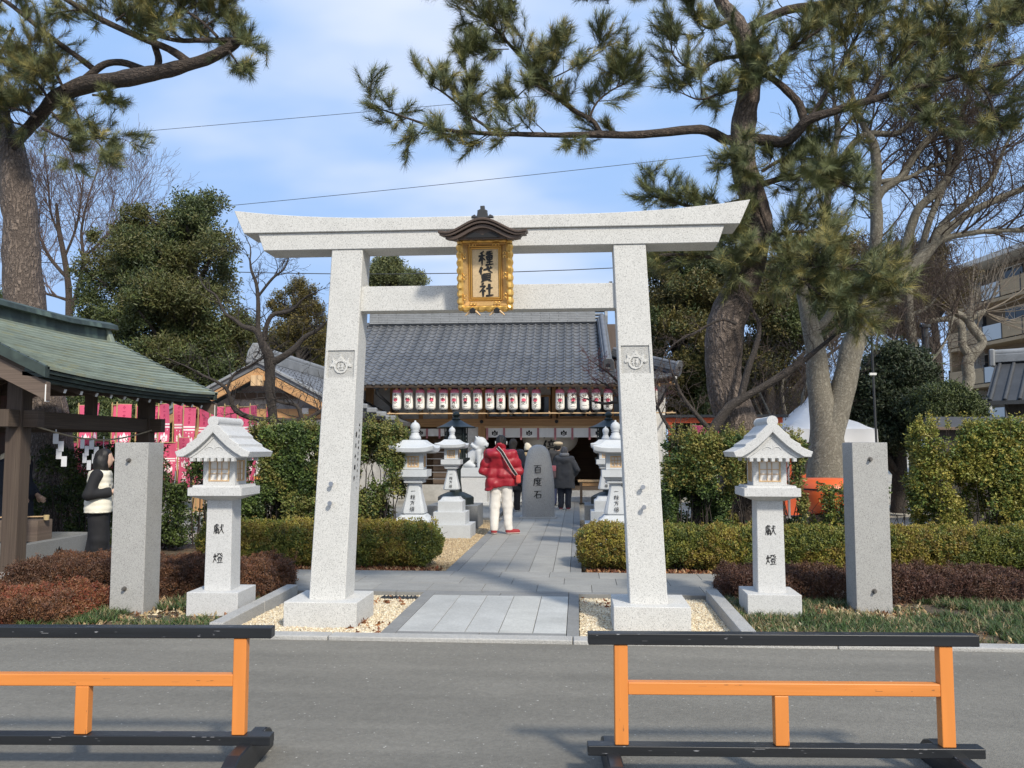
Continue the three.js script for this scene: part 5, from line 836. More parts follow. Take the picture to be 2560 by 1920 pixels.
{ // sacred rope with zigzag paper streamers
  const R = thing('sacred_rope', 'thin straw rope strung between the pavilion posts', 'rope', [-6.40, 1.78, -9.6]); const pts = []; for (let i = 0; i <= 16; i++) { const t = i / 16; pts.push([0, -0.16 * Math.sin(t * Math.PI) + 0.02 * t, -t * 2.85, 0.011]); } part('strand', tube(pts, 7), std({ color: lin(0.34, 0.28, 0.19) }), R);
  const zig = (s) => { const out = [], w = 0.085, h = 0.14; for (let k = 0; k < 4; k++) out.push(bx(w, h + 0.035, 0.0025, (k % 2 ? 0.055 : -0.0) + k * 0.028, -0.06 - k * h * 0.92, (k % 2) * 0.012, 0).rotateY(s * 0.3)); out.push(bx(0.02, 0.1, 0.0025, 0, 0.05, 0, 0)); return join(out); };
  [[-9.6 - [-6.42, 1.733, -10.032][2], 0.5], [-9.6 - [-6.42, 1.746, -10.602][2], 0.9], [-9.6 - [-6.42, 1.75, -10.813][2], 0.3], [-9.6 - [-6.42, 1.757, -11.099][2], 1.1], [-9.6 - [-6.42, 1.765, -11.473][2], 0.6]].forEach(([z, t], i) => { const s = thing('paper_streamer', 'white zigzag paper streamer hanging from the straw rope of the water pavilion', 'paper streamer', [-6.40, 1.735 - 0.13 * Math.sin(z / 2.85 * Math.PI), -9.6 - z], t, 'zigzag paper streamers on the rope'); s.scale.setScalar(0.72); part('folded_paper', zig(i), std({ color: lin(0.62, 0.63, 0.66), roughness: 0.9 }), s); });
}
// ---------------------------------------------------------------- pink prayer banners
{
  const sheet_ = canvasMat(128, 512, (c, W, H) => {
    c.fillStyle = '#dc5f80'; c.fillRect(0, 0, W, H); c.fillStyle = '#fff4f4'; for (const y of [150, 172]) c.fillRect(0, y, W, 12);
    c.strokeStyle = '#a3174a'; [...'小一大中'].forEach((ch, i) => inkStrokes(c, ch, 44, 10 + i * 33, 30, 4)); emblem(c, 64, 262, 46, '#fff0f0', '#dc5f80');
    for (const [x, y] of [[30, 200], [64, 205], [98, 200]]) { c.fillStyle = '#fff'; c.beginPath(); c.arc(x, y, 5, 0, 7); c.fill(); }
    c.strokeStyle = '#fff2f2'; [...'万倍社'].forEach((ch, i) => inkStrokes(c, ch, 34, 330 + i * 58, 56, 7));
  }, { side: THREE.DoubleSide }); const sheet2 = sheet_;
  const B = (x, yt, z, turn, label, h = 1.35) => {
    const b = thing('prayer_banner', label, 'banner', [x, 0, z], turn, 'pink prayer banners'), w = 0.25, g = new THREE.PlaneGeometry(w, h, 6, 14), p = g.attributes.position; for (let i = 0; i < p.count; i++) p.setZ(i, 0.02 * Math.sin(p.getY(i) * 5 + x * 7 + p.getX(i) * 6)); g.computeVertexNormals();
    part('cloth', g.translate(w / 2 + 0.02, yt - h / 2, 0), sheet2, b); part('pole', rod([0, 0, 0], [0, yt + 0.05, 0], 0.013, 7), M.bamboo ??= std({ color: lin(0.46, 0.34, 0.15), roughness: 0.6 }), b); part('crossbar', rod([-0.02, yt, 0], [w + 0.03, yt, 0], 0.009, 6), M.bamboo, b);
  };
  const r = rng(12), xs = [...Array(15).keys()].map((i) => -10.15 + i * 0.275);
  xs.forEach((x, i) => B(x, 2.38 + 0.07 * r() - i * 0.004, -16.6 - 0.5 * r(), (r() - 0.5) * 1.3, 'pink prayer banner with white crest, one of a row behind the water pavilion'));
  [...Array(13).keys()].forEach((i) => B(-9.7 + i * 0.3, 1.62 + 0.1 * r(), -14.9 - 0.3 * r(), (r() - 0.5) * 1.1, 'shorter pink prayer banner half hidden by the ivy screen behind the pavilion', 0.95));
  [0, 1, 2, 3].forEach((i) => B(2.55 + i * 0.3, 2.0 + 0.08 * r(), -19.4 - 0.3 * r(), (r() - 0.5) * 1.2, 'pink prayer banner under the red rail past the gate post', 1.2));
  const rail = thing('red_rail', 'vermilion painted rail above the pink banners past the gate post', 'rail', [3.1, 0, -19.6]); part('beam', grainUV(bx(2.6, 0.12, 0.1, 0.2, 2.16, 0), 0), M.vermilion, rail); for (const s of [-1.0, 1.4]) part('post', grainUV(bx(0.09, 2.1, 0.09, s, 1.05, 0), 1), M.vermilion, rail); part('roof_strip', bx(2.8, 0.06, 0.3, 0.2, 2.25, 0), M.tileDark, rail);
}
{ // small fox figure in the shrubs
  const F = thing('fox_figure', 'small pale mottled stone fox figure half hidden in the box hedge by lantern', 'statue', [-4.25, 0.04, -9.95], 0.5); const f = (x, y, z) => { let d = capsule(x, y, z, [0, 0.08, 0.04], [0, 0.24, -0.01], 0.08, 0.05); d = smin(d, ball(x, y, z, [0, 0.34, 0], [0.05, 0.055, 0.06]), 0.05); d = smin(d, capsule(x, y, z, [0, 0.33, 0.03], [0, 0.315, 0.09], 0.03, 0.014), 0.02); for (const s of [-1, 1]) { d = smin(d, capsule(x, y, z, [s * 0.03, 0.37, -0.01], [s * 0.042, 0.43, -0.02], 0.02, 0.005), 0.01); d = smin(d, capsule(x, y, z, [s * 0.035, 0.2, 0.05], [s * 0.035, 0.0, 0.06], 0.025, 0.025), 0.02); } return d; };
  part('figure', sdfMesh(f, [-0.15, -0.05, -0.12], [0.15, 0.47, 0.17], 0.012), M.graniteLantern, F);
}
// ---------------------------------------------------------------- tent and vermilion fittings behind the hedge
{
  const T = thing('white_tent', 'white canvas canopy tent behind the forked grey tree', 'tent', [5.55, 0, -20.6], 0.12), a = 1.04, yE = 1.95, yP = 2.92, pos = [], n = 14, q = (A, B, C, D) => pos.push(...A, ...B, ...C, ...A, ...C, ...D), f = (u, v) => { const x = (u * 2 - 1) * a, z = (v * 2 - 1) * a, m = Math.max(Math.abs(x), Math.abs(z)) / a; return [x, mix(yP, yE, Math.pow(m, 0.62)) - 0.05 * Math.sin(Math.min(Math.abs(x), Math.abs(z)) * 3) * m + 0.02 * Math.sin(x * 11 + z * 7), z]; };
  for (let i = 0; i < n; i++) for (let j = 0; j < n; j++) q(f(i / n, j / n), f(i / n, (j + 1) / n), f((i + 1) / n, (j + 1) / n), f((i + 1) / n, j / n));
  part('canopy', fromTris(pos, 0.5), std({ color: lin(0.68, 0.68, 0.68), roughness: 0.8, side: THREE.DoubleSide }), T);
  for (let s = 0; s < 4; s++) { const g = new THREE.PlaneGeometry(2 * a, 0.3, 24, 2), p = g.attributes.position; for (let i = 0; i < p.count; i++) p.setZ(i, 0.03 * Math.sin(p.getX(i) * 8) * (0.15 - p.getY(i)) * 3); g.computeVertexNormals(); part('valance', g.translate(0, yE - 0.14, a).rotateY(s * Math.PI / 2), std({ color: lin(0.66, 0.66, 0.67), roughness: 0.85, side: THREE.DoubleSide }), T); }
  for (const x of [-1, 1]) for (const z of [-1, 1]) part('leg', bx(0.05, 2.0, 0.05, x * (a - 0.04), 0.98, z * (a - 0.04)), M.metal, T);
  const O = thing('offering_hall', 'small vermilion painted shrine stall under the white tent', 'stall', [5.184, 1.189, -20.3].map((v, i) => (i === 1 ? 0 : v))); part('frame', grainUV(bx(0.95, 1.75, 0.6, 0, 0.88, 0), 1), M.vermilion, O); part('dark_opening_plate', bx(0.6, 0.7, 0.02, 0, 1.3, 0.302), M.darkWood, O); part('gable', extrude([[-0.6, 1.7], [0.6, 1.7], [0, 1.98]].map((p) => p), 0.7, 0.01), M.vermilion, O);  // solid dark plate on the stall front, shade of an opening put into its colour
  const D = thing('vermilion_drum', 'large rounded vermilion vessel with dark seam showing through the hedge', 'vessel', [4.138, 0.817, -14.6].map((v, i) => (i === 1 ? 0 : v))); part('bowl', new THREE.LatheGeometry([[0.001, 0.42], [0.25, 0.43], [0.38, 0.5], [0.44, 0.62], [0.46, 0.8], [0.46, 1.02], [0.001, 1.03]].map(([x, y]) => new THREE.Vector2(x, y)), 32), std({ color: lin(0.72, 0.13, 0.035), roughness: 0.4 }), D); part('seam', new THREE.CylinderGeometry(0.466, 0.466, 0.025, 32).translate(0, 0.85, 0), M.ink, D); part('stand', bx(0.5, 0.46, 0.5, 0, 0.2, 0), M.oldWood, D);
}

// ---------------------------------------------------------------- leaves, shrubs and hedges
function leafCluster(n, len, wid, spread, seed, up = 0.3) { // a sprig of folded leaves round the origin
  const r = rng(seed), pos = [];
  for (let i = 0; i < n; i++) {
    const a = r() * 6.283, t = Math.acos(1 - 1.7 * r()), d = new THREE.Vector3(Math.sin(t) * Math.cos(a), Math.cos(t) * 0.8 + up, Math.sin(t) * Math.sin(a)).normalize();
    const o = new THREE.Vector3((r() - 0.5) * spread, (r() - 0.5) * spread, (r() - 0.5) * spread), s = new THREE.Vector3(r() - 0.5, r() - 0.5, r() - 0.5).cross(d).normalize(), k = s.clone().cross(d).multiplyScalar(0.3), l = len * (0.7 + 0.5 * r()), w = wid * (0.8 + 0.4 * r());
    const T = o.clone().addScaledVector(d, l), A = o.clone().addScaledVector(d, l * 0.45).addScaledVector(s, w / 2).addScaledVector(k, w), B = o.clone().addScaledVector(d, l * 0.45).addScaledVector(s, -w / 2).addScaledVector(k, w);
    pos.push(...o.toArray(), ...A.toArray(), ...T.toArray(), ...o.toArray(), ...T.toArray(), ...B.toArray());
  }
  const g = new THREE.BufferGeometry(); g.setAttribute('position', new THREE.Float32BufferAttribute(pos, 3)); g.computeVertexNormals(); return g;
}
const tone = (list, r, k = 1) => { const a = list[(r() * list.length) | 0], q = k * (0.75 + 0.5 * r()); return [a[0] * q, a[1] * q, a[2] * q]; };
const rboxD = (x, y, z, h, rad) => { const qx = Math.abs(x) - h[0] + rad, qy = Math.abs(y) - h[1] + rad, qz = Math.abs(z) - h[2] + rad; return Math.hypot(Math.max(qx, 0), Math.max(qy, 0), Math.max(qz, 0)) + Math.min(Math.max(qx, qy, qz), 0) - rad; };
// clipped shrub: leaves crowd the outside, twigs inside. box = [x0, x1, y0, y1, z0, z1]
function shrub(name, label, cat, box, o) {
  const r = rng(o.seed), c = [(box[0] + box[1]) / 2, (box[2] + box[3]) / 2, (box[4] + box[5]) / 2], h = [(box[1] - box[0]) / 2, (box[3] - box[2]) / 2, Math.abs(box[5] - box[4]) / 2], t = thing(name, label, cat, [c[0], 0, c[2]], 0, o.group), L = o.leaf.map(() => []), C = o.leaf.map(() => []);
  let tries = 0, n = 0;
  while (n < o.count && tries++ < o.count * 60) {
    const x = (r() * 2 - 1) * (h[0] + 0.1), y = (r() * 2 - 1) * (h[1] + 0.1), z = (r() * 2 - 1) * (h[2] + 0.1), wx = x + c[0], wy = y + c[1], wz = z + c[2];
    const d = rboxD(x, y, z, h, Math.min(o.round ?? 0.2, ...h)) + (fbm3(wx * (o.nf ?? 3), wy * (o.nf ?? 3), wz * (o.nf ?? 3) + o.seed, 3) - 0.5) * (o.rough ?? 0.16);
    if (d > 0 || (d < -o.shell && r() > (o.inner ?? 0.06)) || (o.gap && fbm3(wx * o.gap[1], wy * o.gap[1] * 0.7, wz * 2, 3) < o.gap[0] + (o.gapLow ? (1 - smooth(0, 0.9, wy)) * o.gapLow : 0))) continue;
    const k = (r() * o.leaf.length) | 0; L[k].push(place(x, wy, z, (r() - 0.5) * 1.6, r() * 6.28, (r() - 0.5) * 1.6, 0.75 + 0.5 * r()));
    const m = o.mixf ? smooth(0.42, 0.6, fbm3(wx * 1.7 + 3, wy * 1.7, wz * 1.7, 2)) : 0; C[k].push(r() < m * 0.8 ? tone(o.mixf, r) : tone(o.tones, r)); n++;
  }
  const sh = []; for (let i = 0; i < (o.shoots ?? 0); i++) { const x = (r() * 2 - 1) * h[0] * 0.97, z = (r() * 2 - 1) * h[2] * 0.9, y0 = box[3] - 0.06, H = o.shootLen * (0.4 + 0.8 * r()), dx = (r() - 0.5) * H * 0.6, dz = (r() - 0.5) * H * 0.5; sh.push(tube([[x, y0 - 0.1, z, 0.003], [x + dx * 0.4, y0 + H * 0.5, z + dz * 0.4, 0.0022], [x + dx, y0 + H, z + dz, 0.0012]], 3)); for (let q = 0; q < 5; q++) { const f = 0.2 + q * 0.2, k = (r() * o.leaf.length) | 0; L[k].push(place(x + dx * f, y0 + H * f, z + dz * f, r() - 0.5, r() * 6.28, r() - 0.5, 0.55 + 0.3 * r())); C[k].push(tone(o.mixf ?? o.tones, r)); } }
  if (sh.length) part('stray_shoots', join(sh), M.twig, t);
  o.leaf.forEach((g, k) => scatter('foliage', g, M.leaf, L[k], C[k], t));
  const tw = []; for (let i = 0; i < (o.stems ?? 0); i++) { const x = (r() * 2 - 1) * h[0] * 0.94, z = (r() * 2 - 1) * h[2] * 0.6, H = box[3] * (0.7 + 0.25 * r()); tw.push(tube([[x, 0, z, 0.011], [x + (r() - 0.5) * 0.1, H * 0.4, z, 0.008], [x + (r() - 0.5) * 0.3, H * 0.75, z + (r() - 0.5) * 0.2, 0.005], [x + (r() - 0.5) * 0.45, H, z + (r() - 0.5) * 0.3, 0.002]], 4)); }
  if (tw.length) part('stems', join(tw), o.stemMat ?? M.twigDark, t);
  return t;
}
const LF = { box: [1, 2, 3].map((s) => leafCluster(11, 0.030, 0.017, 0.05, s)), ivy: [4, 5, 6].map((s) => leafCluster(11, 0.043, 0.029, 0.09, s)), red: [7, 8, 9].map((s) => leafCluster(12, 0.026, 0.010, 0.05, s, 0.6)), tree: [10, 11, 12].map((s) => leafCluster(16, 0.12, 0.05, 0.34, s)), fine: [13, 14, 15].map((s) => leafCluster(18, 0.085, 0.04, 0.32, s)) };
const BOXG = [[0.173, 0.188, 0.033], [0.128, 0.158, 0.030], [0.225, 0.217, 0.042], [0.090, 0.120, 0.030]], OLIVE = [[0.290, 0.225, 0.043], [0.232, 0.167, 0.043], [0.319, 0.275, 0.051]];
const IVY = [[0.072, 0.120, 0.032], [0.104, 0.152, 0.038], [0.144, 0.200, 0.048], [0.048, 0.080, 0.027]], YEL = [[0.284, 0.270, 0.054], [0.216, 0.236, 0.047], [0.365, 0.311, 0.068]];
const REDS = [[0.20, 0.085, 0.042], [0.155, 0.07, 0.037], [0.23, 0.11, 0.05], [0.115, 0.06, 0.033]], REDB = [[0.12, 0.058, 0.036], [0.095, 0.05, 0.031], [0.15, 0.078, 0.042]];
shrub('box_hedge', 'low clipped olive green box hedge running up to the path beside stepped lanterns', 'hedge', [-4.95, -1.78, 0.03, 0.55, -11.45, -10.62], { seed: 51, count: 15000, leaf: LF.box, tones: BOXG, mixf: OLIVE, shell: 0.13, round: 0.24, stems: 60, shoots: 90, shootLen: 0.09, group: 'box hedges' });
shrub('box_hedge', 'low olive green box hedge running from the path behind the pine side lantern', 'hedge', [0.0, 8.6, 0.03, 0.53, -11.55, -10.62], { seed: 52, count: 34000, leaf: LF.box, tones: BOXG, mixf: OLIVE, shell: 0.13, round: 0.22, stems: 130, shoots: 220, shootLen: 0.09, group: 'box hedges' });
shrub('brown_shrub', 'low rusty red mound of azalea before the pavilion post and road barrier', 'shrub', [-6.9, -4.42, -0.1, 0.20, -8.15, -7.0], { seed: 53, count: 15000, leaf: LF.red, tones: REDS, mixf: [[0.27, 0.075, 0.042], [0.24, 0.11, 0.05]], shell: 0.1, round: 0.34, rough: 0.24, nf: 5, stems: 90, shoots: 70, shootLen: 0.11, group: 'reddish winter azaleas' });
shrub('brown_shrub', 'low brown azalea mound behind the grey post and the pavilion side lantern', 'shrub', [-6.1, -3.16, -0.1, 0.29, -9.7, -8.55], { seed: 54, count: 18000, leaf: LF.red, tones: REDB, mixf: REDS, shell: 0.1, round: 0.4, rough: 0.22, nf: 5, stems: 90, shoots: 70, shootLen: 0.11, group: 'reddish winter azaleas' });
shrub('brown_shrub', 'long dark maroon azalea row behind the pine side lantern and its grey post', 'shrub', [1.47, 8.5, -0.1, 0.24, -9.75, -8.75], { seed: 55, count: 34000, leaf: LF.red, tones: REDB.map(([a, b, c]) => [a * 0.85, b * 0.8, c * 0.9]), mixf: REDB, shell: 0.1, round: 0.33, rough: 0.2, nf: 5, stems: 160, shoots: 150, shootLen: 0.1, group: 'reddish winter azaleas' });
shrub('ivy_screen', 'tall dense green leaf screen behind the gate post, rising to the plum tree', 'hedge', [-5.05, -2.62, 0.1, 1.84, -13.1, -12.45], { seed: 56, count: 10500, leaf: LF.ivy, tones: IVY, mixf: YEL.map(([a, b, c]) => [a * 0.7, b * 0.75, c]), shell: 0.22, round: 0.15, rough: 0.2, gap: [0.46, 2.6], gapLow: 0.09, stems: 40, shoots: 60, shootLen: 0.2, group: 'leafy screens' });
shrub('ivy_screen', 'loose dark vine screen between pavilion and lantern with pink banners showing through', 'hedge', [-9.4, -5.0, 0.05, 1.55, -13.0, -12.5], { seed: 57, count: 5200, leaf: LF.ivy, tones: IVY.map(([a, b, c]) => [a * 0.75, b * 0.75, c * 0.75]), shell: 0.3, round: 0.1, rough: 0.3, gap: [0.5, 2.1], stems: 60, group: 'leafy screens' });
shrub('ivy_screen', 'tall green leaf screen between the gate post and the pine side lantern', 'hedge', [1.25, 3.2, 0.1, 1.68, -12.9, -12.3], { seed: 58, count: 7000, leaf: LF.ivy, tones: IVY, mixf: YEL.map(([a, b, c]) => [a * 0.8, b * 0.8, c]), shell: 0.22, round: 0.15, rough: 0.2, gap: [0.48, 2.4], gapLow: 0.09, stems: 40, shoots: 60, shootLen: 0.2, group: 'leafy screens' });
shrub('ivy_screen', 'thin gappy leaf screen before the vermilion vessel', 'hedge', [3.3, 4.8, 0.1, 1.0, -12.9, -12.4], { seed: 59, count: 1100, leaf: LF.ivy, tones: IVY.concat(YEL), shell: 0.3, round: 0.1, rough: 0.25, gap: [0.52, 2.2], stems: 30, group: 'leafy screens' });
shrub('ivy_screen', 'broad yellow green leaf screen behind the grey post, below the dark tiled roof', 'hedge', [4.75, 10.4, 0.1, 1.86, -12.9, -12.3], { seed: 60, count: 17000, leaf: LF.ivy, tones: YEL.concat(IVY.slice(1, 3)), mixf: YEL, shell: 0.24, round: 0.15, rough: 0.2, gap: [0.475, 2.3], gapLow: 0.1, stems: 90, shoots: 120, shootLen: 0.2, group: 'leafy screens' });
// grass tufts and litter
const bladeGeo = (() => { const r = rng(5), pos = []; for (let i = 0; i < 16; i++) { const a = r() * 6.28, l = 0.07 + 0.07 * r(), t = 0.35 + 0.9 * r(), w = 0.0035, c = Math.cos(a), s = Math.sin(a), m = [c * l * 0.5 * Math.sin(t), l * 0.55 * Math.cos(t * 0.6), s * l * 0.5 * Math.sin(t)], e = [c * l * Math.sin(t * 1.25), l * Math.max(0.1, Math.cos(t * 1.15)), s * l * Math.sin(t * 1.25)], A = [-s * w, 0, c * w], B = [s * w, 0, -c * w], mA = [m[0] - s * w * 0.8, m[1], m[2] + c * w * 0.8], mB = [m[0] + s * w * 0.8, m[1], m[2] - c * w * 0.8]; pos.push(...A, ...B, ...mB, ...A, ...mB, ...mA, ...mA, ...mB, ...e); } const g = new THREE.BufferGeometry(); g.setAttribute('position', new THREE.Float32BufferAttribute(pos, 3)); g.computeVertexNormals(); return g; })();
function grass(label, x0, x1, z0, z1, n, seed, thr) { const r = rng(seed), m = [], c = [], g = new THREE.Group(); g.name = numbered('grass'); g.userData.kind = 'stuff'; tag(g, label, 'grass'); scene.add(g); for (let i = 0; i < n; i++) { const x = mix(x0, x1, r()), z = mix(z0, z1, r()); if (fbm3(x * 1.6, z * 1.6, seed, 3) < thr - 0.12 * r()) continue; m.push(place(x, bump2(x, z) - 0.014, z, 0, r() * 6.28, 0, 0.45 + 0.5 * r())); c.push(r() < 0.2 ? [0.34, 0.27, 0.14] : tone([[0.065, 0.115, 0.028], [0.085, 0.135, 0.034], [0.05, 0.085, 0.024]], r)); } scatter('blades', bladeGeo, M.leaf, m, c, g); }
grass('dark green grass at the foot of the pavilion side lantern', -4.75, -3.06, -6.95, -8.4, 2100, 61, 0.5);
grass('dark green grass strip along the road at the foot of the pine side lantern', 1.42, 9, -6.95, -8.75, 9500, 62, 0.49);
const deadLeaf = leafCluster(2, 0.055, 0.03, 0.05, 91, -0.2);
function litter(label, spans, n, seed, tones) { const r = rng(seed), m = [], c = [], g = new THREE.Group(); g.name = numbered('leaf_litter'); g.userData.kind = 'stuff'; tag(g, label, 'leaf litter'); scene.add(g); for (let i = 0; i < n; i++) { const s = spans[(r() * spans.length) | 0], x = mix(s[0], s[1], r()), z = mix(s[2], s[3], r()); m.push(place(x, Math.max(-0.005, bump2(x, z) - 0.015), z, (r() - 0.5) * 1.2 + 1.4, r() * 6.28, (r() - 0.5), 0.5 + 0.7 * r())); c.push(tone(tones, r)); } scatter('leaves', deadLeaf, M.litter, m, c, g); }
litter('reddish brown fallen leaves along the foot of the box hedges', [[-5, -1.75, -10.5, -10.85], [0.1, 6, -10.5, -10.85]], 4200, 63, [[0.2, 0.065, 0.03], [0.26, 0.12, 0.05], [0.14, 0.06, 0.035], [0.34, 0.22, 0.12]]);
litter('straw coloured dead leaves scattered in the shrub beds', [[-4.7, -3.1, -7.0, -8.5], [1.45, 5.5, -7.0, -8.8], [1.42, 1.9, -7.0, -8.6], [2.2, 3.2, -7.9, -8.4]], 2600, 64, [[0.42, 0.31, 0.16], [0.34, 0.22, 0.11], [0.5, 0.42, 0.28], [0.22, 0.11, 0.06]]);
litter('orange pine needles and leaf scraps on the cream gravel edges', [[-2.0, -1.63, -6.9, -7.6], [-2.3, -1.65, -8.3, -8.85], [0.02, 0.4, -8.3, -8.88]], 45, 65, [[0.3, 0.14, 0.06], [0.24, 0.1, 0.05]]);

// ---------------------------------------------------------------- trees
// twigs growing from a limb; adds tubes to out
function sprout(out, p, d, len, rad, depth, r, o) {
  const n = o.seg ?? 4, pts = [[...p, rad]], dir = V(d).normalize(), q = V(p);
  for (let i = 1; i <= n; i++) { dir.x += (r() - 0.5) * o.curl; dir.y += (r() - 0.5) * o.curl + (o.lift ?? 0) / n; dir.z += (r() - 0.5) * o.curl; dir.normalize(); q.addScaledVector(dir, len / n); pts.push([q.x, q.y, q.z, Math.max(o.minR ?? 0.003, rad * (1 - 0.7 * i / n))]); }
  out.push(tube(pts, rad > 0.03 ? 6 : rad > 0.012 ? 4 : 3, { cap: false }));
  if (o.ends && depth <= (o.endDepth ?? 0)) o.ends.push([q.clone(), dir.clone()]);
  if (depth <= 0) return;
  const k = o.kids[o.kids.length - depth] ?? 2;
  for (let i = 0; i < k; i++) {
    const t = 0.3 + 0.7 * (i + r()) / k, f = t * n, a = Math.min(n - 1, Math.floor(f)), b = pts[a], c = pts[a + 1], u = f - a, base = [0, 1, 2].map((j) => mix(b[j], c[j], u));
    const ax = V([c[0] - b[0], c[1] - b[1], c[2] - b[2]]).normalize(), side = V([r() - 0.5, r() - 0.5, r() - 0.5]).cross(ax).normalize(), ang = o.angle * (0.7 + 0.6 * r());
    sprout(out, base, ax.multiplyScalar(Math.cos(ang)).addScaledVector(side, Math.sin(ang)).toArray(), len * (o.ratio ?? 0.62) * (0.7 + 0.5 * r()), mix(b[3], c[3], u) * 0.62, depth - 1, r, o);
  }
}
const along = (pts, t) => { const f = clamp(t, 0, 0.9999) * (pts.length - 1), i = Math.floor(f), u = f - i, a = pts[i], b = pts[i + 1]; return [[0, 1, 2, 3].map((k) => mix(a[k], b[k], u)), V([b[0] - a[0], b[1] - a[1], b[2] - a[2]]).normalize()]; };
function bareTree(name, label, base, limbs, o) { // limbs: point lists in metres; the first is the trunk
  const t = thing(name, label, 'tree', base, 0, o.group), r = rng(o.seed), rel = (L) => L.map((p) => [p[0] - base[0], p[1], p[2] - base[2], p[3]]), tw = [];
  limbs.forEach((l, i) => { const L = rel(l); part(i ? 'limb' : 'trunk', tube(L, i ? 9 : 14, { wob: o.wob ?? 0.12, seed: i * 3 + o.seed, sub: 4 }), i && o.limbMat ? o.limbMat : o.bark, t);
    if (i || o.trunkTwigs) { const n = Math.round((o.per ?? 10) * (l.twigs ?? 1)); for (let k = 0; k < n; k++) { const [p, d] = along(L, (o.from ?? 0.3) + (1 - (o.from ?? 0.3)) * (k + r()) / n), s = V([r() - 0.5, r() - 0.3, r() - 0.5]).cross(d).normalize(), a = o.angle * (0.8 + 0.5 * r()); if (s.y < -0.3 && r() < 0.6) s.negate(); sprout(tw, p.slice(0, 3), d.clone().multiplyScalar(Math.cos(a)).addScaledVector(s, Math.sin(a)).toArray(), (o.len ?? 1) * (0.6 + 0.7 * r()), Math.min(p[3] * 0.5, o.twigR ?? 0.02), o.depth ?? 2, r, o); }
      const [p, d] = along(L, 1); sprout(tw, p.slice(0, 3), d.toArray(), (o.len ?? 1) * 1.1, Math.min(p[3], (o.twigR ?? 0.02) * 1.4), o.depth ?? 2, r, o); } });
  if (tw.length) part('twigs', join(tw), o.twigMat ?? M.twig, t);
  return t;
}
// pine: digitised limbs, procedural shoots, bottle-brush tufts of needles
const tuftGeo = [1, 2, 3].map((s) => { const r = rng(s * 31), pos = []; for (let i = 0; i < 42; i++) { const a = r() * 6.283, h = (r() - 0.4) * 0.12, t = 0.4 + 1.05 * r() * (h < 0.02 ? 1 : 0.7), l = 0.15 * (0.75 + 0.45 * r()), c = Math.cos(a), q = Math.sin(a), e = [c * Math.sin(t) * l, h + Math.cos(t) * l, q * Math.sin(t) * l], w = 0.003; pos.push(-q * w, h, c * w, q * w, h, -c * w, ...e); } const g = new THREE.BufferGeometry(); g.setAttribute('position', new THREE.Float32BufferAttribute(pos, 3)); g.computeVertexNormals(); return g; });
const PINE = [[0.115, 0.135, 0.052], [0.14, 0.158, 0.06], [0.17, 0.178, 0.066], [0.085, 0.108, 0.046]], PINEY = [[0.25, 0.22, 0.07], [0.21, 0.195, 0.062], [0.30, 0.255, 0.08]];
function pineTree(name, label, base, trunk, limbs, o) {
  const t = thing(name, label, 'tree', base, 0), r = rng(o.seed), rel = (L) => L.map((p) => [p[0] - base[0], p[1], p[2] - base[2], p[3]]), tw = [], m = [[], [], []], c = [[], [], []], up = new THREE.Vector3(0, 1, 0);
  part('trunk', tube(rel(trunk), 18, { wob: 0.14, seed: o.seed, sub: 5 }), o.bark, t);
  const tuft = (p, d, s, yel) => { const k = (r() * 3) | 0; m[k].push(new THREE.Matrix4().compose(p, new THREE.Quaternion().setFromUnitVectors(up, d), _s.set(s, s, s)).clone()); c[k].push(r() < yel ? tone(PINEY, r) : tone(PINE, r)); };
  for (const L0 of limbs) {
    const L = rel(L0.p); if (!L0.hidden) part('limb', tube(L, L[0][3] > 0.05 ? 10 : 6, { wob: 0.12, seed: L.length, sub: 4 }), o.limbBark ?? o.bark, t);
    const n = Math.round((L0.n ?? 8) * (o.dens ?? 1)); for (let k = 0; k < n; k++) {
      const tt = (L0.from ?? 0.25) + (1 - (L0.from ?? 0.25)) * (k + r()) / n, [p, d] = along(L, tt); const s = V([r() - 0.5, r() - 0.5 + (L0.up ?? 0.2), r() - 0.5]).normalize(), D = d.clone().multiplyScalar(0.5 + 0.4 * r()).addScaledVector(s, 0.9).normalize(), len = (L0.len ?? 0.55) * (0.5 + 0.8 * r()), ends = [];
      sprout(tw, p.slice(0, 3), D.toArray(), len, Math.min(0.012, p[3] * 0.6), 1, r, { seg: 4, curl: 0.5, lift: 0.35, kids: [L0.kids ?? 4], angle: 0.75, ratio: 0.6, minR: 0.0035, ends, endDepth: 1 });
      for (const [e, dd] of ends) { const q = L0.tufts ?? 3; for (let j = 0; j < q; j++) tuft(e.clone().addScaledVector(dd, -0.085 * j).add(_p.set((r() - 0.5) * 0.03, (r() - 0.5) * 0.03, (r() - 0.5) * 0.03)), dd.clone().add(_s.set((r() - 0.5) * 0.5, (r() - 0.5) * 0.5, (r() - 0.5) * 0.5)).normalize(), (L0.size ?? 1) * (0.85 + 0.4 * r()), (L0.yel ?? 0.16)); }
    }
  }
  if (tw.length) part('shoots', join(tw), M.twigDark, t);
  const crown = new THREE.Group(); crown.name = 'crown'; t.add(crown); crown.userData.kind = 'stuff';
  m.forEach((l, k) => l.length && scatter('needles', tuftGeo[k], M.needle, l, c[k], crown));
  return t;
}
const R0 = [2.579, 0.015, -13.5], RP = (p, o = {}) => ({ p, ...o });
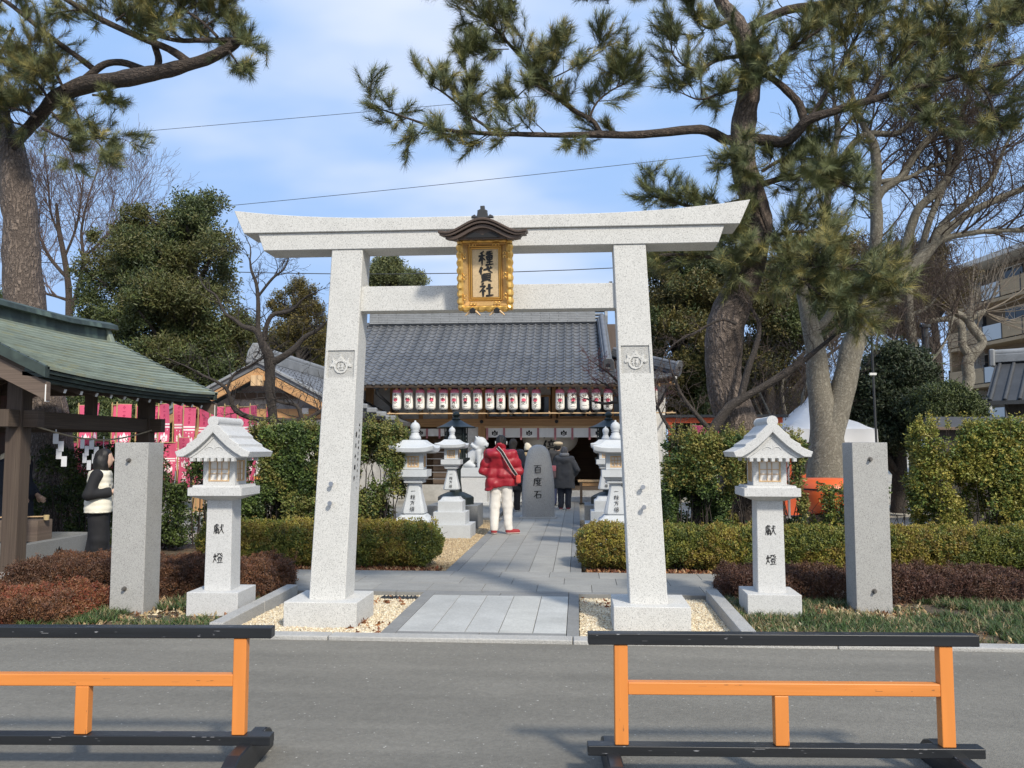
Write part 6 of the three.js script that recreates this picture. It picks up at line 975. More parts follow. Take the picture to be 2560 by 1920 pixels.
pineTree('pine_tree', 'tall leaning pine whose long level limb reaches over the stone gate', [R0[0], 0, R0[2]],
  [[2.578, -0.021, -13.5, 0.455], [2.58, 0.722, -13.5, 0.396], [2.55, 1.364, -13.5, 0.352], [2.45, 2.004, -13.5, 0.301], [2.323, 2.395, -13.5, 0.279], [2.28, 2.795, -13.5, 0.279], [2.287, 3.138, -13.5, 0.279], [2.344, 3.541, -13.5, 0.294], [2.509, 3.915, -13.5, 0.264], [2.703, 4.266, -13.5, 0.228], [2.818, 4.642, -13.5, 0.198], [2.873, 5.162, -13.5, 0.206], [2.768, 5.629, -13.5, 0.206], [2.68, 5.954, -13.5, 0.198], [2.653, 6.371, -13.5, 0.198], [2.69, 6.787, -13.5, 0.191], [2.764, 7.174, -13.5, 0.176], [2.824, 7.616, -13.5, 0.176], [2.753, 8.042, -13.5, 0.162], [2.555, 8.444, -13.5, 0.125], [2.34, 8.764, -13.5, 0.095], [2.164, 9.241, -13.5, 0.059]], [
  RP([[2.654, 6.447, -13.5, 0.088], [2.407, 6.438, -13.5, 0.081], [2.226, 6.535, -13.5, 0.081], [1.913, 6.429, -13, 0.071], [1.28, 6.282, -12.7, 0.062], [0.76, 6.186, -12.5, 0.054], [0.355, 6.136, -12.3, 0.054], [-0.243, 6.102, -12.2, 0.04], [-0.856, 6.096, -12.1, 0.036], [-1.342, 6.086, -12, 0.033], [-1.838, 6.142, -12, 0.026], [-2.16, 6.235, -12, 0.02], [-2.463, 6.348, -12, 0.016], [-2.837, 6.486, -12, 0.01], [-3.018, 6.569, -12, 0.007]], { n: 24, from: 0.36, len: 0.36, up: -0.02, yel: 0.2 }),
  RP([[0.355, 6.164, -12.3, 0.04], [0.254, 6.335, -12.3, 0.037], [-0.038, 6.52, -12.3, 0.033], [-0.387, 6.815, -12.3, 0.03], [-0.538, 6.976, -12.3, 0.027], [-0.738, 7.268, -12.3, 0.027], [-0.995, 7.565, -12.3, 0.023], [-1.149, 7.758, -12.3, 0.02], [-1.324, 7.923, -12.3, 0.013], [-1.556, 8.063, -12.3, 0.01], [-1.895, 8.237, -12.3, 0.007]], { n: 22, from: 0.18, len: 0.45, yel: 0.25 }),
  RP([[-1.234, 6.103, -12, 0.02], [-1.315, 6.196, -12, 0.02], [-1.56, 6.369, -12, 0.02], [-1.766, 6.578, -12, 0.016], [-1.965, 6.738, -12, 0.013], [-2.158, 6.863, -12, 0.01]], { n: 11, from: 0.25, len: 0.36, yel: 0.22 }),
  RP([[-1.786, 6.62, -12, 0.01], [-1.562, 6.773, -12, 0.009], [-1.604, 7.082, -12, 0.008], [-1.619, 7.343, -12, 0.006]], { n: 7, from: 0.2, len: 0.25 }),
  RP([[0.178, 6.298, -12.2, 0.02], [0.308, 6.574, -12.2, 0.017], [0.506, 6.742, -12.2, 0.013], [0.729, 6.861, -12.2, 0.01], [0.9, 7.037, -12.2, 0.007]], { n: 12, from: 0.15, len: 0.33 }),
  RP([[0.6, 6.788, -12.2, 0.01], [0.691, 7.065, -12.2, 0.008], [0.734, 7.324, -12.2, 0.007]], { n: 5, len: 0.25 }), RP([[-0.482, 6.885, -12.1, 0.012], [-0.333, 6.929, -12.1, 0.01], [0.061, 7.118, -12.1, 0.008], [0.406, 7.316, -12.1, 0.006]], { n: 11, from: 0.1, len: 0.36, yel: 0.4 }),
  RP([[-0.979, 7.388, -12.1, 0.009], [-1.226, 7.383, -12.1, 0.008], [-1.528, 7.295, -12.1, 0.006]], { n: 6, len: 0.26 }), RP([[-1.151, 7.657, -12.1, 0.009], [-1.262, 7.995, -12.1, 0.007], [-1.303, 8.225, -12.1, 0.005]], { n: 5, len: 0.26 }), RP([[-1.075, 7.576, -12.1, 0.009], [-0.904, 7.995, -12.1, 0.007], [-0.835, 8.277, -12.1, 0.005]], { n: 5, len: 0.26 }), RP([[-0.631, 7.066, -12.1, 0.009], [-0.426, 7.445, -12.1, 0.007], [-0.222, 7.473, -12.1, 0.005]], { n: 6, len: 0.28, yel: 0.5 }), RP([[-0.327, 6.671, -12.1, 0.011], [-0.631, 6.821, -12.1, 0.009], [-0.904, 6.62, -12.1, 0.008], [-1.074, 6.506, -12.1, 0.006]], { n: 9, len: 0.3, yel: 0.2 }),
  RP([[2.682, 7.821, -13.5, 0.037], [2.2, 7.527, -13, 0.028], [1.815, 7.3, -12.8, 0.021], [1.48, 7.437, -12.6, 0.014], [1.451, 7.873, -12.6, 0.008]], { n: 14, from: 0.2, len: 0.34 }), RP([[2.686, 7.284, -13.5, 0.029], [2.261, 7.007, -13, 0.021], [1.877, 6.824, -12.8, 0.014], [1.587, 6.9, -12.7, 0.008]], { n: 10, from: 0.1, len: 0.36 }), RP([[2.519, 8.446, -13.5, 0.044], [2.068, 8.053, -13, 0.028], [1.828, 8.108, -12.8, 0.014], [1.679, 8.319, -12.7, 0.008]], { n: 12, from: 0.1, len: 0.38 }), RP([[2.538, 8.596, -12.8, 0.035], [1.835, 8.552, -12.8, 0.028], [1.27, 8.539, -12.8, 0.021], [0.772, 8.508, -12.8, 0.01], [0.128, 8.55, -12.8, 0.007]], { n: 14, from: 0.2, len: 0.3 }),
  RP([[2.736, 6.415, -13.4, 0.087], [3.037, 6.376, -13.4, 0.087], [3.252, 6.274, -13.2, 0.086], [3.408, 6.377, -13, 0.085], [3.488, 6.474, -12.9, 0.077], [3.86, 6.573, -12.8, 0.063], [4.359, 6.715, -12.8, 0.056], [4.856, 6.856, -12.8, 0.049], [5.349, 6.968, -12.8, 0.042], [5.842, 7.108, -12.8, 0.035], [6.653, 7.315, -12.8, 0.028], [7.239, 7.464, -12.8, 0.021]], { n: 30, from: 0.3, len: 0.5, up: 0.1, yel: 0.3 }),
  RP([[3.488, 6.513, -13, 0.064], [3.418, 6.778, -13, 0.064], [3.222, 7.026, -13, 0.057], [3.024, 7.195, -13, 0.042], [2.795, 7.306, -13, 0.028], [2.55, 7.366, -13, 0.014]], { n: 10, from: 0.45, len: 0.4 }), RP([[3.046, 7.238, -13, 0.028], [3.186, 7.565, -13, 0.028], [3.442, 7.74, -13, 0.028], [3.833, 8.021, -13, 0.021], [4.042, 8.257, -13, 0.021], [4.259, 8.56, -13, 0.014]], { n: 18, from: 0.1, len: 0.45, yel: 0.35 }),
  RP([[3.516, 6.473, -12.9, 0.035], [3.839, 6.984, -12.9, 0.035], [4.128, 7.483, -12.9, 0.028], [4.346, 7.913, -12.9, 0.021], [4.495, 8.273, -12.9, 0.014]], { n: 22, from: 0.15, len: 0.55, yel: 0.4 }), RP([[4.359, 6.715, -12.8, 0.035], [4.699, 7.199, -12.8, 0.028], [5.118, 7.615, -12.8, 0.021], [5.598, 7.885, -12.8, 0.014]], { n: 24, from: 0.1, len: 0.55, yel: 0.45 }), RP([[5.093, 6.913, -12.8, 0.028], [5.509, 7.313, -12.8, 0.021], [5.993, 7.725, -12.8, 0.021], [6.467, 7.922, -12.8, 0.014]], { n: 22, from: 0.1, len: 0.55, yel: 0.35 }), RP([[5.842, 7.108, -12.8, 0.028], [6.088, 6.794, -12.8, 0.021], [6.206, 6.437, -12.8, 0.014], [6.325, 6.151, -12.8, 0.01]], { n: 12, from: 0.2, len: 0.42 }), RP([[4.855, 6.835, -12.8, 0.028], [5.147, 6.54, -12.8, 0.021], [5.272, 6.324, -12.8, 0.014]], { n: 6, from: 0.2, len: 0.34 }), RP([[2.793, 8.331, -13.6, 0.067], [3.425, 8.602, -13.6, 0.067], [4.159, 8.68, -13.6, 0.067], [4.888, 8.774, -13.6, 0.059], [5.968, 8.805, -13.6, 0.052], [7.117, 8.771, -13.6, 0.044]], { n: 22, from: 0.15, len: 0.5, up: -0.2 }), RP([[6.11, 7.844, -12.9, 0.028], [6.524, 8.117, -12.9, 0.021], [6.854, 8.031, -12.9, 0.014]], { n: 12, from: 0, len: 0.55, yel: 0.4 }),
  RP([[2.877, 5.655, -13.4, 0.051], [3.237, 5.757, -13.4, 0.044], [3.513, 5.69, -13.1, 0.028], [3.897, 5.576, -13, 0.021], [4.234, 5.424, -13, 0.014]], { n: 26, from: 0.1, len: 0.45, up: 0.15, yel: 0.06 }), RP([[2.903, 5.844, -13.3, 0.029], [3.22, 6.022, -13.3, 0.029], [3.715, 6.008, -13.3, 0.022], [3.993, 5.89, -13.3, 0.014]], { n: 14, from: 0.1, len: 0.36, yel: 0.05 }), RP([[2.88, 5.738, -13.2, 0.025], [2.817, 5.446, -13.2, 0.036], [2.861, 5.189, -13.2, 0.036], [2.939, 4.932, -13.2, 0.029], [3.011, 4.713, -13.2, 0.022]], { n: 0 }),
  RP([[2.924, 4.86, -13.2, 0.043], [3.231, 4.564, -13.2, 0.036], [3.535, 4.324, -12.8, 0.028], [3.937, 4.134, -12.6, 0.021], [4.359, 4.038, -12.5, 0.014]], { n: 30, from: 0.05, len: 0.55, up: -0.1, yel: 0.35 }), RP([[2.988, 4.688, -13.1, 0.036], [3.26, 4.119, -12.8, 0.028], [3.597, 3.729, -12.6, 0.021], [3.955, 3.571, -12.5, 0.014]], { n: 26, from: 0.1, len: 0.5, up: -0.15, yel: 0.25 }), RP([[2.969, 4.761, -13.1, 0.028], [3.422, 4.824, -13.1, 0.021], [3.9, 4.671, -13.1, 0.014]], { n: 16, from: 0.05, len: 0.5, yel: 0.3 }), RP([[3.562, 4.346, -12.9, 0.021], [4.023, 3.917, -12.9, 0.014], [4.487, 3.771, -12.9, 0.011]], { n: 14, from: 0.1, len: 0.45, yel: 0.4 }),
  RP([[2.652, 5.407, -13.3, 0.043], [2.351, 5.325, -13.3, 0.036], [1.948, 5.188, -13, 0.028], [1.447, 5.272, -12.9, 0.021], [1.098, 5.395, -12.9, 0.014]], { n: 16, from: 0.3, len: 0.32, up: 0.2, yel: 0.02 }), RP([[2.727, 4.596, -13.3, 0.043], [2.335, 4.486, -13.3, 0.036], [1.837, 4.524, -13.3, 0.029], [1.408, 4.547, -13.3, 0.022], [1.156, 4.514, -13.3, 0.014]], { n: 14, from: 0.1, len: 0.4, up: -0.1, yel: 0.25 }), RP([[2.752, 4.742, -13.3, 0.036], [2.555, 4.819, -13.3, 0.029], [2.34, 4.75, -13.3, 0.022]], { n: 12, from: 0, len: 0.42, yel: 0.25 }),
  RP([[2.458, 6.266, -13, 0.014], [2.521, 5.9, -13, 0.014], [2.597, 5.535, -13, 0.011]], { n: 12, from: 0, len: 0.34, hidden: true, yel: 0.1 }), RP([[2.564, 8.034, -13, 0.014], [2.697, 7.657, -13, 0.014], [2.83, 7.282, -13, 0.011]], { n: 12, from: 0, len: 0.36, hidden: true }), RP([[2.704, 5, -12.9, 0.014], [2.597, 4.504, -12.9, 0.014], [2.48, 4.152, -12.9, 0.011]], { n: 14, from: 0, len: 0.36, hidden: true, yel: 0.2 }),
], { seed: 71, bark: M.pineBark, limbBark: M.pineBarkDark });
const L0 = [-9.051, -0.164, -14.2];
pineTree('pine_tree', 'thick pine behind the water pavilion with one heavy bent limb', [L0[0], 0, L0[2]],
  [[-9.05, -0.203, -14.2, 0.463], [-9.13, 1.267, -14.2, 0.386], [-9.299, 2.234, -14.2, 0.363], [-9.607, 3.214, -14.2, 0.347], [-9.78, 4.371, -14.2, 0.332], [-9.834, 4.979, -14.2, 0.301], [-9.897, 5.592, -14.2, 0.286], [-9.987, 6.219, -14.2, 0.278], [-10.146, 6.988, -14.2, 0.208], [-10.268, 7.334, -14.2, 0.154], [-10.464, 7.77, -14.2, 0.108]], [
  RP([[-9.985, 6.893, -14, 0.114], [-9.729, 7.122, -14, 0.107], [-9.401, 7.483, -14, 0.114], [-8.901, 7.551, -13.6, 0.133], [-8.302, 7.657, -13.4, 0.146], [-7.594, 7.64, -13.2, 0.136], [-6.907, 7.621, -13, 0.127], [-6.34, 7.742, -13, 0.099], [-5.915, 7.867, -13, 0.092], [-5.556, 8.064, -13, 0.085], [-5.45, 8.161, -13, 0.064], [-5.545, 8.243, -13, 0.035]], { n: 10, from: 0.9, len: 0.3, yel: 0.2 }),
  RP([[-6.957, 7.698, -13.2, 0.072], [-6.902, 7.942, -13.2, 0.057], [-7, 8.264, -13.2, 0.057], [-7.071, 8.707, -13.2, 0.05], [-7.089, 9.238, -13.2, 0.05]], { n: 14, from: 0.55, len: 0.5, yel: 0.3 }), RP([[-6.271, 7.794, -13, 0.064], [-6.631, 8.034, -13, 0.057], [-7.069, 8.223, -13, 0.049], [-7.658, 8.507, -13, 0.049], [-8.106, 8.755, -13, 0.042], [-8.534, 9.028, -13, 0.042]], { n: 18, from: 0.3, len: 0.4, up: 0.4, yel: 0.3 }), RP([[-8.306, 7.754, -13.4, 0.066], [-7.956, 8.009, -13.4, 0.058], [-7.655, 8.03, -13.4, 0.058], [-7.268, 7.895, -13.4, 0.058]], { n: 0 }), RP([[-8.193, 7.974, -13.5, 0.051], [-8.534, 8.232, -13.5, 0.044], [-8.911, 8.509, -13.5, 0.044], [-9.318, 8.83, -13.5, 0.037], [-9.702, 9.145, -13.5, 0.037], [-10.131, 9.455, -13.5, 0.029]], { n: 10, from: 0.6, len: 0.3, yel: 0.2 }),
  RP([[-5.503, 8.14, -13, 0.049], [-6.064, 8.161, -13, 0.042], [-6.494, 8.178, -13, 0.035], [-6.842, 8.269, -13, 0.028], [-7.218, 8.402, -13, 0.021], [-7.478, 8.586, -13, 0.014]], { n: 20, from: 0.1, len: 0.4, up: 0.3, yel: 0.25 }), RP([[-5.771, 8.155, -12.9, 0.028], [-6.01, 8.397, -12.9, 0.021], [-6.328, 8.644, -12.9, 0.021], [-6.494, 8.965, -12.9, 0.014]], { n: 22, from: 0.1, len: 0.5, yel: 0.35 }), RP([[-5.539, 8.107, -12.9, 0.021], [-5.383, 8.024, -12.9, 0.014], [-5.19, 7.994, -12.9, 0.008]], { n: 7, from: 0.2, len: 0.2 }), RP([[-5.572, 7.915, -12.9, 0.021], [-5.412, 7.678, -12.9, 0.014], [-5.333, 7.583, -12.9, 0.008]], { n: 6, from: 0.2, len: 0.22 }), RP([[-6.008, 8.319, -12.9, 0.021], [-5.704, 8.541, -12.9, 0.014], [-5.554, 8.69, -12.9, 0.011]], { n: 14, from: 0, len: 0.45, yel: 0.3 }), RP([[-6.865, 8.353, -12.9, 0.021], [-6.481, 8.572, -12.9, 0.014], [-6.098, 8.752, -12.9, 0.011]], { n: 16, from: 0, len: 0.45, yel: 0.35 }), RP([[-7.498, 8.496, -12.9, 0.021], [-7.191, 8.719, -12.9, 0.014], [-6.883, 8.903, -12.9, 0.011]], { n: 12, from: 0, len: 0.45, yel: 0.35 }), RP([[-8.122, 8.771, -13, 0.021], [-8.442, 8.745, -13, 0.014], [-8.682, 8.715, -13, 0.008]], { n: 5, from: 0.2, len: 0.26 }),
  RP([[-8.087, 7.437, -13.3, 0.022], [-7.843, 7.405, -13.3, 0.014], [-7.64, 7.367, -13.3, 0.009]], { n: 7, from: 0.2, len: 0.26, up: -0.3 }), RP([[-9.085, 6.969, -13.5, 0.029], [-8.564, 6.743, -13.5, 0.022], [-8.146, 6.764, -13.5, 0.015], [-7.647, 6.741, -13.5, 0.009]], { n: 16, from: 0.2, len: 0.34, up: -0.15, yel: 0.15 }), RP([[-8.146, 6.756, -13.5, 0.015], [-7.966, 6.55, -13.5, 0.011], [-7.837, 6.386, -13.5, 0.007]], { n: 6, from: 0.2, len: 0.28, up: -0.3 }), RP([[-8.756, 6.814, -13.5, 0.015], [-8.581, 6.567, -13.5, 0.011], [-8.49, 6.363, -13.5, 0.007]], { n: 5, from: 0.2, len: 0.28, up: -0.3 }),
  RP([[-10.007, 6.995, -14, 0.076], [-10.086, 7.377, -14, 0.069], [-10.232, 7.721, -14, 0.061], [-10.591, 7.946, -14, 0.053]], { n: 4, from: 0.6, len: 0.4 }), RP([[-8.88, 7.344, -13.4, 0.029], [-9.057, 7.633, -13.4, 0.022], [-9.316, 7.886, -13.4, 0.022], [-9.657, 8.061, -13.4, 0.015]], { n: 26, from: 0, len: 0.5, yel: 0.45 }), RP([[-8.579, 7.534, -13.3, 0.029], [-8.754, 7.821, -13.3, 0.022], [-8.97, 8.071, -13.3, 0.014], [-9.183, 8.241, -13.3, 0.011]], { n: 24, from: 0, len: 0.5, yel: 0.5 }), RP([[-9.116, 7.109, -13.4, 0.022], [-9.369, 7.238, -13.4, 0.022], [-9.663, 7.328, -13.4, 0.015]], { n: 18, from: 0, len: 0.5, yel: 0.4 }), RP([[-9.343, 6.993, -13.5, 0.022], [-9.596, 7.082, -13.5, 0.015], [-9.848, 7.114, -13.5, 0.015]], { n: 12, from: 0, len: 0.45, yel: 0.2 }), RP([[-9.676, 8.77, -13.5, 0.029], [-9.829, 8.444, -13.5, 0.022], [-9.981, 8.119, -13.5, 0.015]], { n: 18, from: 0, len: 0.5, yel: 0.3 }), RP([[-8.49, 7.37, -13.3, 0.022], [-8.36, 7.166, -13.3, 0.014], [-8.298, 7.044, -13.3, 0.009]], { n: 5, from: 0.2, len: 0.26, up: -0.3 }), RP([[-8.941, 7.265, -13.5, 0.022], [-8.767, 7.081, -13.5, 0.015]], { n: 8, from: 0, len: 0.4 }),
], { seed: 72, dens: 0.6, bark: M.pineBark, limbBark: M.pineBarkDark });
const Z0 = [4.539, 0.066, -16.2];
bareTree('zelkova_tree', 'large bare grey tree forking low into two stems before the white tent', [Z0[0], 0, Z0[2]], [
  [[4.57, -0.018, -16.2, 0.458], [4.579, 0.912, -16.2, 0.37], [4.59, 1.594, -16.2, 0.326], [4.568, 2.005, -16.2, 0.264], [4.491, 2.565, -16.2, 0.22], [4.456, 3.137, -16.2, 0.194], [4.393, 3.642, -16.2, 0.167], [4.311, 4.063, -16.2, 0.141], [4.228, 4.477, -16.2, 0.11], [4.143, 4.805, -16.2, 0.097], [3.878, 5.164, -16.2, 0.062], [3.694, 5.389, -16.2, 0.035]],
  [[4.625, 1.338, -16.2, 0.264], [4.682, 1.893, -16.2, 0.264], [4.855, 2.382, -16.2, 0.238], [5.024, 3.003, -16.2, 0.211], [5.156, 3.513, -16.2, 0.211], [5.29, 3.763, -16.2, 0.167], [5.545, 4.144, -16.2, 0.15], [6.021, 4.609, -16.2, 0.137], [6.431, 5.083, -16.2, 0.123], [6.779, 5.472, -16.2, 0.097], [7.277, 5.875, -16.2, 0.07], [7.896, 6.178, -16.2, 0.062], [8.46, 6.402, -16.2, 0.053]],
  [[5.246, 3.703, -16.2, 0.141], [5.456, 4.53, -16.2, 0.123], [5.577, 5.169, -16.2, 0.115], [5.632, 5.813, -16.2, 0.115], [5.613, 6.302, -16.2, 0.106], [5.663, 6.782, -16.2, 0.097], [5.61, 7.277, -16.2, 0.088], [5.498, 7.514, -16.2, 0.07], [5.324, 7.962, -16.2, 0.053], [5.21, 8.465, -16.2, 0.035]],
  [[5.607, 6.115, -16.2, 0.088], [5.742, 6.361, -16.2, 0.079], [6.089, 6.611, -16.2, 0.07], [6.41, 7.093, -16.2, 0.07], [6.733, 7.406, -16.2, 0.062], [7.135, 7.591, -16.2, 0.053], [7.361, 7.781, -16.2, 0.044], [7.673, 8.031, -16.2, 0.035], [8.047, 8.369, -16.2, 0.026]],
  [[5.979, 4.592, -16.2, 0.088], [6.174, 5.396, -16.2, 0.088], [6.405, 6.008, -16.2, 0.079], [6.691, 6.276, -16.2, 0.079], [7.008, 6.685, -16.2, 0.079], [7.174, 7.072, -16.2, 0.079], [7.168, 7.563, -16.2, 0.062], [7.298, 7.882, -16.2, 0.044], [7.461, 8.389, -16.2, 0.035]],
  [[6.544, 5.213, -16.2, 0.07], [6.82, 5.691, -16.2, 0.062], [7.295, 6.103, -16.2, 0.062], [7.701, 6.473, -16.2, 0.053], [7.864, 6.796, -16.2, 0.044], [7.93, 6.989, -16.2, 0.035], [8.085, 7.296, -16.2, 0.026]], [[6.675, 5.368, -16.2, 0.07], [6.928, 5.451, -16.2, 0.062], [7.146, 5.491, -16.2, 0.053], [7.571, 5.544, -16.2, 0.044], [8.274, 5.565, -16.2, 0.044], [8.67, 5.609, -16.2, 0.035]],
  [[4.402, 3.668, -16.2, 0.079], [4.654, 3.928, -16.2, 0.079], [4.816, 4.276, -16.2, 0.07], [4.728, 5.069, -16.2, 0.062], [4.717, 5.868, -16.2, 0.062], [4.768, 6.491, -16.2, 0.07], [4.863, 7.135, -16.2, 0.07], [4.969, 7.529, -16.2, 0.062], [4.942, 7.82, -16.2, 0.044], [4.904, 8.293, -16.2, 0.026]], [[4.814, 6.625, -16.2, 0.053], [5.048, 7.031, -16.2, 0.062], [5.437, 7.443, -16.2, 0.062], [6.058, 7.461, -16.2, 0.053], [6.276, 7.617, -16.2, 0.044], [6.598, 7.877, -16.2, 0.035]], [[5.637, 6.515, -16.2, 0.053], [5.876, 6.554, -16.2, 0.053], [6.215, 6.59, -16.2, 0.044], [6.643, 6.801, -16.2, 0.035], [7.066, 6.879, -16.2, 0.026]], [[6.37, 5.041, -16.2, 0.062], [6.608, 5.827, -16.2, 0.062], [6.882, 6.44, -16.2, 0.053], [6.989, 7.059, -16.2, 0.044], [6.845, 7.689, -16.2, 0.035]],
], { seed: 81, bark: M.greyBark, per: 15, from: 0.25, len: 1.15, depth: 3, kids: [5, 4, 3], curl: 0.5, angle: 0.75, ratio: 0.62, lift: 0.25, twigR: 0.022, minR: 0.0035, wob: 0.1 });
const Q0 = [-5.246, 0.303, -14.6];
bareTree('plum_tree', 'dark bare plum tree rising from the leaf screen before the shrine office gable', [Q0[0], 0, Q0[2]], [
  [[-5.223, -0.016, -14.6, 0.111], [-5.267, 1.266, -14.6, 0.087], [-5.325, 1.979, -14.6, 0.079], [-5.395, 2.509, -14.6, 0.087], [-5.413, 2.96, -14.6, 0.095], [-5.443, 3.157, -14.6, 0.095], [-5.54, 3.348, -14.6, 0.079], [-5.672, 3.597, -14.6, 0.056], [-5.919, 3.683, -14.6, 0.04], [-6.049, 3.784, -14.6, 0.032], [-6.265, 3.936, -14.6, 0.024], [-6.426, 4.239, -14.6, 0.02], [-6.617, 4.367, -14.6, 0.016]],
  [[-5.566, 3.389, -14.6, 0.056], [-5.638, 3.597, -14.6, 0.048], [-5.648, 4.02, -14.6, 0.04], [-5.692, 4.446, -14.6, 0.032], [-5.791, 4.69, -14.6, 0.024], [-5.821, 4.891, -14.6, 0.016]], [[-5.516, 3.43, -14.6, 0.056], [-5.519, 3.538, -14.6, 0.048], [-5.4, 3.867, -14.6, 0.04], [-5.065, 3.954, -14.6, 0.032], [-4.876, 4.126, -14.6, 0.02]], [[-5.406, 3.017, -14.6, 0.071], [-5.232, 3.106, -14.6, 0.064], [-4.993, 3.26, -14.6, 0.056], [-4.813, 3.464, -14.6, 0.04], [-4.598, 3.586, -14.6, 0.032], [-4.45, 3.707, -14.6, 0.024]], [[-5.351, 2.036, -14.6, 0.056], [-5.543, 2.02, -14.6, 0.048], [-6.008, 2.184, -14.6, 0.048], [-6.195, 2.579, -14.6, 0.032], [-6.641, 2.82, -14.6, 0.02], [-6.961, 2.988, -14.6, 0.012]], [[-5.317, 2.011, -14.6, 0.048], [-4.843, 2.034, -14.6, 0.04], [-4.923, 2.27, -14.6, 0.032], [-5.174, 2.32, -14.6, 0.024], [-5.426, 2.403, -14.6, 0.016]], [[-6.193, 2.529, -14.6, 0.024], [-6.066, 2.816, -14.6, 0.024], [-5.775, 2.979, -14.6, 0.02], [-5.485, 3.141, -14.6, 0.016]], [[-5.653, 4.22, -14.6, 0.024], [-5.39, 4.549, -14.6, 0.024], [-5.224, 4.672, -14.6, 0.016]], [[-4.752, 2.01, -14.6, 0.04], [-4.506, 2.155, -14.6, 0.032], [-4.261, 2.316, -14.6, 0.024]],
], { seed: 82, bark: M.darkBark, per: 9, from: 0.25, len: 0.5, depth: 2, kids: [4, 3], curl: 0.75, angle: 0.85, ratio: 0.55, lift: 0.25, twigR: 0.011, minR: 0.003, twigMat: M.twigDark, trunkTwigs: true });
const U0 = [1.799, 0.481, -12.9];
bareTree('plum_tree', 'grey bare plum leaning across the foot of the tall pine', [U0[0], 0, U0[2]], [
  [[1.764, 0.007, -12.9, 0.105], [1.795, 1.027, -12.9, 0.098], [1.941, 1.644, -12.9, 0.084], [2.117, 1.954, -12.9, 0.077], [2.29, 2.154, -12.9, 0.07], [2.702, 2.401, -12.9, 0.049], [3.045, 2.607, -12.9, 0.056], [3.388, 2.846, -12.9, 0.042], [3.731, 3.12, -12.9, 0.028], [3.937, 3.292, -12.9, 0.018]],
  [[2.428, 2.25, -12.9, 0.056], [2.539, 2.679, -12.9, 0.049], [2.683, 3.096, -12.9, 0.042], [2.723, 3.375, -12.9, 0.028], [2.593, 3.657, -12.9, 0.021]], [[2.382, 3.379, -12.9, 0.021], [2.178, 3.451, -12.9, 0.021], [1.763, 3.245, -12.9, 0.018], [1.485, 3.107, -12.9, 0.014], [1.345, 2.968, -12.9, 0.01]], [[2.011, 1.748, -12.9, 0.042], [1.744, 2.059, -12.9, 0.035], [1.543, 2.338, -12.9, 0.028], [1.444, 2.617, -12.9, 0.018]], [[1.927, 1.61, -12.9, 0.042], [1.599, 1.576, -12.9, 0.035], [1.397, 1.783, -12.9, 0.028], [1.263, 1.991, -12.9, 0.021], [1.183, 2.2, -12.9, 0.014]],
], { seed: 83, bark: M.darkBark, per: 8, from: 0.2, len: 0.42, depth: 2, kids: [4, 3], curl: 0.8, angle: 0.9, ratio: 0.55, lift: 0.2, twigR: 0.009, minR: 0.003, trunkTwigs: true });
const V0 = [1.161, 0.23, -16];
bareTree('plum_tree', 'reddish budding plum reaching past the gate post across the paper lanterns', [V0[0], 0, V0[2]], [
  [[1.159, 0.061, -16, 0.07], [1.198, 1.252, -16, 0.061], [1.138, 1.938, -16, 0.052], [1.013, 2.284, -16, 0.044], [0.757, 2.389, -16, 0.035], [0.541, 2.355, -16, 0.026], [0.326, 2.391, -16, 0.017], [0.128, 2.461, -16, 0.01]], [[1.139, 2.025, -16, 0.035], [0.887, 2.544, -16, 0.026], [0.675, 2.85, -16, 0.021], [0.46, 3.026, -16, 0.014], [0.331, 3.114, -16, 0.009]], [[0.8, 2.389, -16, 0.026], [0.63, 2.632, -16, 0.017], [0.372, 2.808, -16, 0.012]], [[1.162, 1.852, -16, 0.035], [1.484, 2.282, -16, 0.026], [1.659, 2.627, -16, 0.017]],
], { seed: 84, bark: M.darkBark, per: 9, from: 0.2, len: 0.34, depth: 2, kids: [4, 3], curl: 0.8, angle: 0.9, ratio: 0.55, lift: 0.15, twigR: 0.007, minR: 0.003, trunkTwigs: true, twigMat: std({ color: lin(0.16, 0.06, 0.05), roughness: 0.9 }) });
const W0 = [-23.534, 0.879, -38];
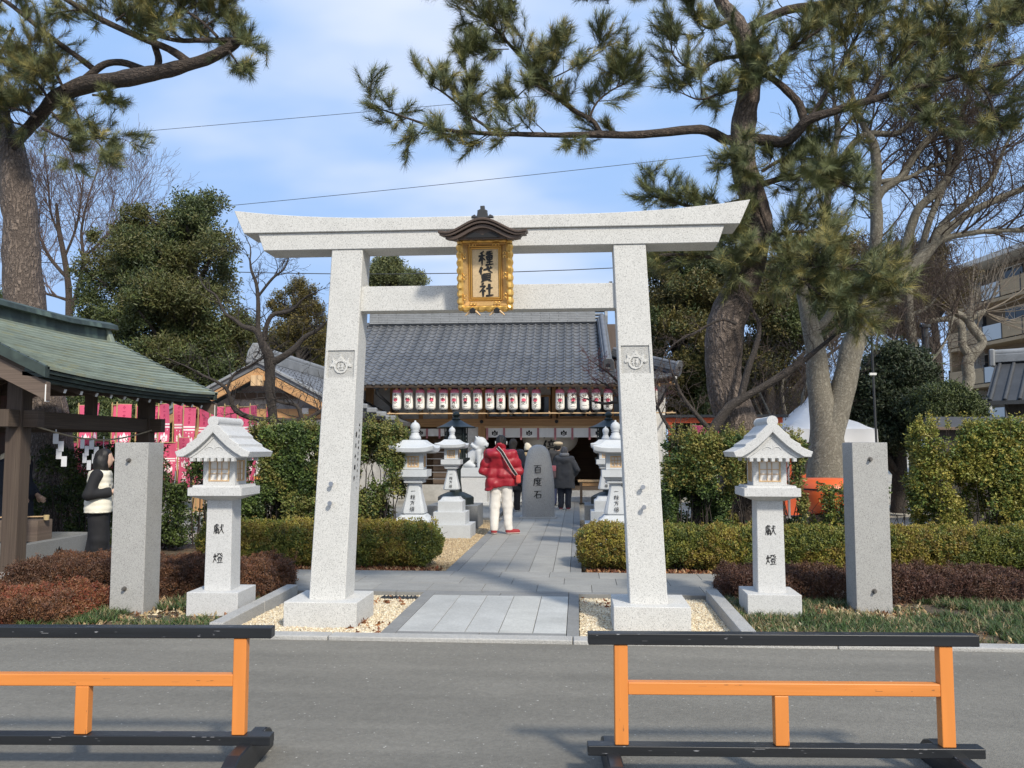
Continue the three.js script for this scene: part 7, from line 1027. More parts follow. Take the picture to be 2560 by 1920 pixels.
bareTree('far_bare_tree', 'fan shaped bare winter tree far behind the pavilion', [W0[0], 0, W0[2]], [
  [[-23.31, -0.189, -38, 0.227], [-23.6, 5.196, -38, 0.186], [-23.814, 7.604, -38, 0.165], [-23.924, 9.149, -38, 0.145], [-24.163, 10.483, -38, 0.124], [-24.495, 11.828, -38, 0.103], [-24.691, 13.177, -38, 0.062]], [[-23.823, 7.824, -38, 0.124], [-23.422, 9.141, -38, 0.103], [-23.247, 10.467, -38, 0.083], [-23.393, 11.806, -38, 0.062], [-23.135, 13.367, -38, 0.041]], [[-24.011, 9.593, -38, 0.083], [-24.852, 10.495, -38, 0.083], [-25.351, 11.397, -38, 0.062], [-25.748, 12.526, -38, 0.041]], [[-23.805, 8.485, -38, 0.083], [-24.545, 8.716, -38, 0.062], [-25.243, 8.947, -38, 0.062], [-25.963, 9.623, -38, 0.041]], [[-23.339, 10.469, -38, 0.062], [-22.589, 11.122, -38, 0.062], [-21.93, 11.776, -38, 0.041], [-21.386, 12.433, -38, 0.031]], [[-24.44, 11.603, -38, 0.062], [-24.949, 12.733, -38, 0.052], [-25.123, 14.089, -38, 0.041]], [[-24.167, 10.595, -38, 0.062], [-23.654, 12.034, -38, 0.052], [-23.479, 13.374, -38, 0.041], [-23.401, 14.272, -38, 0.031]], [[-23.841, 8.265, -38, 0.062], [-22.948, 8.693, -38, 0.062], [-22.171, 9.123, -38, 0.041], [-21.507, 9.554, -38, 0.031]],
], { seed: 85, bark: M.pineBarkDark, per: 15, from: 0.25, len: 2.2, depth: 3, kids: [5, 4, 3], curl: 0.35, angle: 0.65, ratio: 0.6, lift: 0.35, twigR: 0.03, minR: 0.006, twigMat: std({ color: lin(0.14, 0.10, 0.09), roughness: 0.9 }) });
const X0 = [9.182, 1.262, -24];
bareTree('curved_trunk_tree', 'bare tree with thick S shaped trunk beside the black lamp post', [X0[0], 0, X0[2]], [
  [[9.114, 0.013, -24, 0.17], [9.198, 2.394, -24, 0.144], [9.294, 3.052, -24, 0.131], [9.345, 3.776, -24, 0.157], [9.184, 4.441, -24, 0.137], [9.131, 5.045, -24, 0.131], [9.124, 5.547, -24, 0.117], [9.137, 5.947, -24, 0.104], [9.128, 6.751, -24, 0.078], [9.279, 7.53, -24, 0.052]], [[9.149, 5.199, -24, 0.065], [9.448, 5.298, -24, 0.065], [9.766, 5.577, -24, 0.039], [9.965, 5.96, -24, 0.026]], [[9.145, 5.456, -24, 0.052], [8.721, 5.72, -24, 0.039], [8.365, 6.244, -24, 0.026]], [[9.341, 3.661, -24, 0.052], [9.771, 4.04, -24, 0.039], [10.162, 4.674, -24, 0.026], [10.304, 5.185, -24, 0.02]], [[9.341, 3.661, -24, 0.039], [8.916, 4.175, -24, 0.039], [8.625, 4.69, -24, 0.026]],
], { seed: 86, bark: M.greyBark, per: 16, from: 0.15, len: 1.0, depth: 3, kids: [4, 4, 3], curl: 0.45, angle: 0.75, ratio: 0.6, lift: 0.2, twigR: 0.02, minR: 0.005, trunkTwigs: true });
const Y0 = [11.392, 1.243, -26];
bareTree('pollard_tree', 'pollarded bare tree with knuckled branches before the tan apartment block', [Y0[0], 0, Y0[2]], [
  [[11.323, 0.165, -26, 0.184], [11.445, 3.242, -26, 0.156], [11.525, 3.598, -26, 0.17], [11.504, 4.065, -26, 0.17], [11.658, 4.311, -26, 0.156], [11.95, 4.667, -26, 0.127], [11.727, 5.028, -26, 0.127], [11.593, 5.32, -26, 0.127], [11.644, 5.597, -26, 0.141]], [[11.59, 4.243, -26, 0.127], [11.39, 4.534, -26, 0.113], [11.349, 5.184, -26, 0.113], [11.078, 5.368, -26, 0.099], [10.652, 5.331, -26, 0.071], [10.385, 5.334, -26, 0.057]], [[11.594, 5.348, -26, 0.099], [11.891, 5.51, -26, 0.099], [12.093, 5.591, -26, 0.085]], [[11.594, 5.348, -26, 0.085], [11.361, 5.489, -26, 0.099], [11.244, 5.546, -26, 0.085]],
], { seed: 87, bark: M.greyBark, per: 14, from: 0.7, len: 2.1, depth: 1, kids: [3], curl: 0.18, angle: 0.8, ratio: 0.6, lift: 0.5, twigR: 0.02, minR: 0.006, twigMat: M.twigPale, trunkTwigs: true });
// small bare saplings between the trunks
[[1745, 840, 19, 91], [1925, 830, 22, 92], [1850, 640, 27, 93], [1690, 830, 24, 94]].forEach(([a, b, d, s], i) => { const p = [[5.507, 1.289, -21], [8.215, 1.271, -23], [9, 1.221, -28], [5.973, 1.249, -25]][i], H = [3.4, 4.4, 7, 4.2][i]; bareTree('bare_sapling', ['bare sapling between the tall pine and the forked tree', 'bare sapling behind the forked tree and the dark evergreen', 'tall bare sapling behind the crown of the forked tree', 'bare sapling with pale twigs behind the leaning plum'][i], [p[0], 0, p[2]], [[[p[0], 0, p[2], 0.1], [p[0] + 0.1, H * 0.4, p[2], 0.08], [p[0] - 0.1, H * 0.75, p[2], 0.05], [p[0] + 0.1, H, p[2], 0.02]], [[p[0] + 0.1, H * 0.4, p[2], 0.05], [p[0] + 0.6, H * 0.7, p[2], 0.03], [p[0] + 0.9, H * 0.95, p[2], 0.015]], [[p[0], H * 0.35, p[2], 0.05], [p[0] - 0.7, H * 0.6, p[2], 0.03], [p[0] - 1.1, H * 0.85, p[2], 0.015]]], { seed: s, bark: M.greyBark, per: 14, from: 0.1, len: 0.9, depth: 2, kids: [5, 4], curl: 0.4, angle: 0.7, ratio: 0.6, lift: 0.3, twigR: 0.016, minR: 0.004, trunkTwigs: true, group: 'bare saplings' }); });
// broadleaf evergreens: clumps of leaves round a branching trunk. clump = [x, y, z, rx, ry, rz]
function leafTree(name, label, base, clumps0, o) {
  const rr = rng(o.seed + 500), clumps = []; // every bough breaks into smaller sprays
  for (const c of clumps0) { clumps.push([c[0], c[1], c[2], c[3] * 0.72, c[4] * 0.72, c[5] * 0.72]); for (let i = 0; i < 7; i++) { const a = rr() * 6.28, u = rr() * 1.7 - 0.7, s = Math.sqrt(Math.max(0, 1 - u * u)), k = 0.28 + 0.2 * rr(); clumps.push([c[0] + Math.cos(a) * s * c[3] * 0.8, c[1] + u * c[4] * 0.85, c[2] + Math.sin(a) * s * c[5] * 0.8, c[3] * k, c[4] * k * 0.9, c[5] * k]); } }
  const t = thing(name, label, 'tree', base, 0, o.group), r = rng(o.seed), k = o.leaf.length, L = o.leaf.map(() => []), C = o.leaf.map(() => []), vol = clumps.map((c) => c[3] * c[4] + c[3] * c[5] + c[4] * c[5]), sum = vol.reduce((a, b) => a + b);
  clumps.forEach((c, ci) => { let n = Math.round(o.count * vol[ci] / sum), g = 0; while (n > 0 && g++ < 90000) { const a = r() * 6.283, u = r() * 2 - 1, s = Math.sqrt(1 - u * u), q = 0.45 + 0.6 * Math.pow(r(), 0.6), x = c[0] + s * Math.cos(a) * q * c[3], y = c[1] + u * q * c[4], z = c[2] + s * Math.sin(a) * q * c[5]; if (fbm3(x * o.nf, y * o.nf, z * o.nf + o.seed, 3) < (o.gap ?? 0.44) || y < 0.1) continue; n--; const i = (r() * k) | 0; L[i].push(place(x - base[0], y, z - base[2], (r() - 0.5) * 2, r() * 6.28, (r() - 0.5) * 2, (o.scale ?? 1) * (0.7 + 0.6 * r()))); C[i].push(o.mixf && r() < smooth(0.45, 0.62, fbm3(x * 0.6, y * 0.6, z * 0.6 + 5, 2)) ? tone(o.mixf, r) : tone(o.tones, r)); } });
  const H = Math.max(...clumps.map((c) => c[1])), tr = o.trunk ?? 0.2; part('trunk', tube([[0, 0, 0, tr], [0.05 * H * 0.2, H * 0.4, 0, tr * 0.75], [-0.02, H * 0.75, 0, tr * 0.45], [0, H, 0, tr * 0.15]], 9, { wob: 0.15, sub: 3 }), o.bark ?? M.darkBark, t);
  part('limbs', join(clumps.map((c) => { const e = [c[0] - base[0], c[1], c[2] - base[2]], y0 = clamp(e[1] - Math.hypot(e[0], e[2]) * 0.9, H * 0.15, H * 0.8); return tube([[0, y0, 0, tr * 0.4], [e[0] * 0.5, mix(y0, e[1], 0.6), e[2] * 0.5, tr * 0.25], [...e, tr * 0.1]], 6); })), o.bark ?? M.darkBark, t);
  const crown = new THREE.Group(); crown.name = 'crown'; crown.userData.kind = 'stuff'; t.add(crown); o.leaf.forEach((g, i) => scatter('leaves', g, M.leaf, L[i], C[i], crown));
  return t;
}
const cl = (p, rx, ry, rz) => [p[0], p[1], p[2], rx, ry, rz ?? rx];
const DG = [[0.068, 0.093, 0.030], [0.090, 0.117, 0.036], [0.120, 0.143, 0.045], [0.048, 0.068, 0.024]], BG = [[0.135, 0.121, 0.034], [0.176, 0.142, 0.041], [0.101, 0.095, 0.030], [0.074, 0.081, 0.027]], RB = [[0.11, 0.07, 0.03], [0.13, 0.085, 0.035]];
{ const b = [-13.722, 1.031, -29]; leafTree('evergreen_tree', 'broad dark evergreen tree behind the water pavilion and shrine office', [b[0], 0, b[2]], [cl([-13.989, 9.794, -29], 1.3, 1.1), cl([-14.919, 9.306, -29], 1.2, 1.0), cl([-13.152, 8.129, -28.4], 1.6, 1.4), cl([-14.918, 7.707, -28.6], 1.7, 1.4), cl([-16.525, 8.322, -29], 1.0, 1.1), cl([-16.647, 6.978, -29], 1.5, 1.5), cl([-14.056, 5.957, -28], 2.0, 1.6), cl([-12.591, 6.131, -28.2], 1.5, 1.5), cl([-17.015, 5.31, -29], 1.2, 1.6), cl([-14.991, 4.366, -28], 2.0, 1.5), cl([-13.018, 4.192, -28], 2.0, 1.4), cl([-12.271, 4.717, -28.5], 1.1, 1.2), cl([-14.632, 3.147, -29], 2.6, 1.4), cl([-16.89, 3.041, -30], 2.0, 1.5), cl([-12.945, 3.14, -29], 1.8, 1.2)], { seed: 101, count: 15000, leaf: LF.tree, tones: DG, mixf: [[0.10, 0.115, 0.036], [0.12, 0.115, 0.036]], nf: 0.9, gap: 0.42, trunk: 0.32 }); }
{ const b = [-9.067, 1.068, -27]; leafTree('ochre_tree', 'small round crowned yellowish tree behind the plum tree and gate post', [b[0], 0, b[2]], [cl([-9.02, 6.51, -27], 0.55, 0.45), cl([-9.449, 6.209, -27], 0.5, 0.5), cl([-8.618, 5.739, -27], 0.55, 0.6), cl([-9.154, 5.44, -27], 0.6, 0.5), cl([-8.373, 4.975, -27], 0.4, 0.5), cl([-9.532, 4.986, -27], 0.5, 0.4)], { seed: 102, count: 1700, leaf: LF.fine, tones: [[0.17, 0.13, 0.035], [0.13, 0.11, 0.03], [0.09, 0.085, 0.028]], nf: 1.6, gap: 0.46, scale: 0.8, trunk: 0.14 }); }
{ const b = [-9.62, 0.833, -42]; leafTree('far_pine', 'rounded dark pine crown showing over the hall roof inside the gate', [b[0], 0, b[2]], [cl([-9.732, 10.42, -42], 1.3, 0.7), cl([-10.441, 9.955, -42], 1.2, 0.6), cl([-8.539, 10.045, -42], 1.1, 0.35), cl([-9.499, 10.892, -42], 0.6, 0.5), cl([-8.066, 10.109, -42], 0.6, 0.25)], { seed: 103, count: 1700, leaf: LF.fine, tones: PINE, nf: 0.9, gap: 0.4, scale: 1.3, trunk: 0.3 }); }
{ const b = [3.551, 1.036, -30]; leafTree('evergreen_tree', 'brownish evergreen tree filling the gap between gate post and tall pine', [b[0], 0, b[2]], [cl([3.167, 7.709, -30], 1.09, 1.09), cl([4.14, 8.024, -30], 1.22, 0.95), cl([3.427, 6.482, -29.6], 1.36, 1.36), cl([4.599, 6.699, -30], 1.22, 1.36), cl([3.239, 5.177, -29.5], 1.22, 1.36), cl([4.195, 5.02, -29.6], 1.36, 1.22), cl([3.595, 3.934, -30], 1.22, 1.09), cl([4.548, 3.767, -30], 1.36, 1.09), cl([5.759, 7.706, -31], 1.22, 1.22), cl([4.055, 2.801, -30], 1.90, 0.82)], { seed: 104, count: 8000, leaf: LF.tree, tones: BG, mixf: DG, nf: 1.2, gap: 0.43, trunk: 0.25 }); }
{ const b = [5.451, 1.116, -25]; leafTree('evergreen_tree', 'dim evergreen tree behind the tall pine and the forked grey tree', [b[0], 0, b[2]], [cl([5.428, 5.947, -25], 1.2, 1.1), cl([6.067, 5.124, -25], 1.1, 1.1), cl([5.523, 4.32, -25], 1.0, 0.9), cl([5.44, 3.038, -26], 1.2, 0.8), cl([6.611, 6.394, -26], 1.0, 0.9)], { seed: 105, count: 6000, leaf: LF.fine, tones: BG.map(([a, c, d]) => [a * 0.8, c * 0.8, d * 0.8]), mixf: DG, nf: 1.1, gap: 0.44, trunk: 0.22 }); }
{ const b = [7.604, 1.181, -21]; leafTree('evergreen_tree', 'dark glossy evergreen bush tree behind the granite post and tent', [b[0], 0, b[2]], [cl([7.467, 3.508, -21], 0.7, 0.5), cl([7.882, 3.059, -21], 0.7, 0.7), cl([7.129, 3.063, -21], 0.6, 0.6), cl([7.469, 2.496, -20.8], 0.9, 0.7), cl([8.127, 2.393, -21], 0.6, 0.6), cl([7.412, 1.842, -21], 1.0, 0.5), cl([7.027, 2.527, -21.4], 0.6, 0.7)], { seed: 106, count: 6200, leaf: LF.fine, tones: [[0.035, 0.055, 0.022], [0.05, 0.07, 0.028], [0.075, 0.09, 0.045], [0.024, 0.036, 0.016]], nf: 1.4, gap: 0.38, trunk: 0.2 }); }
{ const b = [8.147, 1.205, -19.5]; leafTree('cloud_pruned_tree', 'layered dark pruned evergreen below the black lamp post, beside the tiled roof', [b[0], 0, b[2]], [cl([8.055, 2.686, -19.5], 0.5, 0.2), cl([8.445, 2.531, -19.5], 0.45, 0.2), cl([8.634, 2.346, -19.5], 0.3, 0.2), cl([7.992, 2.327, -19.5], 0.6, 0.16), cl([8.282, 2.142, -19.5], 0.5, 0.14), cl([7.884, 2.072, -19.5], 0.6, 0.14)], { seed: 107, count: 3000, leaf: LF.fine, tones: DG, nf: 1.6, gap: 0.34, scale: 0.7, trunk: 0.1 }); }
{ const b = [16.309, 0.895, -40]; leafTree('ochre_tree', 'round ochre brown tree crown beside the tan apartment block', [b[0], 0, b[2]], [cl([15.825, 10.024, -40], 1.5, 1.2), cl([16.837, 9.576, -40], 1.3, 1.2), cl([15.169, 8.955, -40], 1.3, 1.2), cl([16.182, 8.511, -40], 1.4, 1.0), cl([14.506, 7.673, -40], 1.2, 1.4)], { seed: 108, count: 3600, leaf: LF.tree, tones: [[0.14, 0.10, 0.03], [0.11, 0.085, 0.03], [0.08, 0.065, 0.025]], nf: 0.7, gap: 0.45, trunk: 0.3 }); }
{ const b = [-13.586, 0.781, -45]; leafTree('far_evergreen', 'low far evergreen mass behind the office roofs', [b[0], 0, b[2]], [cl([-17.293, 6.562, -45], 3, 1.6), cl([-15.226, 6.544, -45], 2.5, 1.4), cl([-13.69, 6.784, -45], 2.2, 1.3)], { seed: 109, count: 2600, leaf: LF.tree, tones: BG, nf: 0.6, gap: 0.4, trunk: 0.3, scale: 1.3 }); }
{ const b = [5.975, 1.008, -32]; leafTree('far_evergreen', 'far brown green trees behind the tall pine', [b[0], 0, b[2]], [cl([5.349, 3.399, -32], 2.4, 1.2), cl([7.015, 2.708, -32], 2.4, 1.0), cl([9.257, 4.045, -34], 1.6, 1.2), cl([10.56, 6.403, -34], 1.8, 1.6), cl([9.735, 8.623, -34], 1.5, 1.5)], { seed: 110, count: 4200, leaf: LF.tree, tones: RB.concat(BG), nf: 0.6, gap: 0.47, trunk: 0.3, scale: 1.1 }); }
{ const b = [-20.181, 1.007, -30]; leafTree('far_evergreen', 'dark bushes behind the pavilion posts', [b[0], 0, b[2]], [cl([-16.507, 2.744, -24], 1.6, 1.2), cl([-15.336, 2.194, -24], 1.6, 0.9), cl([-13.326, 1.902, -23], 1.8, 0.8), cl([-21.308, 5.826, -30], 1.2, 1.6), cl([-12.362, 2.052, -24], 1.8, 0.8)], { seed: 111, count: 4200, leaf: LF.tree, tones: DG, nf: 0.7, gap: 0.4, trunk: 0.2 }); }

// ---------------------------------------------------------------- things far behind
{
  const A = [26.403, 13.679, -62], B = [27.517, 13.628, -54], d = V(B).sub(V(A)).setY(0).normalize(), turn = Math.atan2(-d.z, d.x);
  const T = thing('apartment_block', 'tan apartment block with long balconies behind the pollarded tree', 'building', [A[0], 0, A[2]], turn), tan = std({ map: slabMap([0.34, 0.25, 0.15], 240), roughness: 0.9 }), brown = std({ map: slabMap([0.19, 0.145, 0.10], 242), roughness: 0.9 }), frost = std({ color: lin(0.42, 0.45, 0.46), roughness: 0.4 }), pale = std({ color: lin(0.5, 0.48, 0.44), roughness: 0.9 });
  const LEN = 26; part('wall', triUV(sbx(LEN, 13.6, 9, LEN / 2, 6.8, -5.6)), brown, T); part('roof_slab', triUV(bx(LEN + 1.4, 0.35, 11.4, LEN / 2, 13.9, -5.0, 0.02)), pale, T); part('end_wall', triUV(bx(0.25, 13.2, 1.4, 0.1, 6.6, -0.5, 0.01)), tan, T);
  for (let f = 0; f < 5; f++) { const y = f * 2.7 + 0.3;
    part('balcony_slab', triUV(bx(LEN, 0.22, 1.5, LEN / 2, y, -0.45, 0.01)), tan, T);
    for (let k = 0; k < 13; k++) { const x = 1 + k * 2; part(k % 3 === 2 ? 'frosted_panel' : 'parapet_panel', bx(1.92, 1.0, 0.06, x, y + 0.68, 0.25, 0.01), k % 3 === 2 ? frost : tan, T); part('parapet_post', bx(0.07, 1.2, 0.08, x - 1, y + 0.75, 0.26, 0), M.iron, T);
      if (k % 2 === 0) { const w = part('window', sbx(1.9, 2.0, 0.06, x + 0.4, y + 1.25, -1.08), M.glassDark, T); part('window_frame', join([sbx(0.07, 2.0, 0.09, x + 0.4, y + 1.25, -1.07), sbx(2.0, 0.07, 0.09, x + 0.4, y + 2.25, -1.07)]), pale, w); }
      if (k % 4 === 1) part('partition', bx(0.06, 2.3, 1.3, x - 0.98, y + 1.35, -0.45, 0), pale, T); } }
}
{ // dark tiled storehouse
  const T = thing('dark_storehouse', 'small black walled storehouse with grey tiled gable roof behind the yellow green hedge', 'building', [9.934, 1.184, -21].map((v, i) => (i === 1 ? 0 : v)), -0.62), ap = 3.45, ev = 2.5, hs = 1.35, Ln = 5.5;
  part('wall', grainUV(extrude([[-1.05, 0], [1.05, 0], [1.05, 2.6], [0, ap - 0.12], [-1.05, 2.6]], Ln - 0.8, 0.01).rotateY(Math.PI / 2).translate(Ln / 2, 0, 0), 1), M.darkWood, T);
  for (const s of [-1, 1]) { part('roof_slope', triUV(extrude([[0, ap], [s * hs, ev], [s * hs, ev + 0.09], [0, ap + 0.12]], Ln, 0.006).rotateY(Math.PI / 2).translate(Ln / 2, 0, 0)), M.tileDark, T); for (let k = 0; k < 19; k++) part('tile_roll', triUV(rod([0.1 + k * 0.29, ap + 0.12, 0], [0.1 + k * 0.29, ev + 0.1, -s * hs], 0.045, 8)), M.tileDark, T); }
  part('ridge', triUV(join([bx(Ln + 0.1, 0.2, 0.24, Ln / 2, ap + 0.2, 0, 0.02), new THREE.CylinderGeometry(0.09, 0.09, Ln + 0.16, 12).rotateZ(Math.PI / 2).translate(Ln / 2, ap + 0.33, 0)])), M.tilePale, T); part('ridge_end', triUV(bx(0.12, 0.42, 0.34, -0.05, ap + 0.22, 0, 0.05)), M.tilePale, T);
  for (const s of [-1, 1]) part('barge_board', extrude([[0, ap - 0.02], [s * hs, ev - 0.02], [s * hs, ev - 0.16], [0, ap - 0.18]], 0.06, 0.004).rotateY(Math.PI / 2).translate(0.0, 0, 0), M.darkWood, T); part('gutter_bracket', bx(0.05, 0.16, 0.06, 0.1, 2.4, 1.3), M.whitePaper, T);
  const low = thing('wall_coping', 'low tiled wall coping running in front of the dark storehouse', 'wall', [8.154, 1.229, -18].map((v, i) => (i === 1 ? 0 : v)), 0.1); part('coping', triUV(extrude([[-0.32, 1.94], [0.32, 1.94], [0.06, 2.16], [-0.06, 2.16]], 2.2, 0.01).rotateY(Math.PI / 2)), M.tileDark, low); part('wall', triUV(bx(2.0, 1.95, 0.2, 0, 0.97, 0)), M.darkWood, low); part('fascia', bx(2.15, 0.06, 0.66, 0, 1.92, 0), M.greyWood, low);
}
{ const p = [9.133, 1.152, -23], L = thing('lamp_post', 'black cylindrical lamp post with flat cap beside the S shaped trunk', 'lamp post', [p[0], 0, p[2]]); part('pole', new THREE.CylinderGeometry(0.085, 0.09, 4.7, 16).translate(0, 2.35, 0), M.iron, L); part('cap', new THREE.CylinderGeometry(0.14, 0.14, 0.07, 16).translate(0, 4.74, 0), M.iron, L); for (let k = 0; k < 4; k++) part('collar', new THREE.CylinderGeometry(0.1, 0.1, 0.04, 16).translate(0, 3.1 + k * 0.45, 0), M.iron, L); }
{ const p = [6.123, 1.226, -18], L = thing('thin_pole', 'thin dark metal pole with small white insulator before the dark evergreen', 'pole', [p[0], 0, p[2]]); part('pole', rod([0, 0, 0], [-0.06, 4.3, 0], 0.024, 8), M.iron, L); part('insulator', bx(0.14, 0.05, 0.05, -0.05, 3.05, 0), M.whitePaper, L); }
{ // wires
  const wire = (label, a, b, sag, r) => { const pts = []; for (let i = 0; i <= 24; i++) { const t = i / 24; pts.push([mix(a[0], b[0], t) - a[0], mix(a[1], b[1], t) - sag * 4 * t * (1 - t), mix(a[2], b[2], t) - a[2], r]); } const w = thing('overhead_wire', label, 'wire', [a[0], 0, a[2]], 0, 'overhead wires'); part('cable', tube(pts, 5), M.iron, w); };
  wire('thin overhead wire passing behind the outstretched pine limb', [-35.44, 14.077, -34], [24.41, 17.613, -34], 0.1, 0.011); wire('thin overhead wire crossing the sky just above the gate beam', [-33.023, 10.552, -34], [24.273, 15.295, -34], 0.45, 0.012); wire('thick overhead wire seen inside the gate beside the plaque', [-36.309, 11.862, -40], [30.23, 12.738, -40], 2.35, 0.022);
}
{ const p = [-15.496, 7.373, -50], L = thing('far_flat_roof', 'far flat dark roof edge showing over the shrine office roof', 'building', [p[0], 0, p[2]]); part('block', triUV(bx(9, 7.2, 5, -1.5, 3.6, -3)), M.plasterGrey, L); part('roof_edge', bx(9.4, 0.35, 5.4, -1.5, 7.35, -3), M.tileDark, L); part('aerial', rod([-1, 7.5, -1], [-1, 9.6, -1], 0.05), M.iron, L); }

// ---------------------------------------------------------------- people
const skin = std({ color: lin(0.52, 0.34, 0.25), roughness: 0.6 }), cloth = (r, g, b, o = {}) => std({ color: lin(r, g, b), roughness: 0.85, ...o });
// local frame: feet at y = 0, facing -z (towards the hall); J holds joint positions
function person(label, pos, turn, o) {
  const P = thing('person', label, 'person', pos, turn), h = (o.h ?? 1.7) / 1.7; P.scale.setScalar(h);
  const J = { hipL: [-0.1, 0.9, 0], hipR: [0.1, 0.9, 0], kneeL: [-0.1, 0.49, -0.02], kneeR: [0.1, 0.49, -0.02], ankL: [-0.1, 0.08, 0.02], ankR: [0.1, 0.08, 0.02], toeL: [-0.11, 0.035, -0.15], toeR: [0.11, 0.035, -0.15], shL: [-0.19, 1.38, 0], shR: [0.19, 1.38, 0], elL: [-0.27, 1.1, 0.02], elR: [0.27, 1.1, 0.02], wrL: [-0.2, 0.95, -0.2], wrR: [0.2, 0.95, -0.2], head: [0, 1.575, -0.02], ...o.J };
  const S = (n, f, lo, hi, cell, mat, par = P) => part(n, sdfMesh(f, lo, hi, cell), mat, par);
  const limbs = (x, y, z, g = 0) => { let d = Infinity; for (const s of ['L', 'R']) { d = Math.min(d, smin(capsule(x, y, z, J['sh' + s], J['el' + s], 0.052 + g, 0.042 + g), capsule(x, y, z, J['el' + s], J['wr' + s], 0.042 + g, 0.03 + g), 0.02)); } return d; };
  const legs = (x, y, z, g, gl = g) => { let d = Infinity; for (const s of ['L', 'R']) d = Math.min(d, smin(capsule(x, y, z, J['hip' + s], J['knee' + s], 0.085 + g, 0.058 + gl), capsule(x, y, z, J['knee' + s], J['ank' + s], 0.058 + gl, 0.042 + gl), 0.03)); return d; };
  // hands with palm, thumb and four fingers, head with nose, ears and chin, all one skin
  const H = J.head, hands = []; for (const s of ['L', 'R']) { const w = V(J['wr' + s]), d = w.clone().sub(V(J['el' + s])).normalize(), sd = new THREE.Vector3(s === 'L' ? 1 : -1, 0.1, 0.2).cross(d).normalize(), nrm = d.clone().cross(sd); const at = (a, b, c) => w.clone().addScaledVector(d, a).addScaledVector(sd, b).addScaledVector(nrm, c).toArray(); hands.push([at(0, 0, 0), at(0.085, 0, 0), 0.028, 0.034]); [[-0.03, 0.07], [-0.01, 0.08], [0.011, 0.077], [0.031, 0.06]].forEach(([q, l]) => { hands.push([at(0.085, q, 0), at(0.085 + l * 0.6, q * 1.05, -0.012), 0.0105, 0.0095]); hands.push([at(0.085 + l * 0.6, q * 1.05, -0.012), at(0.085 + l, q, -0.035), 0.0095, 0.008]); }); hands.push([at(0.03, -0.03, 0), at(0.075, -0.062, -0.01), 0.013, 0.011], [at(0.075, -0.062, -0.01), at(0.1, -0.064, -0.02), 0.011, 0.009]); }
  const headF = (x, y, z) => { let d = ball(x, y, z, [H[0], H[1] + 0.02, H[2]], [0.078, 0.108, 0.096]); d = smin(d, ball(x, y, z, [H[0], H[1] - 0.06, H[2] - 0.03], [0.055, 0.06, 0.06]), 0.05); d = smin(d, capsule(x, y, z, [H[0], H[1] + 0.01, H[2] - 0.09], [H[0], H[1] - 0.02, H[2] - 0.108], 0.011, 0.015), 0.02); for (const s of [-1, 1]) d = smin(d, ball(x, y, z, [H[0] + s * 0.08, H[1] - 0.005, H[2] + 0.01], [0.012, 0.032, 0.02]), 0.01); return smin(d, capsule(x, y, z, [H[0] * 0.6, 1.4, 0], [H[0], H[1] - 0.05, H[2]], 0.058, 0.05), 0.04); };
  const trunk = (x, y, z) => { let d = smin(capsule(x, y, z, [-0.07, 0.93, 0], [0.07, 0.93, 0], 0.115, 0.115), capsule(x, y, z, [-0.09, 1.27, 0], [0.09, 1.27, 0], 0.11, 0.11), 0.2); d = smin(d, capsule(x, y, z, J.shL, J.shR, 0.06, 0.06), 0.08); return smin(d, Math.min(limbs(x, y, z), legs(x, y, z, 0)), 0.05); };
  const feet = (x, y, z, g) => Math.max(Math.min(...['L', 'R'].map((s) => smin(capsule(x, y, z, [J['ank' + s][0], 0.05 + (o.liftF?.[s] ?? 0), J['ank' + s][2] + 0.02], J['toe' + s], 0.045 + g, 0.034 + g), capsule(x, y, z, J['ank' + s], [J['ank' + s][0], 0.06, J['ank' + s][2]], 0.04 + g, 0.045 + g), 0.03))), -y + 0.002);
  const body = sdfMesh((x, y, z) => Math.min(trunk(x, y, z), feet(x, y, z, -0.006)), [-0.55, -0.03, -0.5], [0.55, 1.5, 0.4], 0.026), hd = sdfMesh(headF, [H[0] - 0.16, H[1] - 0.2, H[2] - 0.18], [H[0] + 0.16, H[1] + 0.2, H[2] + 0.18], 0.012), hg = ['L', 'R'].map((s, i) => { const w = J['wr' + s], q = hands.slice(i * 11, i * 11 + 11); return sdfMesh((x, y, z) => q.reduce((a, c) => smin(a, capsule(x, y, z, ...c), 0.006), 9), w.map((v) => v - 0.2), w.map((v) => v + 0.2), 0.008); });
  part('body', join([body, hd, ...hg]), skin, P);
  // clothing
  const c = o.coat, seam = (y) => (c.puff ? c.puff * (Math.pow(Math.abs(Math.sin((y - c.seam0) / c.pitch * Math.PI)), 0.6) - 0.6) : 0), wr = (x, y, z) => (fbm3(x * 9, y * 7, z * 9, 2) - 0.5) * (c.fold ?? 0.02);
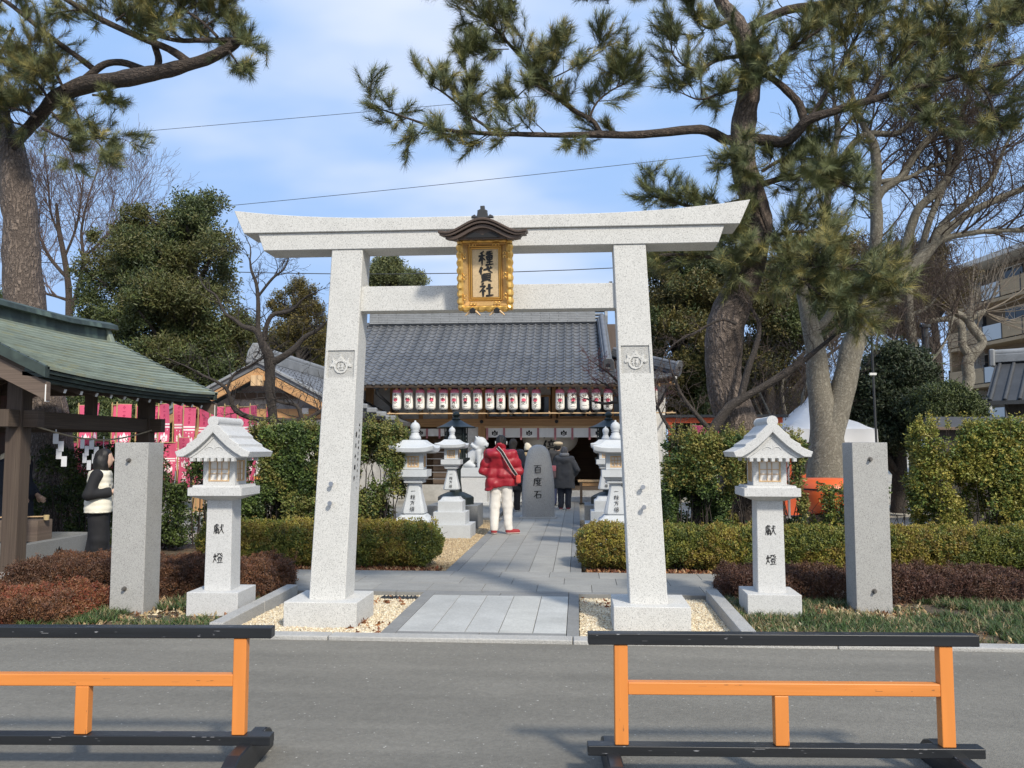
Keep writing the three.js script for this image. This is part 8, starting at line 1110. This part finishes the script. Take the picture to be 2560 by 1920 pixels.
  const coatF = (x, y, z) => { const k = clamp((y - c.hem) / (1.42 - c.hem)), w = mix(c.wide[0], c.wide[1], k); let d = Math.hypot(Math.max(0, Math.abs(x - (c.dx ?? 0) * (1 - k)) - w * 0.5), z * (c.flat ?? 0.95)) - w * 0.5 - 0.005; d = Math.max(d, y - 1.41, c.hem + (c.slant ?? 0) * x - y); d = smin(d, capsule(x, y, z, J.shL, J.shR, c.sh ?? 0.085, c.sh ?? 0.085), 0.09); if (!c.sleeveless) d = smin(d, limbs(x, y, z, c.arm ?? 0.025), 0.05); if (c.hood) d = smin(d, ball(x, y, z, c.hood, c.hoodR), 0.03); if (c.collar) d = smin(d, capsule(x, y, z, [0, 1.4, 0], [H[0], c.collar, H[2] + 0.01], 0.1, 0.092), 0.05); d -= seam(y - Math.abs(x) * 0.05) + wr(x, y, z); for (const s of ['L', 'R']) { const w0 = V(J['wr' + s]), dd = w0.clone().sub(V(J['el' + s])).normalize(), q = (x - w0.x) * dd.x + (y - w0.y) * dd.y + (z - w0.z) * dd.z, n = Math.hypot(x - w0.x, y - w0.y, z - w0.z); if (n < 0.13) d = Math.max(d, q); } return Math.max(d, headF(x, y, z) < 0.008 && y > (c.collar ?? 1.46) ? 0.01 : d); };
  S('coat', coatF, [-0.62, c.hem - 0.15, -0.55], [0.62, 1.72, 0.45], 0.017, c.mat);
  if (c.sleeveless) S('sleeves', (x, y, z) => { let d = limbs(x, y, z, 0.03) - (fbm3(x * 8, y * 8, z * 8, 2) - 0.5) * 0.03; for (const s of ['L', 'R']) { const w0 = V(J['wr' + s]), dd = w0.clone().sub(V(J['el' + s])).normalize(), q = (x - w0.x) * dd.x + (y - w0.y) * dd.y + (z - w0.z) * dd.z; if (Math.hypot(x - w0.x, y - w0.y, z - w0.z) < 0.13) d = Math.max(d, q); } return d; }, [-0.55, 0.7, -0.55], [0.55, 1.55, 0.4], 0.017, o.sleeve);
  S('trousers', (x, y, z) => { let d = smin(legs(x, y, z, o.legR ?? 0.025, (o.legR ?? 0.025) + 0.006), capsule(x, y, z, [-0.07, 0.93, 0], [0.07, 0.93, 0], 0.13, 0.13), 0.04) - (fbm3(x * 10, y * 12, z * 10, 2) - 0.5) * 0.02; if (o.skirt) { const w = mix(0.19, 0.13, clamp((y - o.skirt) / 0.4)); d = Math.min(d, Math.max(Math.hypot(x, z) - w, o.skirt - y, y - 1)); } return Math.max(d, 0.055 - y, y - 1.0); }, [-0.32, 0.0, -0.3], [0.32, 1.05, 0.3], 0.017, o.legs);
  const shoe = S('shoes', (x, y, z) => feet(x, y, z, 0.006), [-0.3, -0.02, -0.3], [0.42, 0.2, 0.2], 0.012, o.shoes);
  if (o.sole) S('soles', (x, y, z) => Math.max(feet(x, y, z, 0.011), y - 0.028), [-0.3, -0.02, -0.3], [0.42, 0.06, 0.2], 0.011, o.sole, shoe);
  const hairF = (x, y, z) => { let d = ball(x, y, z, [H[0], H[1] + 0.035, H[2] + 0.012], [0.092, 0.108, 0.104]); if (o.long) { d = smin(d, capsule(x, y, z, [H[0], H[1] + 0.02, H[2] + 0.05], [H[0], H[1] - o.long, H[2] + 0.1], 0.09, 0.075), 0.06); } else if (!o.bob) d = smin(d, ball(x, y, z, [H[0], H[1] - 0.03, H[2] + 0.055], [0.07, 0.07, 0.05]), 0.04); if (o.bob) d = smin(d, ball(x, y, z, [H[0], H[1] - 0.07, H[2] + 0.045], [0.125, 0.17, 0.105]), 0.03); d -= (fbm3(x * 26, y * 9, z * 26, 2) - 0.5) * 0.022; return Math.max(d, -Math.max(z - (H[2] - 0.05), y - (H[1] + 0.055))); };
  S('hair', hairF, [H[0] - 0.2, H[1] - 0.2 - (o.long ?? 0), H[2] - 0.18], [H[0] + 0.2, H[1] + 0.2, H[2] + 0.26], 0.012, o.hair ?? cloth(0.006, 0.0055, 0.0055, { roughness: 0.6 }));
  return { P, J, S, H };
}
const black = cloth(0.012, 0.012, 0.014), navy = cloth(0.014, 0.018, 0.03), cream = cloth(0.62, 0.53, 0.38);
{ // visitor in the red down jacket, seen from behind
  const { P } = person('person in red quilted down jacket and white trousers walking up the path', [-1.35, 0.022, -15.05], 0.05, { h: 1.72, J: { kneeL: [-0.11, 0.48, -0.02], ankL: [-0.12, 0.09, 0.04], toeL: [-0.13, 0.035, -0.13], hipR: [0.09, 0.9, 0], kneeR: [0.11, 0.49, -0.03], ankR: [0.13, 0.09, 0.0], toeR: [0.29, 0.04, -0.04], elL: [-0.31, 1.1, 0.0], elR: [0.31, 1.1, 0.0], wrL: [-0.2, 1.02, -0.26], wrR: [0.2, 1.02, -0.26] },
    coat: { mat: cloth(0.30, 0.009, 0.02, { roughness: 0.5 }), hem: 0.80, wide: [0.27, 0.225], flat: 0.92, puff: 0.02, seam0: 0.79, pitch: 0.17, arm: 0.042, sh: 0.085, fold: 0.06, slant: 0.16, hood: [-0.11, 1.36, 0.14], hoodR: [0.12, 0.09, 0.07], collar: 1.53 }, legs: cloth(0.72, 0.69, 0.64), legR: 0.024, shoes: cloth(0.30, 0.03, 0.035), sole: cloth(0.6, 0.5, 0.46) });
  const bag = thing('shoulder_bag', 'small red bag on a striped black strap across the red jacket', 'bag', [-1.35, 0.022, -15.05], 0.05); bag.scale.setScalar(1.72 / 1.7);
  const strap = (w, m, n, dz) => { const pts = [[-0.06, 1.5, 0.1], [0.02, 1.42, 0.185], [0.11, 1.27, 0.215], [0.2, 1.12, 0.205], [0.27, 1.02, 0.17]], pos = []; for (let i = 0; i + 1 < pts.length; i++) { const a = pts[i], b = pts[i + 1], dx = b[0] - a[0], dy = b[1] - a[1], l = Math.hypot(dx, dy), nx = -dy / l * w, ny = dx / l * w, A = [a[0] + nx, a[1] + ny, a[2] + dz], B = [a[0] - nx, a[1] - ny, a[2] + dz], C = [b[0] - nx, b[1] - ny, b[2] + dz], D = [b[0] + nx, b[1] + ny, b[2] + dz]; pos.push(...A, ...B, ...C, ...A, ...C, ...D); } part(n, fromTris(pos, 0.8), m, bag); }; const dbl = (m) => { m.side = THREE.DoubleSide; return m; };
  strap(0.028, dbl(cloth(0.6, 0.56, 0.52)), 'strap_edge', 0.012); strap(0.019, dbl(cloth(0.01, 0.01, 0.012)), 'strap_band', 0.016);
  part('bag_body', sdfMesh((x, y, z) => rboxD(x - 0.3, y - 0.95, z - 0.13, [0.045, 0.075, 0.05], 0.03), [0.2, 0.84, 0.05], [0.38, 1.06, 0.22], 0.011), cloth(0.55, 0.07, 0.06), bag);
  const mk = thing('face_mask', 'white mask loops at the ears of the visitor in red', 'mask', [-1.35, 0.022, -15.05], 0.05); for (const s of [-1, 1]) part('ear_loop', new THREE.TorusGeometry(0.028, 0.0055, 6, 14, 3.6).rotateY(Math.PI / 2).rotateX(0.6).translate(s * 0.1, 1.59, 0.01), M.whitePaper, mk);
}
person('person with long dark hair and dark coat standing behind the red jacket visitor', [-1.56, 0.022, -20.6], -0.15, { h: 1.72, coat: { mat: navy, hem: 0.62, wide: [0.25, 0.22], flat: 0.95, arm: 0.03, fold: 0.03 }, legs: black, skirt: 0.5, shoes: black, sole: cloth(0.5, 0.5, 0.48), hair: cloth(0.02, 0.016, 0.014), long: 0.2 });
{ const { S, H, P } = person('person in cream knit hat and beige scarf half hidden by the standing stone', [-1.27, 0.022, -21.9], 0.1, { h: 1.58, coat: { mat: cloth(0.035, 0.036, 0.04), hem: 0.55, wide: [0.26, 0.23], flat: 0.95, arm: 0.035, fold: 0.03 }, legs: black, shoes: black });
  S('knit_hat', (x, y, z) => Math.max(smin(ball(x, y, z, [H[0], H[1] + 0.05, H[2] + 0.01], [0.11, 0.12, 0.118]), ball(x, y, z, [H[0] - 0.03, H[1] + 0.15, H[2] + 0.02], [0.06, 0.05, 0.06]), 0.06) - (fbm3(x * 30, y * 30, z * 30, 2) - 0.5) * 0.016, H[1] - 0.005 - y), [-0.2, 1.5, -0.2], [0.2, 1.85, 0.2], 0.012, cloth(0.62, 0.55, 0.42)); S('scarf', (x, y, z) => { const q = Math.hypot(x, z) - 0.09; return Math.hypot(q, (y - 1.44) * 0.62) - 0.048 - (fbm3(x * 16, y * 16, z * 16, 2) - 0.5) * 0.03; }, [-0.25, 1.3, -0.25], [0.25, 1.58, 0.25], 0.013, cloth(0.42, 0.31, 0.17)); }
{ const { S, H } = person('person in grey hooded wool coat with a small patterned bag standing past the standing stone', [-0.33, 0.022, -21.15], -0.12, { h: 1.53, J: { elR: [0.36, 1.1, 0.06], wrR: [0.24, 0.93, -0.12], elL: [-0.28, 1.08, 0.02] }, coat: { mat: cloth(0.055, 0.056, 0.06), hem: 0.58, wide: [0.29, 0.22], flat: 0.9, arm: 0.036, fold: 0.03, hood: [0.02, 1.36, 0.12], hoodR: [0.13, 0.09, 0.07], collar: 1.48 }, legs: navy, legR: 0.03, shoes: cloth(0.16, 0.02, 0.04), sole: cloth(0.6, 0.58, 0.56), hair: cloth(0.07, 0.07, 0.075) });
  S('snood', (x, y, z) => { const q = Math.hypot(x, z) - 0.1; return Math.hypot(q, (y - 1.5) * 0.7) - 0.035; }, [-0.25, 1.4, -0.25], [0.25, 1.6, 0.25], 0.013, cloth(0.2, 0.2, 0.205));
  const b = thing('patterned_bag', 'small grey and pink patterned bag hanging at the grey coat', 'bag', [-0.6, 0.95, -21.0], 0.3); part('bag_body', sdfMesh((x, y, z) => rboxD(x, y, z, [0.07, 0.16, 0.05], 0.045), [-0.11, -0.2, -0.09], [0.11, 0.2, 0.09], 0.014), cloth(0.16, 0.11, 0.11), b); part('flap', sdfMesh((x, y, z) => rboxD(x, y - 0.09, z - 0.045, [0.06, 0.07, 0.014], 0.012), [-0.09, -0.02, 0.0], [0.09, 0.19, 0.09], 0.012), cloth(0.5, 0.15, 0.17), b); part('strap', tube([[-0.04, 0.14, 0, 0.01], [0.0, 0.34, 0.02, 0.01], [0.1, 0.46, 0.02, 0.01]], 6), black, b); }
{ const { S, H } = person('person in beige beret and dark coat in front of the hall entrance', [-0.53, 0.022, -22.6], 0.0, { h: 1.68, coat: { mat: cloth(0.03, 0.029, 0.03), hem: 0.6, wide: [0.3, 0.24], flat: 0.9, arm: 0.045, fold: 0.03 }, legs: cloth(0.03, 0.04, 0.09), shoes: black }); S('beret', (x, y, z) => smin(ball(x, y, z, [H[0] + 0.01, H[1] + 0.075, H[2] + 0.02], [0.135, 0.06, 0.13]), ball(x, y, z, [H[0], H[1] + 0.03, H[2]], [0.1, 0.07, 0.105]), 0.03), [-0.22, 1.5, -0.22], [0.22, 1.78, 0.22], 0.012, cloth(0.46, 0.37, 0.25)); }
// visitor at the basin, in profile, facing the gate side
person('person with long dark hair in white quilted vest beside the granite post', [-5.707, 0.788, -9.85].map((v, i) => (i === 1 ? 0 : v)), -Math.PI / 2 + 0.42, { h: 1.5, J: { shL: [-0.2, 1.37, 0], shR: [0.215, 1.36, 0.02], elL: [-0.26, 1.1, 0.06], wrL: [-0.1, 1.12, -0.2], elR: [0.29, 1.1, 0.1], wrR: [0.2, 1.13, -0.16], head: [0, 1.575, -0.05] }, coat: { mat: cloth(0.72, 0.68, 0.56, { roughness: 0.6 }), hem: 0.86, wide: [0.27, 0.2], flat: 0.8, puff: 0.009, seam0: 0.87, pitch: 0.075, sleeveless: true, sh: 0.045, fold: 0.02 }, sleeve: black, legs: black, legR: 0.05, skirt: 0.12, shoes: black, hair: cloth(0.008, 0.007, 0.007, { roughness: 0.6 }), bob: true });
person('person in dark blue coat and cream scarf mostly hidden by the pavilion post', [-7.5, 0.0, -10.9], -Math.PI / 2, { h: 1.6, coat: { mat: navy, hem: 0.5, wide: [0.3, 0.25], flat: 0.9, arm: 0.04, fold: 0.03, collar: 1.5 }, legs: black, shoes: black, hair: cloth(0.03, 0.024, 0.02) });
{ const s = thing('cream_scarf', 'cream scarf round the neck of the person behind the pavilion post', 'scarf', [-7.5, 0.0, -10.9]); part('wrap', sdfMesh((x, y, z) => { const q = Math.hypot(x, z) - 0.12; return Math.hypot(q, (y - 1.36) * 0.6) - 0.06 - (fbm3(x * 14, y * 14, z * 14, 2) - 0.5) * 0.03; }, [-0.3, 1.2, -0.3], [0.3, 1.52, 0.3], 0.015), cream, s); }

scene.traverse((o) => { if (o.isMesh) o.castShadow = o.receiveShadow = true; });
renderer.render(scene, camera);
